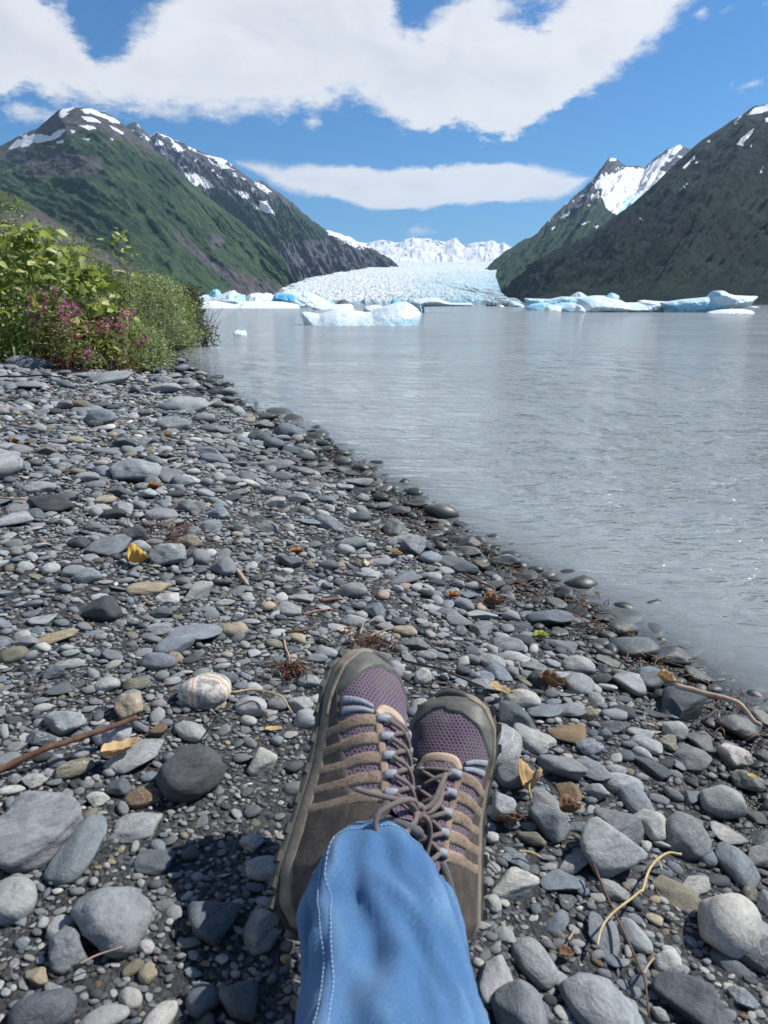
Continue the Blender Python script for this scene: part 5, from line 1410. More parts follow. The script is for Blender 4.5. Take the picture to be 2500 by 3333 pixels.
# cx, cy, w, h (photo px), tone, kind, image tilt, label or landmark phrase
ST = [
 (669, 2240, 172, 124, 'light', 'round', 0, "rounded grey boulder crossed by orange and white veins, left of the shoes", "the veined boulder"),
 (422, 2295, 92, 96, 'tan', 'lump', 0, "lumpy brown-grey rock standing left of the orange-veined boulder", "the lumpy brown rock"),
 (443, 2222, 90, 46, 'olive', 'oval', 8, None, None), (351, 2225, 84, 50, 'light', 'oval', -5, None, None), (178, 2189, 78, 44, 'slate', 'lump', 0, None, None),
 (229, 2158, 96, 36, 'light', 'oval', 5, None, None), (193, 2238, 90, 42, 'slate', 'slab', -3, "thin flat dark slate lying above the left end of the brown stick", None),
 (521, 2373, 72, 58, 'brown', 'block', 0, "small blocky brown stone just past the tip of the brown stick", "the blocky brown stone"),
 (621, 2370, 100, 66, 'light', 'oval', -38, "smooth grey oval tilted down to the right, above the round dark boulder", None),
 (446, 2442, 205, 96, 'light', 'slab', -5, "broad pale flat rock under the right half of the brown stick", "the flat rock under the stick"),
 (621, 2505, 222, 176, 'dark', 'round', 0, "large round dark charcoal boulder left of the shoes", "the round dark boulder"),
 (859, 2475, 118, 88, 'pale', 'block', 25, "pale angular stone with a tan spot, right beside the left-hand shoe", "the pale angular stone"),
 (18, 2472, 118, 56, 'mid', 'oval', 0, "grey-green oval cut by the left picture edge above the stick's end", None),
 (241, 2497, 128, 54, 'olive', 'oval', 8, "olive grey stone half covered by the brown stick", None), (115, 2536, 78, 50, 'pale', 'block', 10, None, None),
 (386, 2560, 82, 62, 'slate', 'block', 0, None, None), (470, 2587, 124, 70, 'brown', 'oval', -6, "golden brown oval stone just below the curled dry leaf", "the golden brown stone"),
 (494, 2527, 72, 34, 'blue', 'oval', -12, None, None), (458, 2675, 176, 108, 'light', 'slab', -8, "speckled light grey flat stone with a pointed right end, below the golden brown stone", "the speckled flat stone"),
 (322, 2596, 74, 52, 'pale', 'block', -5, None, None), (95, 2685, 350, 240, 'mid', 'lump', 22, "huge mottled grey boulder at the left picture edge", "the huge left boulder"),
 (265, 2738, 215, 150, 'blue', 'slab', 42, "pointed blue-grey rock with a pale vein leaning against the huge left boulder", "the pointed vein rock"),
 (515, 2788, 150, 92, 'slate', 'slab', 0, "flat dark stone at the top edge of the legs' shadow", None), (372, 2955, 238, 240, 'mid', 'lump', 50, "big lumpy grey boulder at the left border of the legs' shadow", "the big lumpy boulder"),
 (38, 2920, 160, 140, 'light', 'round', 0, "rounded light boulder at the left edge below the huge mottled one", "the light left-edge boulder"), (215, 3080, 125, 130, 'mid', 'lump', 30, None, None),
 (700, 2975, 178, 158, 'slate', 'block', 0, "squarish dark boulder lying wholly in the legs' shadow", "the boulder in the shadow"), (476, 3068, 46, 78, 'pale', 'oval', 75, None, None),
 (425, 3235, 66, 88, 'pale', 'oval', 60, None, None), (340, 3308, 165, 78, 'light', 'oval', 0, None, None), (520, 3300, 122, 84, 'pale', 'oval', 30, None, None), (820, 2735, 80, 60, 'pale', 'lump', 0, None, None),
 (858, 2815, 116, 74, 'light', 'oval', 0, None, None), (663, 3240, 112, 98, 'slate', 'oval', 20, None, None), (785, 3235, 130, 150, 'slate', 'block', 60, None, None), (434, 3140, 66, 52, 'olive', 'oval', 20, None, None), (482, 3162, 60, 60, 'tan', 'oval', 30, None, None),
 (1988, 2752, 218, 196, 'light', 'block', -35, "large blocky light grey boulder with flat faces, right of the shoes", "the big blocky boulder"),
 (1790, 2665, 112, 128, 'blue', 'block', 70, "upright blue-grey rock wedged between the shoe and the big blocky boulder", "the upright blue-grey rock"),
 (1628, 2612, 98, 116, 'light', 'block', 80, "light angular rock touching the outer side of the right-hand shoe", None), (1665, 2515, 118, 92, 'mid', 'round', 0, None, None),
 (1612, 2405, 160, 200, 'light', 'oval', -60, "large smooth light oval boulder behind the toe of the right-hand shoe", "the oval boulder behind the shoe"),
 (1830, 2485, 155, 92, 'mid', 'slab', -20, "grey-green flat cobble below the rusty brown slab", None), (1850, 2376, 132, 66, 'brown', 'slab', -5, "rusty brown slab right of the large smooth oval behind the shoe", "the rusty brown slab"),
 (1916, 2322, 78, 50, 'tan', 'block', -5, None, None), (2248, 2450, 128, 84, 'mid', 'slab', -12, None, None), (2108, 2418, 98, 56, 'light', 'oval', -15, None, None), (2193, 2373, 86, 66, 'light', 'round', 0, None, None),
 (2388, 2458, 118, 88, 'white', 'lump', -20, "whitish lumpy rock near the lower end of the driftwood stick", "the whitish rock"), (2344, 2604, 152, 108, 'light', 'round', 0, "rounded light boulder below the whitish rock near the right edge", "the rounded right boulder"),
 (2024, 2545, 134, 66, 'light', 'oval', -8, None, None), (2070, 2592, 126, 96, 'blue', 'oval', -42, None, None), (2110, 2675, 128, 96, 'pale', 'block', -10, "pale triangular stone above the corner of the big blocky boulder", None),
 (2235, 2705, 158, 150, 'mid', 'lump', -30, "lumpy grey boulder between the big blocky boulder and the right edge", "the lumpy right boulder"), (2398, 2808, 156, 108, 'blue', 'oval', -38, "smooth blue-grey egg-shaped stone tilted to the lower right, near the right edge", "the egg-shaped stone"),
 (2198, 2892, 158, 84, 'olive', 'slab', -8, "flat olive grey stone behind the bent straw", "the olive flat stone"), (2356, 2985, 206, 206, 'pale', 'round', -30, "very large rounded pale boulder at the lower right", "the large pale boulder"),
 (2170, 3127, 94, 84, 'pale', 'round', 0, None, None), (1740, 3110, 158, 118, 'light', 'oval', -42, "light grey oblong cobble tilted down right, below the heel of the right-hand shoe", "the oblong cobble below the heel"),
 (1958, 3252, 268, 200, 'light', 'oval', -28, "biggest smooth light grey boulder at the bottom, right of the jeans", "the big smooth bottom boulder"), (1693, 3278, 168, 190, 'mid', 'round', 80, "rounded grey boulder with a crack at the bottom beside the jeans", "the cracked bottom boulder"),
 (2262, 3262, 288, 140, 'slate', 'block', -12, "long blocky dark grey boulder at the bottom right", "the long dark boulder"), (2470, 3090, 120, 130, 'slate', 'oval', -45, None, None), (2295, 2780, 62, 68, 'blue', 'oval', 60, None, None), (2067, 3030, 112, 92, 'light', 'oval', -35, None, None),
 (1602, 2928, 56, 68, 'pale', 'oval', 70, None, None), (1885, 2162, 112, 66, 'light', 'oval', -10, None, None), (2193, 2235, 105, 56, 'dark', 'oval', -20, None, None), (2140, 2195, 110, 60, 'dark', 'round', -25, None, None), (2030, 2312, 82, 44, 'dark', 'oval', 0, None, None),
 (1770, 2305, 112, 56, 'blue', 'slab', -12, None, None), (1705, 2270, 120, 64, 'pale', 'oval', -10, None, None), (2430, 2542, 104, 70, 'pale', 'lump', -10, None, None), (2127, 2500, 152, 50, 'slate', 'slab', -16, None, None),
 (334, 1982, 128, 94, 'dark', 'block', 0, "dark charcoal block-shaped rock standing in the middle of the left beach", "the charcoal block"), (494, 1909, 158, 54, 'tan', 'slab', -8, "long tan-grey stone with a broken left end, above the charcoal block", "the long tan stone"),
 (187, 2069, 158, 42, 'ochre', 'slab', -3, "flat ochre stone left of and below the charcoal block", "the flat ochre stone"), (548, 1808, 124, 84, 'light', 'lump', -15, "largest light stone of the row right of the yellow leaf", "the large stone by the yellow leaf"),
 (456, 1779, 72, 46, 'light', 'round', 0, None, None), (646, 1814, 78, 60, 'mid', 'round', -20, None, None), (724, 1844, 90, 70, 'mid', 'block', -35, "angular grey stone at the right end of the row beside the yellow leaf", None), (608, 1765, 102, 54, 'olive', 'block', 8, None, None),
 (434, 1743, 100, 62, 'dark', 'lump', 0, "dark rock behind the row of stones beside the yellow leaf", None), (288, 1876, 92, 48, 'mid', 'oval', 4, None, None), (239, 1857, 82, 44, 'mid', 'oval', 4, None, None), (635, 2053, 176, 70, 'blue', 'slab', -12, "long blue-grey slab left of the toe of the left-hand shoe", "the long blue-grey slab"),
 (524, 2047, 92, 46, 'light', 'block', -8, None, None), (765, 2045, 92, 52, 'tan', 'oval', 0, None, None), (46, 2129, 90, 54, 'olive', 'round', 0, None, None), (231, 2160, 90, 32, 'light', 'oval', 3, None, None),
 (172, 1640, 138, 78, 'dark', 'block', 0, "black rock with pale bands at the left, far up the beach", "the banded black rock"), (706, 1671, 86, 48, 'blue', 'block', -6, "smooth blue-grey stone alone in fine gravel in the middle of the beach", "the blue-grey middle stone"),
 (259, 1314, 74, 46, 'olive', 'oval', -30, "olive stone leaning to the right among flat pale ones, upper beach", "the leaning olive stone"), (130, 1586, 106, 46, 'light', 'oval', 0, "wide light grey dome just above the banded black rock", None), (63, 1466, 74, 40, 'mid', 'oval', 5, None, None),
 (154, 1466, 66, 40, 'olive', 'block', 0, None, None), (248, 1432, 60, 28, 'tan', 'oval', 5, None, None), (128, 1394, 50, 34, 'light', 'oval', -10, None, None), (350, 1232, 165, 46, 'light', 'slab', -6, "big pale flat slab in front of the flowering bushes", "the big pale slab"),
 (95, 1182, 145, 56, 'mid', 'lump', 0, "wide grey boulder at the foot of the bushes, far left", "the boulder at the bush foot"), (217, 1172, 62, 38, 'mid', 'oval', -5, None, None), (605, 1197, 70, 30, 'slate', 'round', 0, "dark boulder standing alone in the water's edge by the bushes", "the boulder at the water's edge"),
 (92, 1256, 104, 34, 'mid', 'slab', -3, None, None), (284, 1553, 84, 36, 'light', 'oval', -10, None, None), (310, 1579, 66, 34, 'mid', 'oval', 8, None, None), (390, 1600, 72, 46, 'slate', 'block', -20, None, None), (342, 1626, 74, 32, 'tan', 'oval', 5, None, None), (320, 1655, 88, 34, 'pale', 'oval', 5, None, None),
 (497, 1570, 54, 42, 'mid', 'round', 0, None, None), (595, 1565, 78, 46, 'blue', 'lump', 0, None, None), (665, 1362, 72, 36, 'mid', 'oval', -8, None, None),
 (1142, 1922, 110, 56, 'mid', 'round', 0, "rounded grey stone with a whitish crust on top, behind the left-hand shoe", "the white-crusted stone"), (1155, 2020, 92, 50, 'light', 'oval', -15, None, None), (1218, 1985, 74, 58, 'blue', 'block', -20, None, None), (1320, 2050, 82, 40, 'tan', 'oval', -5, None, None),
 (1358, 2096, 88, 46, 'mid', 'block', 0, None, None), (1063, 2115, 72, 54, 'light', 'oval', -20, None, None), (1030, 2140, 76, 32, 'mid', 'oval', -5, None, None), (1006, 2215, 80, 46, 'light', 'oval', -8, None, None), (1600, 2150, 94, 46, 'light', 'oval', -18, None, None), (978, 2290, 92, 62, 'light', 'lump', 10, None, None),
 (941, 1825, 84, 48, 'slate', 'slab', -25, None, None), (1245, 1827, 114, 42, 'light', 'slab', -5, "speckled light slab near the water, right of the middle", None), (988, 1945, 98, 32, 'light', 'slab', 0, None, None), (1511, 1852, 98, 44, 'slate', 'round', -8, "smooth dark green-grey wet boulder at the shoreline", "the wet green-grey boulder"),
 (1430, 1757, 60, 22, 'dark', 'round', 0, "low dark stone standing out of the shallow water", "the stone out in the water"), (1383, 1775, 42, 38, 'slate', 'oval', 80, None, None), (1598, 1854, 42, 40, 'dark', 'oval', 80, None, None), (1566, 1840, 62, 42, 'olive', 'block', 20, None, None), (1375, 2200, 62, 58, 'pale', 'round', 0, None, None),
 (1800, 1880, 60, 22, 'dark', 'round', 0, None, None), (1950, 2010, 70, 26, 'dark', 'oval', -10, None, None), (1970, 2390, 60, 40, 'mid', 'block', 0, None, None), (1370, 2420, 110, 150, 'pale', 'oval', 60, "pale stone showing between the toes of the two shoes", None),
 (905, 2285, 70, 48, 'mid', 'oval', 0, None, None), (560, 2215, 60, 30, 'light', 'oval', 0, None, None), (1690, 2035, 90, 36, 'slate', 'slab', -8, None, None), (1700, 2085, 80, 36, 'dark', 'oval', -14, None, None),
]
placed = []      # (x, y, radius) footprint on the beach
stones = []      # dict per stone object
rs = random.Random(5)
def add_stone(pos, ax, rotz, tone, kind, v, label, mark, tilt=(0, 0), mat=None):
    me = stone_mesh(kind, v)
    o = bpy.data.objects.new("stone", me); COL.objects.link(o)
    o.location = pos; o.scale = ax
    o.rotation_euler = (tilt[0], tilt[1], rotz)
    c = TONES[tone]; j = rs.uniform(.88, 1.12)
    o.color = (c[0] * j * rs.uniform(.97, 1.03), c[1] * j, c[2] * j * rs.uniform(.97, 1.03), 1)
    stones.append(dict(o=o, tone=tone, kind=kind, label=label, mark=mark))
    return o
for cx, cy, w, h, tone, kind, tilt, label, mark in ST:
    g = on_ground(cx, cy + h * .30)
    afloat = g[2] < -.005
    if afloat: g = at_z(cx, cy + h * .30, 0.0)
    _, _, dep = to_px(g)
    dep = float(dep[0])
    th = math.radians(tilt)
    a_ = w / FPX * dep / 2; H = h / FPX * dep / 2
    # in view, a tilted long stone turns on the ground
    phi = math.atan2(CAM_H - g[2], math.hypot(g[0], g[1]))
    if abs(tilt) > 12 and kind in ('oval', 'slab') and w > 1.15 * h:
        ln_ = math.hypot(a_ * 2, H * 2) / 2 * .98
        # long axis as seen; project the tilt on to the ground
        gt = math.atan2(math.sin(th) / max(math.sin(phi), .2), math.cos(th))
        lg_ = ln_ * math.hypot(math.cos(th), math.sin(th) / max(math.sin(phi) * 1.15, .35)) * .93
        a2 = lg_; b2 = min(a_, H / max(math.sin(phi), .3)) * .74; c2 = .62 * b2
        rotz = gt
    else:
        cr = {'slab': .34, 'block': .78, 'lump': .72, 'round': .80, 'oval': .58}[kind]
        # visible half height: sqrt((b sin)^2 + (c cos)^2) with c = cr*b
        b2 = H / math.hypot(math.sin(phi), cr * math.cos(phi)) * 1.05
        b2 = min(b2, a_ * 1.35); a2 = a_; c2 = cr * b2
        rotz = th * .5
    # yaw so that the width faces the camera
    yaw = -math.atan2(g[0], g[1])
    pos = (g[0], g[1], (0.0 if afloat else ground_z(g[0], g[1]) + c2 * .55))
    o = add_stone(pos, (a2, b2, c2), rotz + yaw, tone, kind, rs.randrange(6), label, mark, (rs.uniform(-.08, .08), rs.uniform(-.08, .08)))
    if mark == "the veined boulder":
        o.data = o.data.copy(); o.data.materials[0] = m_strip
    placed.append((g[0], g[1], (a2 + b2) / 2 * .92, c2))

# scattered stones and pebbles, largest first, none through another
class Grid:
    def __init__(s, cell): s.c = cell; s.d = {}
    def add(s, x, y, r):
        k = (int(math.floor(x / s.c)), int(math.floor(y / s.c))); s.d.setdefault(k, []).append((x, y, r))
    def hit(s, x, y, r, f, rmax):
        R = (r + rmax) ; n = int(R / s.c) + 1
        i, j = int(math.floor(x / s.c)), int(math.floor(y / s.c))
        for a in range(i - n, i + n + 1):
            for b in range(j - n, j + n + 1):
                for (X_, Y_, r2) in s.d.get((a, b), ()):
                    q = (r + r2) * f
                    if (X_ - x) ** 2 + (Y_ - y) ** 2 < q * q: return True
        return False
levels = [  # radius, coverage, max distance
    (.125, .04, 22), (.085, .09, 20), (.060, .16, 18), (.043, .22, 17), (.031, .24, 13), (.0225, .23, 10.0), (.0165, .26, 8.0), (.0120, .30, 6.2), (.0088, .40, 5.6), (.0062, .44, 4.2), (.0043, .48, 2.8), (.0030, .42, 1.5)]
shape_ = np.random.RandomState(3)
grids = []
P_all = []
g0 = Grid(.16)
for (x, y, r, c) in placed: g0.add(x, y, r)
grids.append((g0, .22))
boots = [np.array(heelA), np.array(toeA), np.array(heelB), np.array(toeB)]
for li, (r0, cov, dmax) in enumerate(levels):
    az0, az1 = R_(-60), R_(80)
    area = .5 * (az1 - az0) * dmax ** 2
    n = int(area * cov / (math.pi * r0 * r0 * .72))
    # log-even share between near and far, so far stones do not swallow the count
    uu = shape_.rand(n); rad = np.sqrt(uu) * dmax
    az = az0 + shape_.rand(n) * (az1 - az0)
    X_ = rad * np.sin(az); Y_ = rad * np.cos(az)
    sd = shore_d(X_, Y_)
    dens = .5 + .9 * fbm(X_ * 1.1 + li * 1.7, Y_ * 1.1, 3.3 * li, 3) * 1.6
    bare = fbm(X_ * 1.0, Y_ * 1.0, 8.8, 3) + .10
    if r0 > .014: dens = dens * np.clip(1.15 - 2.6 * np.clip(bare - .02, 0, 1), .08, 1.3)
    if r0 > .025: dens = dens * np.interp(Y_, [0, 1.2, 2.2, 4], [.18, .32, .7, 1.2])
    if r0 > .04: dens = dens * np.interp(np.hypot(X_, Y_), [0, 1.4, 2.3], [.0, .06, 1.0])
    if r0 > .05: dens = dens * np.interp(np.hypot(X_, Y_), [0, 2.0, 3.6, 8], [.0, .03, .40, 1.2])
    if .025 < r0 < .05: dens = dens + 2.2 * np.exp(-((sd - .0) / .15) ** 2) * (Y_ < 8)
    if .0160 <= r0 <= .032: dens = dens + .9 * smooth(X_, .0, .3) * (sd < 1.0) * (bare < .25)
    ok = (sd > -.75) & (shape_.rand(n) < dens) & (rad > .32) & ~((sd < -.12) & (shape_.rand(n) < .5)) & ~((sd < -.22) & (r0 > .028))
    X_, Y_, sd = X_[ok], Y_[ok], sd[ok]
    rr_ = r0 * np.exp(shape_.normal(0, .16, len(X_)))
    g_ = Grid(max(r0 * 2.2, .02)); cnt = []
    for x, y, r in zip(X_, Y_, rr_):
        bad = False
        for gi, (G_, rm) in enumerate(grids):
            if G_.hit(x, y, r, .74, rm): bad = True; break
        if bad or g_.hit(x, y, r, .72, r0 * 1.5): continue
        g_.add(x, y, r); cnt.append((x, y, r))
    grids.append((g_, r0 * 1.5))
    if cnt: P_all.append(np.array(cnt))
P_all = np.concatenate(P_all)
# grids are compared in full only for the coarse ones; keep the count in hand
PEBBLES = len(P_all)
Pz = ground_z(P_all[:, 0], P_all[:, 1])
ppx, ppy, pdep = to_px(np.stack([P_all[:, 0], P_all[:, 1], Pz], 1))
vis = (ppx > -20) & (ppx < 2520) & (ppy < 3380) & (shore_d(P_all[:, 0], P_all[:, 1]) > -.03)
# not the ones hidden under the shoes and legs
hid = ((ppx > 930) & (ppx < 1560) & (ppy > 2200) & (ppy < 3400)) | ((ppx < 540) & (ppy < 1160))
score = np.where(vis & ~hid, P_all[:, 2] / pdep, 0)
order = np.argsort(-score)
n_obj = 298 - len(ST)
big_i = set(order[:n_obj].tolist())
rt = np.random.RandomState(9)
tone_names = ['light', 'pale', 'mid', 'blue', 'slate', 'dark', 'olive', 'tan', 'brown', 'white', 'pinkish', 'ochre']
tone_p = np.array([.27, .10, .22, .15, .11, .05, .038, .022, .004, .007, .004, .002])
tone_p = tone_p / tone_p.sum()
tone_idx = rt.choice(len(tone_names), len(P_all), p=tone_p)
_bigr = (P_all[:, 2] > .040) & ~np.isin(tone_idx, [0, 2, 3, 4])
tone_idx = np.where(_bigr, rt.choice([0, 2, 3, 4], len(P_all)), tone_idx)
kind_idx = rt.choice(5, len(P_all), p=[.05, .16, .35, .30, .14])
flat = rt.uniform(.32, .72, len(P_all)); asp = rt.uniform(.58, .95, len(P_all)); yaws = rt.uniform(0, math.pi, len(P_all))
# long axes tend to lie across the slope, as the photograph shows
yaws = np.where(rt.rand(len(P_all)) < .55, rt.normal(-.25, .45, len(P_all)), yaws)
for i in order[:n_obj]:
    x, y, r = P_all[i]
    k = KINDS[kind_idx[i]]; c2 = r * flat[i] * (.62 if k == 'slab' else 1.0)
    tn = tone_names[tone_idx[i]]
    add_stone((x, y, Pz[i] + c2 * .5), (r * 1.12 / math.sqrt(asp[i]) * .96, r * math.sqrt(asp[i]) * .96, c2), yaws[i], tn, k, int(rt.randint(6)), None, None, (rt.uniform(-.16, .16), rt.uniform(-.16, .16)))
    placed.append((x, y, r, c2))

# labels: each stone is told apart by colour, shape and the marked stone or thing it lies next to
LAND = [(s_['mark'], to_px(s_['o'].location)) for s_ in stones if s_['mark']]
LAND = [(m, float(p[0][0]), float(p[1][0])) for m, p in LAND]
LAND += [("the yellow leaf", 452, 1842), ("the curled tan leaf", 395, 2490), ("the brown stick", 210, 2455), ("the driftwood stick", 2330, 2360), ("the bent straw", 2110, 2880), ("the dark twig on the right", 2010, 2980), ("the toe of the left-hand shoe", 1180, 2150), ("the right-hand shoe", 1590, 2500), ("the jeans", 1500, 3180), ("the flowering bushes", 300, 1150),
         ("the bare twigs at the water", 680, 1080), ("the orange dry leaf", 500, 1592)]
SHAPEW = {'round': 'rounded', 'oval': 'oval', 'block': 'angular', 'slab': 'flat', 'lump': 'lumpy'}
def sizeword(wpx):
    return 'big' if wpx > 150 else 'fist-sized' if wpx > 95 else 'medium' if wpx > 62 else 'small'
used = {}
for s_ in stones:
    o = s_['o']; px, py, dep = [float(q[0]) for q in to_px(o.location)]; s_['px'] = px; s_['py'] = py
    s_['w'] = 2 * max(o.scale) / dep * FPX
    if s_['label']: used[s_['label']] = 1
def dirword(dx, dy):
    a = math.degrees(math.atan2(-dy, dx))
    for lo, hi, wd in ((-22, 22, 'right of'), (22, 67, 'up and right of'), (67, 113, 'above'), (113, 158, 'up and left of'), (-67, -22, 'down and right of'), (-113, -67, 'below'), (-158, -113, 'down and left of')):
        if lo <= a < hi: return wd
    return 'left of'
for s_ in sorted(stones, key=lambda q: -q['w']):
    if s_['label']: continue
    near = sorted(LAND, key=lambda L: math.hypot(L[1] - s_['px'], (L[2] - s_['py']) * 1.2))
    near = [L for L in near if L[0] != s_['mark']]
    base = f"{WORDS[s_['tone']]} {SHAPEW[s_['kind']]} stone"
    cands = []
    for q in range(3):
        L = near[q]; dd = math.hypot(L[1] - s_['px'], L[2] - s_['py'])
        pre = 'just ' if dd < 170 else ('well ' if dd > 420 else '')
        cands.append(f"{base} {pre}{dirword(s_['px'] - L[1], s_['py'] - L[2])} {L[0]}")
    cands += [f"{sizeword(s_['w'])} " + c for c in cands[:2]]
    L, M = near[0], near[1]
    cands.append(f"{base} {dirword(s_['px'] - L[1], s_['py'] - L[2])} {L[0]}, {dirword(s_['px'] - M[1], s_['py'] - M[2])} {M[0]}")
    cands.append(f"{sizeword(s_['w'])} " + cands[-1])
    fin = None
    for c in cands:
        if c not in used and len(c.replace('-', ' - ').split()) <= 16: fin = c; break
    if fin is None: fin = cands[0]
    used[fin] = 1; s_['label'] = fin
for s_ in stones: tag(s_['o'], s_['label'], "stone", "loose stones lying on the beach")

# the rest of the stones: too many to count
rest = np.array([i for i in range(len(P_all)) if i not in big_i])
NV = 15
Vv, Fv, vid = [], [], []; nb = 0
for v in range(NV):
    P_, F_ = stone_shape(KINDS[v % 5], 500 + v * 7, 2)
    Vv.append(P_); Fv.append(F_ + nb); vid.append(np.full(len(P_), v)); nb += len(P_)
Vv = np.concatenate(Vv); Fv = np.concatenate(Fv); vid = np.concatenate(vid)
r_ = P_all[rest, 2]; k_ = kind_idx[rest]
cz = r_ * flat[rest] * np.where(k_ == 3, .62, 1.0)
pos = np.stack([P_all[rest, 0], P_all[rest, 1], Pz[rest] + cz * rt.uniform(.25, .7, len(rest))], 1)
scl = np.stack([r_ * 1.08 / np.sqrt(asp[rest]), r_ * np.sqrt(asp[rest]), cz], 1)
rot = np.stack([rt.normal(0, .18, len(rest)), rt.normal(0, .18, len(rest)), yaws[rest]], 1)
colr = np.array([TONES[t] for t in tone_names])[tone_idx[rest]] * rt.uniform(.75, 1.2, (len(rest), 1))
small = np.clip((.02 - r_) / .015, 0, 1)[:, None]
colr = colr * (1 - .18 * small)
var = k_ + 5 * rt.randint(0, 3, len(rest))
me = bpy.data.meshes.new("gravel")
allV = np.concatenate([Vv, pos]).astype(np.float32)
me.vertices.add(len(allV)); me.vertices.foreach_set("co", allV.ravel())
me.loops.add(len(Fv) * 3); me.loops.foreach_set("vertex_index", Fv.astype(np.int32).ravel())
me.polygons.add(len(Fv)); me.polygons.foreach_set("loop_start", np.arange(0, len(Fv) * 3, 3, dtype=np.int32)); me.polygons.foreach_set("loop_total", np.full(len(Fv), 3, np.int32))
me.update(calc_edges=True); me.polygons.foreach_set("use_smooth", np.ones(len(Fv), bool))
nV, nP = len(Vv), len(pos)
def at(name, typ, a, b, key):
    q = me.attributes.new(name, typ, 'POINT'); arr = np.concatenate([a, b]); q.data.foreach_set(key, arr.ravel())
at('isvar', 'FLOAT', np.ones(nV, np.float32), np.zeros(nP, np.float32), 'value')
at('vid', 'INT', vid.astype(np.int32), var.astype(np.int32), 'value')
at('rot', 'FLOAT_VECTOR', np.zeros((nV, 3), np.float32), rot.astype(np.float32), 'vector')
at('scl', 'FLOAT_VECTOR', np.ones((nV, 3), np.float32), scl.astype(np.float32), 'vector')
at('col', 'FLOAT_COLOR', np.ones((nV, 4), np.float32), np.concatenate([colr, np.ones((nP, 1))], 1).astype(np.float32), 'color')
me.materials.append(m_peb)
gravel = bpy.data.objects.new("gravel", me); COL.objects.link(gravel); gravel['kind'] = 'stuff'
tree = bpy.data.node_groups.new("gravel_pieces", 'GeometryNodeTree')
tree.interface.new_socket("Geometry", in_out='INPUT', socket_type='NodeSocketGeometry'); tree.interface.new_socket("Geometry", in_out='OUTPUT', socket_type='NodeSocketGeometry')
N_ = tree.nodes; Lk = tree.links
gi = N_.new('NodeGroupInput'); go = N_.new('NodeGroupOutput')
def named(n, t):
    q = N_.new('GeometryNodeInputNamedAttribute'); q.data_type = t; q.inputs[0].default_value = n
    return [s for s in q.outputs if s.enabled and s.name == 'Attribute'][0]
sepg = N_.new('GeometryNodeSeparateGeometry'); sepg.domain = 'POINT'
cmpn = N_.new('ShaderNodeMath'); cmpn.operation = 'GREATER_THAN'; cmpn.inputs[1].default_value = .5
Lk.new(named('isvar', 'FLOAT'), cmpn.inputs[0]); Lk.new(cmpn.outputs[0], sepg.inputs['Selection']); Lk.new(gi.outputs[0], sepg.inputs['Geometry'])
spl = N_.new('GeometryNodeSplitToInstances'); spl.domain = 'POINT'
Lk.new(sepg.outputs['Selection'], spl.inputs['Geometry']); Lk.new(named('vid', 'INT'), spl.inputs['Group ID'])
m2p = N_.new('GeometryNodeMeshToPoints'); Lk.new(sepg.outputs['Inverted'], m2p.inputs['Mesh'])
iop = N_.new('GeometryNodeInstanceOnPoints'); Lk.new(m2p.outputs[0], iop.inputs['Points']); Lk.new(spl.outputs['Instances'], iop.inputs['Instance'])
iop.inputs['Pick Instance'].default_value = True
Lk.new(named('vid', 'INT'), iop.inputs['Instance Index'])
e2r = N_.new('FunctionNodeEulerToRotation'); Lk.new(named('rot', 'FLOAT_VECTOR'), e2r.inputs[0]); Lk.new(e2r.outputs[0], iop.inputs['Rotation'])
Lk.new(named('scl', 'FLOAT_VECTOR'), iop.inputs['Scale'])
Lk.new(iop.outputs[0], go.inputs[0])
gm_ = gravel.modifiers.new("gravel_pieces", 'NODES'); gm_.node_group = tree
# ------------------------------------------------------------------ driftwood, twigs, straws and dry leaves
m_bark = leather("red_brown_bark", (0.075, 0.038, 0.026), (0.16, 0.085, 0.055), .8, .5)
m_dtwig = simple_mat("dark_wet_twig", (0.028, 0.020, 0.018), .6, .3, 60)
m_drift = leather("bleached_driftwood", (0.27, 0.20, 0.145), (0.40, 0.31, 0.23), .85, .2)
m_straw = simple_mat("dry_yellow_straw", (0.42, 0.33, 0.15), .7, .25, 60)
m_gstraw = simple_mat("greenish_stem", (0.28, 0.30, 0.09), .7, .3, 40)
m_redw = leather("reddish_wood", (0.20, 0.095, 0.06), (0.33, 0.19, 0.12), .8, .3)
m_root = simple_mat("orange_brown_root", (0.12, 0.065, 0.035), .55, .3, 60)
m_gtwig = simple_mat("grey_twig", (0.22, 0.20, 0.18), .8, .3, 60)

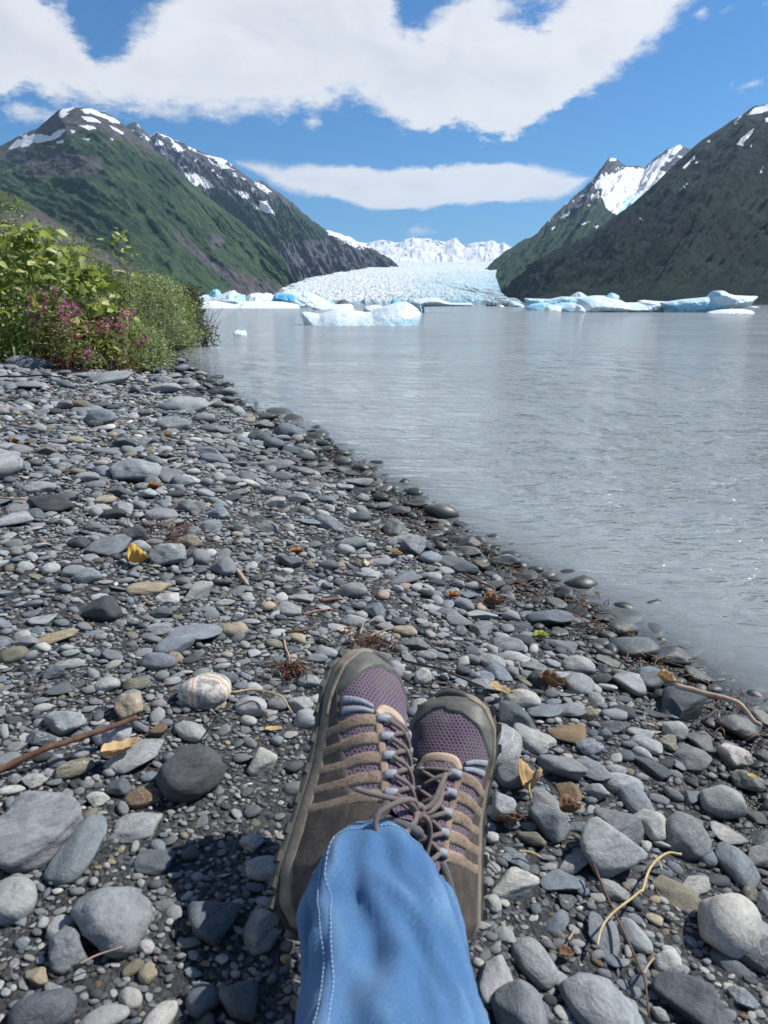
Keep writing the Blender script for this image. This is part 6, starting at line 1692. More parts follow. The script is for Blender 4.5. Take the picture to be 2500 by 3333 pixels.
def stone_top(x, y):
    z = ground_z(x, y)
    for (sx_, sy_, sr, sc_) in placed:
        d2 = (x - sx_) ** 2 + (y - sy_) ** 2
        if d2 < sr * sr: z = max(z, float(ground_z(sx_, sy_)) + sc_ * (.55 + 1.0 * math.sqrt(1 - d2 / sr / sr)))
    return float(z)
def lying(pp, lift, n=24, sag=True):
    G = [on_ground(px, py, lift) for px, py in pp]
    C = catmull(G, n)
    z = np.array([stone_top(x, y) for x, y, _ in C]) + lift
    # stiff wood bridges the hollows
    ker = 5 if sag else 11
    zz_ = np.array([z[max(0, i - ker):i + ker + 1].max() for i in range(n)])
    zz_ = np.convolve(np.pad(zz_, 3, 'edge'), np.ones(7) / 7, 'valid')
    C[:, 2] = zz_ if not sag else .5 * zz_ + .5 * z
    return C
def stick(pp, wpx, mat, label, cat="stick", name="stick", lift=.006, n=26, knots=.12, sag=False, taper=(1, .75), group=None, branches=()):
    C = lying(pp, lift, n, sag)
    dep = float(to_px(C[n // 2])[2][0]); r = wpx / FPX * dep / 2
    rr2 = r * np.linspace(taper[0], taper[1], n) * (1 + knots * fbm(np.arange(n) * .6, wpx, 0, 3) * 2)
    C = C + .25 * r * np.stack([fbm(np.arange(n) * .35, 1, wpx), fbm(np.arange(n) * .35, 5, wpx), fbm(np.arange(n) * .35, 9, wpx)], 1)
    ctr = C.mean(0)
    acc = Acc(); acc.add(*tube(C - ctr, rr2, 8))
    for (f, ang, ln_, rr3) in branches:
        i = int(f * (n - 1)); t = C[min(i + 1, n - 1)] - C[max(i - 1, 0)]; t /= np.linalg.norm(t)
        sd_ = np.array([-t[1], t[0], .25]); d = t * math.cos(ang) + sd_ * math.sin(ang); ln2 = ln_ / FPX * dep
        acc.add(*tube([C[i] - ctr, C[i] - ctr + d * ln2 * .5 + np.array([0, 0, r]), C[i] - ctr + d * ln2], [r * rr3, r * rr3 * .8, r * rr3 * .4], 6))
    o = acc.build(name, mat, None, True, loc=ctr)
    tag(o, label, cat, group); return o
stick([(-60, 2525), (40, 2503), (150, 2482), (300, 2438), (380, 2412), (452, 2386)], 24, m_bark, "thick brown bark-covered stick entering from the left edge, resting on stones", lift=.012, branches=[(.78, .8, 26, .4)])
stick([(2190, 2293), (2300, 2338), (2400, 2376), (2468, 2412)], 19, m_drift, "bleached straight driftwood stick lying along the shore at the right", lift=.014)
stick([(1928, 2852), (1965, 2940), (2000, 3010), (2050, 3110), (2085, 3180), (2100, 3220), (2112, 3310)], 9, m_bark, "thin dark red-brown twig running down to the bottom right", "twig", "twig", lift=.012, branches=[(.35, -1.0, 40, .5)])
stick([(2214, 2812), (2165, 2806), (2112, 2850), (2086, 2940), (2068, 2962), (1990, 3010), (1955, 3050), (1942, 3098)], 9, m_straw, "long bent yellow straw crossing the thin dark twig", "straw", "straw", lift=.014, knots=.05, n=40)
stick([(1318, 2152), (1400, 2178), (1480, 2208), (1575, 2252)], 8, m_dtwig, "thin black twig behind the gap between the shoes", "twig", "twig", lift=.01)
stick([(922, 2062), (930, 2110), (943, 2150), (932, 2205)], 8, m_drift, "short pale forked twig left of the left-hand shoe's toe", "twig", "twig", lift=.005, branches=[(.65, .7, 50, .8)])
stick([(1182, 2082), (1225, 2068), (1268, 2054)], 7, m_drift, "short pale straw behind the toe of the left-hand shoe", "straw", "straw", lift=.01)
stick([(1172, 2078), (1190, 2040), (1220, 2018)], 7, m_gtwig, "short grey twig pointing away behind the left-hand shoe", "twig", "twig", lift=.01)
stick([(1048, 1955), (1082, 1954), (1118, 1958)], 12, m_redw, "short thick splinter of orange wood on pale pebbles, mid beach", "stick", "wood_splinter", lift=.006, n=12)
stick([(988, 2000), (1030, 1996), (1082, 1988)], 8, m_redw, "short reddish stick just below the orange wood splinter", lift=.006)
stick([(930, 2058), (975, 2060), (1030, 2056)], 9, m_bark, "dark red twig on gravel left of the pale splinters", "twig", "twig", lift=.006, branches=[(.4, .9, 26, .6)])
stick([(1290, 1708), (1330, 1722), (1356, 1738), (1378, 1762)], 8, m_root, "arched brown root among the wet stones at the waterline, farther one", "root", "root", lift=.02)
stick([(1515, 1868), (1560, 1896), (1608, 1930), (1582, 1948)], 9, m_root, "bent orange-brown root at the waterline below the wet green-grey boulder", "root", "root", lift=.02)
stick([(771, 1856), (786, 1876), (806, 1902)], 16, m_drift, "stubby piece of tan branch right of the row of large stones", lift=.008, n=12)
stick([(892, 1720), (925, 1738), (962, 1756)], 6, m_bark, "thin reddish twig far up the middle of the beach", "twig", "twig", lift=.01)
stick([(748, 2286), (705, 2340), (664, 2398)], 6, m_dtwig, "thin black stem leaning down from the straw beside the veined boulder", "twig", "twig", lift=.02)
stick([(760, 2290), (830, 2292), (900, 2318), (950, 2342)], 7, m_straw, "thin tan straw right of the veined boulder", "straw", "straw", lift=.014)
stick([(214, 2008), (262, 2022), (318, 2044)], 8, m_bark, "short brown stick under the charcoal block-shaped rock", lift=.006)
stick([(262, 3136), (320, 3112), (398, 3088)], 6, m_drift, "thin pale straw under the big lumpy boulder, lower left", "straw", "straw", lift=.02)
stick([(1688, 2798), (1720, 2803), (1758, 2812)], 8, m_straw, "short yellow straw on dark gravel right of the right-hand shoe", "straw", "straw", lift=.006)
stick([(1560, 2760), (1590, 2800), (1625, 2842)], 7, m_gtwig, "short grey twig in gravel beside the right-hand shoe's heel", "twig", "twig", lift=.006)
stick([(2130, 2806), (2145, 2830), (2152, 2848)], 6, m_straw, "tiny straw above the bend of the long bent straw", "straw", "straw", lift=.016)
stick([(1850, 3060), (1862, 3045), (1872, 3030)], 7, m_drift, "tiny pale chip of straw left of the thin dark twig", "straw", "straw", lift=.01)
stick([(2095, 3170), (2108, 3148), (2128, 3125)], 9, m_drift, "short tan straw leaning on the round pale stone near the twig's end", "straw", "straw", lift=.02)
stick([(1730, 2600), (1722, 2570), (1738, 2530)], 6, m_gstraw, "greenish grass stem over the crumpled brown leaf by the right-hand shoe", "stem", "grass_stem", lift=.03)
stick([(1870, 1790), (1860, 1830)], 1, m_dtwig, "x", lift=.0) if False else None
stick([(0, 1640), (30, 1648), (90, 1655)], 7, m_drift, "thin pale stick left of the banded black rock", lift=.006)
stick([(1040, 1840), (1100, 1870), (1160, 1882), (1225, 1890)], 6, m_dtwig, "long thin dark twig crossing the middle of the beach", "twig", "twig", lift=.012, branches=[(.2, 1.0, 60, .7)])
stick([(0, 1225), (90, 1232), (180, 1246), (260, 1268)], 6, m_dtwig, "long bare twig lying over the boulders below the bushes, far left", "twig", "twig", lift=.12)

def dry_leaf(px, py, wpx, mat, label, seed, curl=1.0, asp=.5, rotz=0.0, lift=.006, cat="dry leaf", stand=.0):
    g = on_ground(px, py); z = stone_top(g[0], g[1]); dep = float(to_px(g)[2][0]); L_ = wpx / FPX * dep
    n1, n2 = 15, 9
    u = np.linspace(-1, 1, n1); v = np.linspace(-1, 1, n2); U, Vv_ = np.meshgrid(u, v, indexing='ij')
    half = np.sqrt(np.clip(1 - U ** 2, 0, 1)) ** .9 * (1 - .25 * U) + .02
    x = U * .5; y = Vv_ * half * asp * .5 * (1 + .12 * np.sin(U * 11 + seed))
    zz_ = curl * (.16 * U ** 2 + .9 * (Vv_ * half * asp) ** 2 * .9) + .10 * curl * fbm(U * 2 + seed, Vv_ * 1.6, seed, 3)
    zz_ += -.03 * np.exp(-(Vv_ / .12) ** 2)
    P = np.stack([x, y, zz_ + .04 + stand * np.abs(x)], -1).reshape(-1, 3) * L_
    acc = Acc(); acc.add(P, grid_faces(n1, n2)); acc.add(*tube([(.48 * L_, 0, .18 * L_ * curl + .04 * L_), (.6 * L_, .02 * L_, .2 * L_ * curl), (.7 * L_, .05 * L_, .1 * L_)], .012 * L_, 5))
    o = acc.build("dry_leaf", mat, None, True, loc=(g[0], g[1], z + lift)); o.rotation_euler = (0, 0, rotz - math.atan2(g[0], g[1]))
    sm = o.modifiers.new("thickness", 'SOLIDIFY'); sm.thickness = .0007
    tag(o, label, cat); return o
def leafmat(name, c1, c2, sc=25):
    m, nt, out = material(name)
    co = nt.new('ShaderNodeTexCoord').outputs['Object']
    f = nt.noise(co, sc, 5, .65)
    c = nt.mix(nt.ramp(f, .35, .65), c1, c2)
    p = principled(nt, None, c, .75, nt.bump(nt.noise(co, sc * 3, 3), .4, .001), Specular_IOR_Level=.2)
    t = nt.new('ShaderNodeBsdfTranslucent'); nt.put(t.inputs[0], c)
    ms = nt.new('ShaderNodeMixShader'); ms.inputs[0].default_value = .25
    nt.l.new(p.outputs[0], ms.inputs[1]); nt.l.new(t.outputs[0], ms.inputs[2]); nt.l.new(ms.outputs[0], out.inputs[0])
    return m
m_ly = leafmat("yellow_dry_leaf", (.62, .42, .10), (.45, .25, .08)); m_lt = leafmat("tan_dry_leaf", (.55, .40, .22), (.38, .25, .13)); m_lo = leafmat("rust_dry_leaf", (.36, .15, .06), (.20, .09, .05))
m_lb = leafmat("brown_dry_leaf", (.17, .095, .055), (.30, .19, .11)); m_lc = leafmat("cream_dry_leaf", (.62, .55, .40), (.50, .40, .25)); m_lv = leafmat("green_yellow_leaf", (.25, .30, .06), (.40, .36, .08))
dry_leaf(452, 1845, 62, m_ly, "crumpled bright yellow leaf beside the row of large stones", 1, 1.3, .9, .2, .01)
dry_leaf(398, 2495, 125, m_lt, "curled tan leaf bent over stones left of the round dark boulder", 2, 1.3, .45, .35, .006)
dry_leaf(502, 1594, 46, m_lo, "small rust-orange leaf on gravel, middle of the left beach", 3, .8, .7, .0)
dry_leaf(52, 1447, 32, m_lo, "small rust leaf at the far left behind two rounded stones, left one of the pair", 4, .9, .8, .2)
dry_leaf(98, 1452, 32, m_lo, "small rust leaf at the far left behind two rounded stones, right one of the pair", 5, .7, .7, -.4)
dry_leaf(1722, 2592, 84, m_lt, "crumpled brown leaf standing between rocks at the right-hand shoe", 6, 2.0, .8, 1.1, .01, stand=.2)
dry_leaf(1655, 2690, 80, m_lb, "brown shrivelled leaf in the shade below the light angular rock by the shoe", 7, 1.6, .6, .1)
dry_leaf(1852, 2690, 75, m_lb, "shrivelled brown leaf at the left corner of the big blocky boulder", 8, 2.0, .6, .5, .02)
dry_leaf(1795, 2242, 85, m_lb, "brown crumpled leaf on pale stones beyond the right-hand shoe", 9, 1.4, .6, -.2)
dry_leaf(1200, 1850, 34, m_lc, "small cream leaf standing on gravel in the middle of the beach", 10, 1.6, .7, 1.2, .004)
dry_leaf(892, 2386, 58, m_lt, "small flat tan leaf left of the left-hand shoe", 11, .5, .4, -.1)
dry_leaf(2162, 2272, 62, m_lt, "tan leaf at the upper end of the driftwood stick", 12, 1.4, .6, -.3)
dry_leaf(2440, 2578, 30, m_ly, "tiny yellow leaf on the stones at the far right", 13, .6, .5, .2)
dry_leaf(1606, 1978, 70, m_lb, "shredded brown leaf on stones near the bent orange-brown root", 14, 1.6, .6, .2)
dry_leaf(1478, 1950, 46, m_lo, "small orange-brown leaf left of the bent root", 15, 1.2, .5, .1)
dry_leaf(970, 1805, 52, m_lo, "brown leaf caught beside the tilted dark slab, mid beach", 16, 1.2, .5, .5)
dry_leaf(1290, 1815, 46, m_lt, "frayed tan leaf above the speckled slab near the water", 17, 1.4, .5, -.6)
dry_leaf(1762, 2085, 52, m_lv, "yellow-green leaf among stones near the waterline", 18, 1.2, .6, .4)
dry_leaf(1842, 3122, 46, m_lb, "small pale brown leaf at the bottom between light cobbles", 19, .8, .8, .4)
dry_leaf(1120, 2062, 50, m_lc, "pale wood chip behind the toe of the left-hand shoe", 20, .4, .35, -.5, cat="wood chip")
dry_leaf(1630, 2282, 90, m_lt, "tan leaf resting on the stone just behind the right-hand shoe's toe", 21, .9, .35, -.6, .02)
dry_leaf(2185, 2000, 50, m_lo, "orange leaf on wet stones at the waterline right of the middle", 22, 1.0, .5, -.2)
# mats of shredded bark and rootlets, and litter along the waterline
def fibre_mass(name, centres, n, ln_, r, mats, label, cat, seed):
    rr = np.random.RandomState(seed); acc = Acc()
    c0 = np.array([centres[0][0], centres[0][1], 0.])
    for i in range(n):
        cx_, cy_, sp = centres[rr.randint(len(centres))]
        x, y = cx_ + rr.normal() * sp, cy_ + rr.normal() * sp
        a_ = rr.uniform(0, 2 * math.pi); L2 = ln_ * rr.uniform(.4, 1.4)
        z = float(ground_z(x, y)) + rr.uniform(.004, .022)
        d = np.array([math.cos(a_), math.sin(a_), 0])
        acc.add(*tube([np.array([x, y, z]) - c0, np.array([x, y, z + rr.uniform(0, .012)]) + d * L2 * .5 - c0, np.array([x, y, z + rr.uniform(-.004, .006)]) + d * L2 - c0], [r, r * rr.uniform(.7, 1.6), r * .5], 4))
    o = acc.build(name, mats, None, True, loc=c0); tag(o, label, cat); o['kind'] = 'stuff'; return o
q = on_ground(985, 2200 - 40); q2 = on_ground(935, 2205)
def clump(px, py, lab, seed, n=120, sp=.014, L2=.02):
    g = on_ground(px, py)
    return fibre_mass("bark_fibres", [(g[0], g[1], sp)], n, L2, .0009, m_bark, lab, "plant litter", seed)
clump(945, 2200, "matted dark brown rootlets left of the left-hand shoe's toe", 1)
clump(1195, 2105, "dark shredded bark bits right behind the left-hand shoe's toe", 2, 160, .03)
clump(555, 1750, "tan grass fibres in front of the stones above the yellow leaf", 3, 90, .05, .07)
cent = []
for i in range(len(SHORE) - 4):
    if SHORE[i + 1][1] < .4: continue
    for f in np.linspace(0, 1, 24):
        p = np.array(SHORE[i]) * (1 - f) + np.array(SHORE[i + 1]) * f
        d_ = np.array(SHORE[i + 1]) - np.array(SHORE[i]); nrm_ = np.array([d_[1], -d_[0]]); nrm_ /= np.linalg.norm(nrm_)
        off_ = .06 + .06 * math.sin(f * 9 + i)
        if p[1] < 13: cent.append((p[0] - nrm_[0] * off_, p[1] - nrm_[1] * off_, .035))
if cent[0] and shore_d(np.array([cent[40][0]]), np.array([cent[40][1]]))[0] < 0:
    cent = [(2 * 0 + a, b, c) for a, b, c in cent]
cent = [c for c in cent if shore_d(np.array([c[0]]), np.array([c[1]]))[0] > -.02]
if cent:
    fibre_mass("shore_litter", cent, 800, .04, .0013, m_root, "line of orange-brown plant litter washed up along the waterline", "plant litter", 7)

# ------------------------------------------------------------------ shrubs and flowers on the bank
def foliage_mat(name, c1, c2, c3, tr=.35, use_obj=False):
    m, nt, out = material(name)
    oi = nt.new('ShaderNodeObjectInfo')
    rv = nt.math('FRACT', nt.math('ADD', nt.attr('rnd', out='Fac'), nt.math('MULTIPLY', oi.outputs['Random'], 3.7)))
    c = nt.mix(nt.ramp(rv, .1, .75), c1, c2); c = nt.mix(nt.ramp(rv, .82, .93), c, c3)
    bf = nt.new('ShaderNodeNewGeometry').outputs['Backfacing']
    c = nt.mix(nt.math('MULTIPLY', bf, .35), c, nt.mix(.5, c, (.32, .36, .24)))
    p = principled(nt, None, c, .5, None, Specular_IOR_Level=.35)
    t = nt.new('ShaderNodeBsdfTranslucent'); nt.put(t.inputs[0], nt.mix(1.0, c, (1.25, 1.3, .6), 'MULTIPLY'))
    ms = nt.new('ShaderNodeMixShader'); ms.inputs[0].default_value = tr
    nt.l.new(p.outputs[0], ms.inputs[1]); nt.l.new(t.outputs[0], ms.inputs[2]); nt.l.new(ms.outputs[0], out.inputs[0])
    return m
m_fy = foliage_mat("bright_willow_leaf", (.15, .20, .04), (.28, .33, .09), (.50, .50, .24))
m_fg = foliage_mat("green_willow_leaf", (.065, .105, .025), (.16, .21, .055), (.32, .36, .16))
m_fs = foliage_mat("silvery_willow_leaf", (.10, .14, .05), (.20, .25, .11), (.40, .44, .30))
m_fd = foliage_mat("dark_alder_leaf", (.035, .05, .018), (.075, .085, .03), (.11, .10, .05), .2)
m_fw = foliage_mat("fireweed_leaf", (.13, .19, .06), (.21, .27, .11), (.36, .38, .22))
m_pk = foliage_mat("magenta_petal", (.30, .022, .17), (.46, .05, .28), (.58, .16, .42), .3)
m_stem = simple_mat("grey_brown_branch", (0.085, 0.07, 0.055), .8, .3, 20)
m_rstem = simple_mat("reddish_stem", (0.22, 0.085, 0.05), .7, .3, 20)
m_pstem = simple_mat("pale_dead_twig", (0.30, 0.26, 0.21), .8, .3, 20)

def leaf_verts(wr=.42, fold=.22, droop=.25, n=5):
    """leaf of length 1 along +x with a folded midrib, wr = width ratio"""
    u = np.linspace(0, 1, n); V = []
    for k, t in enumerate(u):
        w = wr * .5 * math.sin(math.pi * min(max(t ** .8, 0.02), .985)) ** .8
        z = -droop * t * t
        V += [(t, -w, z + fold * w), (t, 0, z), (t, w, z + fold * w)]
    F = []
    for k in range(n - 1):
        a_ = k * 3; F += [(a_, a_ + 3, a_ + 4, a_ + 1), (a_ + 1, a_ + 4, a_ + 5, a_ + 2)]
    return np.array(V), F
def orient(rr, n, upb=.5):
    """random leaf axes and normals, blades mostly facing up and to the sun"""
    d = rr.normal(size=(n, 3)); d[:, 2] = d[:, 2] * .6 + .15; d /= np.linalg.norm(d, axis=1)[:, None]
    nn_ = rr.normal(size=(n, 3)) * .75 + np.array([.35, -.15, 1.0]) * upb * 2
    nn_ -= d * (nn_ * d).sum(1)[:, None]; nn_ /= np.linalg.norm(nn_, axis=1)[:, None]
    return d, nn_, np.cross(nn_, d)
def shrub(name, label, cat, prof, y, depth, nleaf, llen, wr, mat, nobj, seed, nstem=10, base=None, stem_mat=None, gz=None, bottom=None, cluster=6, group=None, stem_r=.010, lsp=.07, holes=.0):
    """prof: crown top as photo points at forward distance y; leaves fill the volume below it, thin at the edges"""
    rr = np.random.RandomState(seed)
    xs = [p[0] for p in prof]
    bx = base if base is not None else (min(xs) + max(xs)) / 2
    bw = at_dist(bx, 990, y); bz = float(ground_z(bw[0], y)) if gz is None else gz
    root = empty(name, (bw[0], y, bz)); tag(root, label, cat, group)
    o0 = np.array([bw[0], y, bz])
    nc = max(int(nleaf / cluster), 3)
    C = []
    while len(C) < nc:
        px = rr.uniform(min(xs), max(xs)); top = np.interp(px, xs, [p[1] for p in prof])
        X_, _, Zt = at_dist(px, top, y)
        zb_ = bz + .02 if bottom is None else bottom
        if Zt <= zb_: continue
        f = 1 - rr.rand() ** 1.25 * 1.0; z = zb_ + (Zt - zb_) * f
        tt_ = (px - min(xs)) / (max(xs) - min(xs)); ed = math.sin(math.pi * min(max(tt_, .02), .98)) ** .5
        dy = rr.uniform(-1, 1) * depth * .5 * (ed * (1 - .55 * f * f) + .1)
        if holes and fbm(X_ * 5, z * 5, dy * 3 + seed, 2) > .32 - holes: continue
        C.append((X_, y + dy, z))
    C = np.array(C)
    # branches reach into the leaf clusters
    acc = Acc(); spread = (at_dist(max(xs), 990, y)[0] - at_dist(min(xs), 990, y)[0])
    pick = rr.choice(len(C), min(len(C), nstem * 9), replace=False)
    bases = [np.array([o0[0] + rr.uniform(-.32, .32) * spread, y + rr.uniform(-.25, .25) * depth, 0]) for _ in range(nstem)]
    for b in bases: b[2] = float(ground_z(b[0], b[1])) - .03 if gz is None else gz - .03
    for i, k in enumerate(pick):
        e = C[k]; b = min(bases, key=lambda q: (q[0] - e[0]) ** 2 + .3 * (q[1] - e[1]) ** 2 + rr.rand() * .15)
        mid = b * .5 + e * .5 + rr.normal(size=3) * .05 * np.array([1, 1, .4]); mid[2] += .08 * (e[2] - b[2])
        r0_ = stem_r * rr.uniform(.5, 1.0) * (1 if i < nstem else .45)
        acc.add(*tube(catmull([b, mid, e + (e - mid) * .08], 7) - o0, np.linspace(r0_, r0_ * .22, 7), 5))
    sb = acc.build("branches", stem_mat or m_stem, root, True); sb['kind'] = 'stuff'
    # leaves
    n = nleaf
    ci = rr.randint(len(C), size=n)
    P = C[ci] + rr.normal(size=(n, 3)) * lsp * np.array([1, 1, .8])
    d, nn_, s_ = orient(rr, n)
    L_ = llen * np.exp(rr.normal(0, .22, n))
    LV, LF = leaf_verts(wr)
    # biggest and nearest ones are objects of their own
    near = np.argsort(-(L_ / np.maximum(P[:, 1], .5)))
    ob = near[:nobj]; st_ = near[nobj:]
    me = bpy.data.meshes.new("leaf"); me.from_pydata(LV.tolist(), [], LF); me.polygons.foreach_set("use_smooth", [True] * len(LF)); me.materials.append(mat)
    for i in ob:
        o = bpy.data.objects.new("leaf", me); COL.objects.link(o); o.parent = root
        M = Matrix((Vector(d[i]), Vector(s_[i]), Vector(nn_[i]))).transposed().to_4x4()
        o.location = P[i] - o0; o.rotation_euler = M.to_euler(); o.scale = (L_[i],) * 3
    if len(st_):
        m_ = len(st_); k = len(LV)
        W_ = (LV[None, :, 0:1] * d[st_][:, None, :] + LV[None, :, 1:2] * s_[st_][:, None, :] + LV[None, :, 2:3] * nn_[st_][:, None, :]) * L_[st_][:, None, None] + (P[st_] - o0)[:, None, :]
        F_ = (np.array(LF)[None] + (np.arange(m_) * k)[:, None, None]).reshape(-1, 4)
        fo = mesh_obj("foliage", W_.reshape(-1, 3), F_, mat, root, True, {'rnd': np.repeat(rr.rand(m_), k)}); fo['kind'] = 'stuff'
    return root
# --- bank plants, back to front
shrub("alder_bush", "dark brownish bush at the far end of the bank, beside the leftmost berg", "bush", [(560, 940), (590, 925), (615, 930), (634, 945), (642, 985)], 24, 2.5, 2600, .085, .5, m_fd, 60, 3, 8, gz=.35, lsp=.10)
shrub("willow_bush", "round green willow bush sloping down to the water, in front of the dark bush", "bush", [(395, 905), (440, 915), (500, 905), (520, 915), (560, 945), (600, 985), (612, 1040)], 14.5, 3.0, 7000, .075, .30, m_fg, 120, 4, 14, gz=.25, lsp=.10)
shrub("willow_bush", "silvery-tipped willow bush in the middle of the bank, behind the magenta flowers", "bush", [(380, 960), (420, 912), (470, 905), (520, 900), (545, 935), (575, 985), (585, 1060)], 12.0, 2.2, 5200, .06, .26, m_fs, 160, 14, 12, gz=.25, lsp=.09)
shrub("willow_bush", "tall silvery grey willow at the left picture edge", "bush", [(-200, 700), (-60, 670), (0, 668), (30, 655), (50, 668), (66, 720), (70, 800), (90, 900)], 8.6, 1.4, 2400, .058, .34, m_fs, 200, 5, 9, lsp=.05)
shrub("willow_bush", "dense dark green willow behind the large-leaved one, left bank", "bush", [(-260, 760), (0, 745), (90, 750), (150, 742), (210, 770), (260, 790), (300, 850), (380, 880), (420, 950), (430, 1080)], 9.4, 1.6, 7000, .060, .34, m_fg, 200, 6, 22, lsp=.07, holes=.05)
shrub("willow_bush", "large-leaved yellow-green willow leaning over the magenta flowers", "bush", [(-160, 860), (0, 800), (60, 775), (120, 745), (145, 760), (190, 830), (240, 840), (300, 880), (350, 850), (395, 845), (410, 900), (405, 985), (340, 1010)], 7.3, 1.3, 2200, .100, .55, m_fy, 300, 7, 12, lsp=.06, holes=.16, stem_r=.009)
shrub("willow_shoot", "single upright willow shoot with a tuft of leaves, above the bushes", "shoot", [(352, 770), (368, 735), (385, 725), (405, 760), (420, 775), (425, 800), (385, 805)], 7.3, .12, 46, .075, .5, m_fy, 46, 8, 1, bottom=1.05, cluster=4, lsp=.03)
shrub("low_shrub", "low leafy shrub at the foot of the bank where the gravel starts, left", "bush", [(-200, 1080), (0, 1060), (120, 1070), (240, 1080), (330, 1090), (350, 1130)], 7.0, .8, 4200, .042, .40, m_fy, 160, 9, 10, lsp=.05)
shrub("low_shrub", "low leafy patch running out towards the water under the flowers", "bush", [(230, 1100), (300, 1060), (380, 1050), (450, 1060), (510, 1090), (545, 1150)], 7.6, 1.1, 6500, .036, .34, m_fw, 200, 10, 14, lsp=.05)
shrub("low_shrub", "thin grassy growth at the waterline beyond the flowers", "bush", [(440, 1040), (500, 1010), (560, 1030), (600, 1050), (640, 1075)], 13.2, 2.0, 3000, .07, .16, m_fw, 100, 11, 10, lsp=.08, gz=.05)

def fireweed(label, px0, px1, top, bot, y, dpt, nstem, seed):
    rr = np.random.RandomState(seed)
    bw = at_dist((px0 + px1) / 2, 990, y); bz = float(ground_z(bw[0], y)); o0 = np.array([bw[0], y, bz])
    root = empty("fireweed_clump", tuple(o0)); tag(root, label, "flowers", "clumps of magenta flowers on the bank")
    acc = Acc(); leaves = []; flowers = []
    for i in range(nstem):
        px = rr.uniform(px0, px1); tp = rr.uniform(top, bot)
        yy = y + rr.uniform(-.5, .5) * dpt
        e = at_dist(px, tp, yy); b = np.array([e[0] + rr.normal() * .06, yy + rr.normal() * .04, 0.]); b[2] = float(ground_z(b[0], b[1]))
        if e[2] < b[2] + .12: e[2] = b[2] + rr.uniform(.14, .26)
        mid = .5 * (b + e) + rr.normal(size=3) * .025
        C = catmull([b, mid, e], 12); acc.add(*tube(C - o0, np.linspace(.0028, .0014, 12), 4))
        for k in range(3, 12):
            for _ in range(3): leaves.append(C[k] + rr.normal(size=3) * .012)
        for _ in range(rr.randint(4, 8)): flowers.append(e + rr.normal(size=3) * np.array([.022, .022, .03]) - np.array([0, 0, .02]))
    so_ = acc.build("stems", m_rstem, root, True); so_['kind'] = 'stuff'
    n = len(leaves); P = np.array(leaves); d, nn_, s_ = orient(rr, n); LV, LF = leaf_verts(.24, .2, .3)
    L_ = rr.uniform(.028, .05, n); k = len(LV)
    W_ = (LV[None, :, 0:1] * d[:, None, :] + LV[None, :, 1:2] * s_[:, None, :] + LV[None, :, 2:3] * nn_[:, None, :]) * L_[:, None, None] + (P - o0)[:, None, :]
    F_ = (np.array(LF)[None] + (np.arange(n) * k)[:, None, None]).reshape(-1, 4)
    fo = mesh_obj("foliage", W_.reshape(-1, 3), F_, m_fw, root, True, {'rnd': np.repeat(rr.rand(n), k)}); fo['kind'] = 'stuff'
    PV, PF = [], []
    lv, lf = leaf_verts(.75, .25, -.2, 4)
    for q in range(4):
        a_ = q * math.pi / 2 + .3; R3 = np.array([[math.cos(a_), -math.sin(a_), 0], [math.sin(a_), math.cos(a_), 0], [0, 0, 1]])
        PF += [tuple(i + len(PV) * len(lv) for i in f) for f in lf]; PV.append(lv @ R3.T)
    PV = np.concatenate(PV)
    me = bpy.data.meshes.new("flower"); me.from_pydata(PV.tolist(), [], PF); me.polygons.foreach_set("use_smooth", [True] * len(PF)); me.materials.append(m_pk)
    for p in flowers[:290]:
        o = bpy.data.objects.new("flower", me); COL.objects.link(o); o.parent = root; o.location = p - o0
        o.rotation_euler = (rr.normal() * .9 + .5, rr.normal() * .6, rr.uniform(0, 6.28)); o.scale = (rr.uniform(.013, .019),) * 3
    return root
fireweed("tall magenta fireweed clump against the large-leaved willow, upper left one", 80, 215, 935, 1030, 6.75, .3, 26, 1)
fireweed("magenta fireweed clump left of the middle, below the upper left one", 180, 250, 985, 1090, 6.6, .3, 16, 2)
fireweed("broad magenta fireweed clump in the middle of the bank", 270, 420, 1000, 1090, 6.9, .5, 30, 3)
fireweed("low magenta fireweed clump at the front edge next to the gravel", 265, 320, 1140, 1160, 6.5, .2, 7, 4)
fireweed("scattered magenta fireweed reaching towards the water", 400, 500, 1080, 1130, 7.4, .6, 16, 5)
fireweed("faint distant magenta fireweed near the silvery willow", 400, 440, 1000, 1030, 9.5, .6, 9, 6)
fireweed("low fireweed clump farthest right, over the grassy waterline growth", 545, 600, 1035, 1060, 13.0, .8, 8, 7)

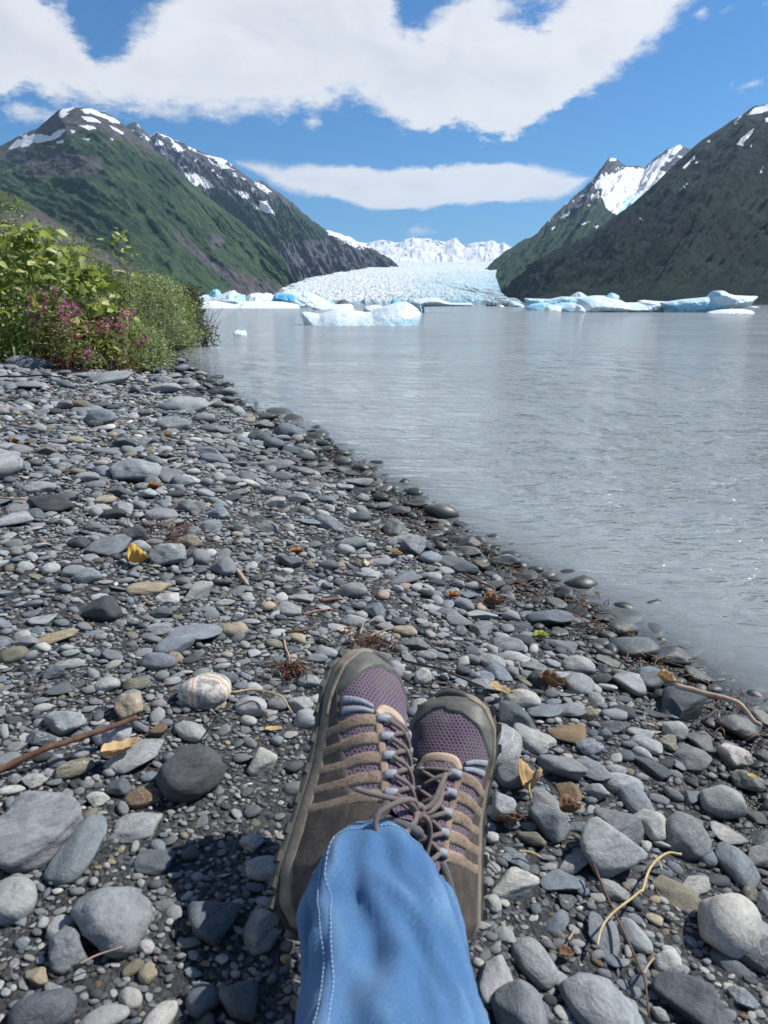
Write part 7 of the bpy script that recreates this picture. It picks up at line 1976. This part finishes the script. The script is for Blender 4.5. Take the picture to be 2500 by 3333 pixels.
def bare(label, px, py, y, dirs, seed, mat, hpx, name="bare_twigs"):
    rr = np.random.RandomState(seed); b = at_dist(px, py, y); b[2] = max(float(ground_z(b[0], y)), -.05)
    root = Acc()
    for (dx, dy) in dirs:
        e = at_dist(px + dx, py - dy, y + rr.normal() * .25)
        mid = .5 * (b + e) + rr.normal(size=3) * .05 + np.array([0, 0, .05]); C = catmull([b, mid, e], 14)
        r0_ = .006; root.add(*tube(C - b, np.linspace(r0_, r0_ * .3, 14), 5))
        for k in range(5, 13, 2):
            t = C[k] - C[k - 1]; t /= np.linalg.norm(t); d = t + rr.normal(size=3) * .55; d /= np.linalg.norm(d)
            L2 = rr.uniform(.12, .3) * hpx / 100 * .8; root.add(*tube([C[k] - b, C[k] - b + d * L2 * .5, C[k] - b + d * L2 + np.array([0, 0, .03])], [r0_ * .5, r0_ * .35, r0_ * .2], 4))
    o = root.build(name, mat, None, True, loc=b); tag(o, label, "dead shrub"); return o
bare("bare dark twigs of a leafless shrub standing at the water's edge", 655, 1072, 14.0, [(-25, 95), (-10, 75), (10, 70), (25, 85), (40, 60), (62, 68), (70, 35), (58, 15), (30, 35), (-35, 60), (75, 80)], 21, m_stem, 100)
shrub("low_shrub", "small leafy tuft at the base of the bare twigs", "bush", [(620, 1055), (640, 1035), (665, 1045), (690, 1060), (700, 1075)], 14.0, .7, 500, .07, .3, m_fd, 40, 12, 4, gz=.02, lsp=.05)
bare("leafless grey twigs sprawling over the bank's edge below the silvery willow", 530, 1075, 10.0, [(-60, 60), (-30, 75), (30, 40), (50, 20), (70, 8), (40, 55), (-70, 30), (80, -8), (10, 60)], 22, m_pstem, 80)
bare("pale dead branch sticking up through the large-leaved willow", 205, 1000, 7.1, [(70, 230), (45, 120)], 23, m_pstem, 60, "dead_branch")
bare("thin dark bare branches rising left of the single shoot", 225, 960, 7.6, [(18, 260), (55, 190), (10, 130)], 24, m_stem, 60, "dead_branch")
def sprig(px, py, y, label, seed):
    shrub("water_sprig", label, "sprig", [(px - 14, py - 8), (px, py - 26), (px + 14, py - 8)], y, .12, 22, .05, .22, m_fg, 22, seed, 1, gz=-.02, cluster=5, lsp=.02, stem_r=.003)
sprig(560, 1165, float(at_z(560, 1165, 0)[1]), "leafy sprig growing out of the water, left one of four", 31)
sprig(600, 1150, float(at_z(600, 1150, 0)[1]), "leafy sprig growing out of the water, second from the left", 32)
sprig(632, 1148, float(at_z(632, 1148, 0)[1]), "leafy sprig growing out of the water, third from the left", 33)
sprig(634, 1192, float(at_z(634, 1192, 0)[1]), "leafy sprig right above the dark boulder in the water", 34)
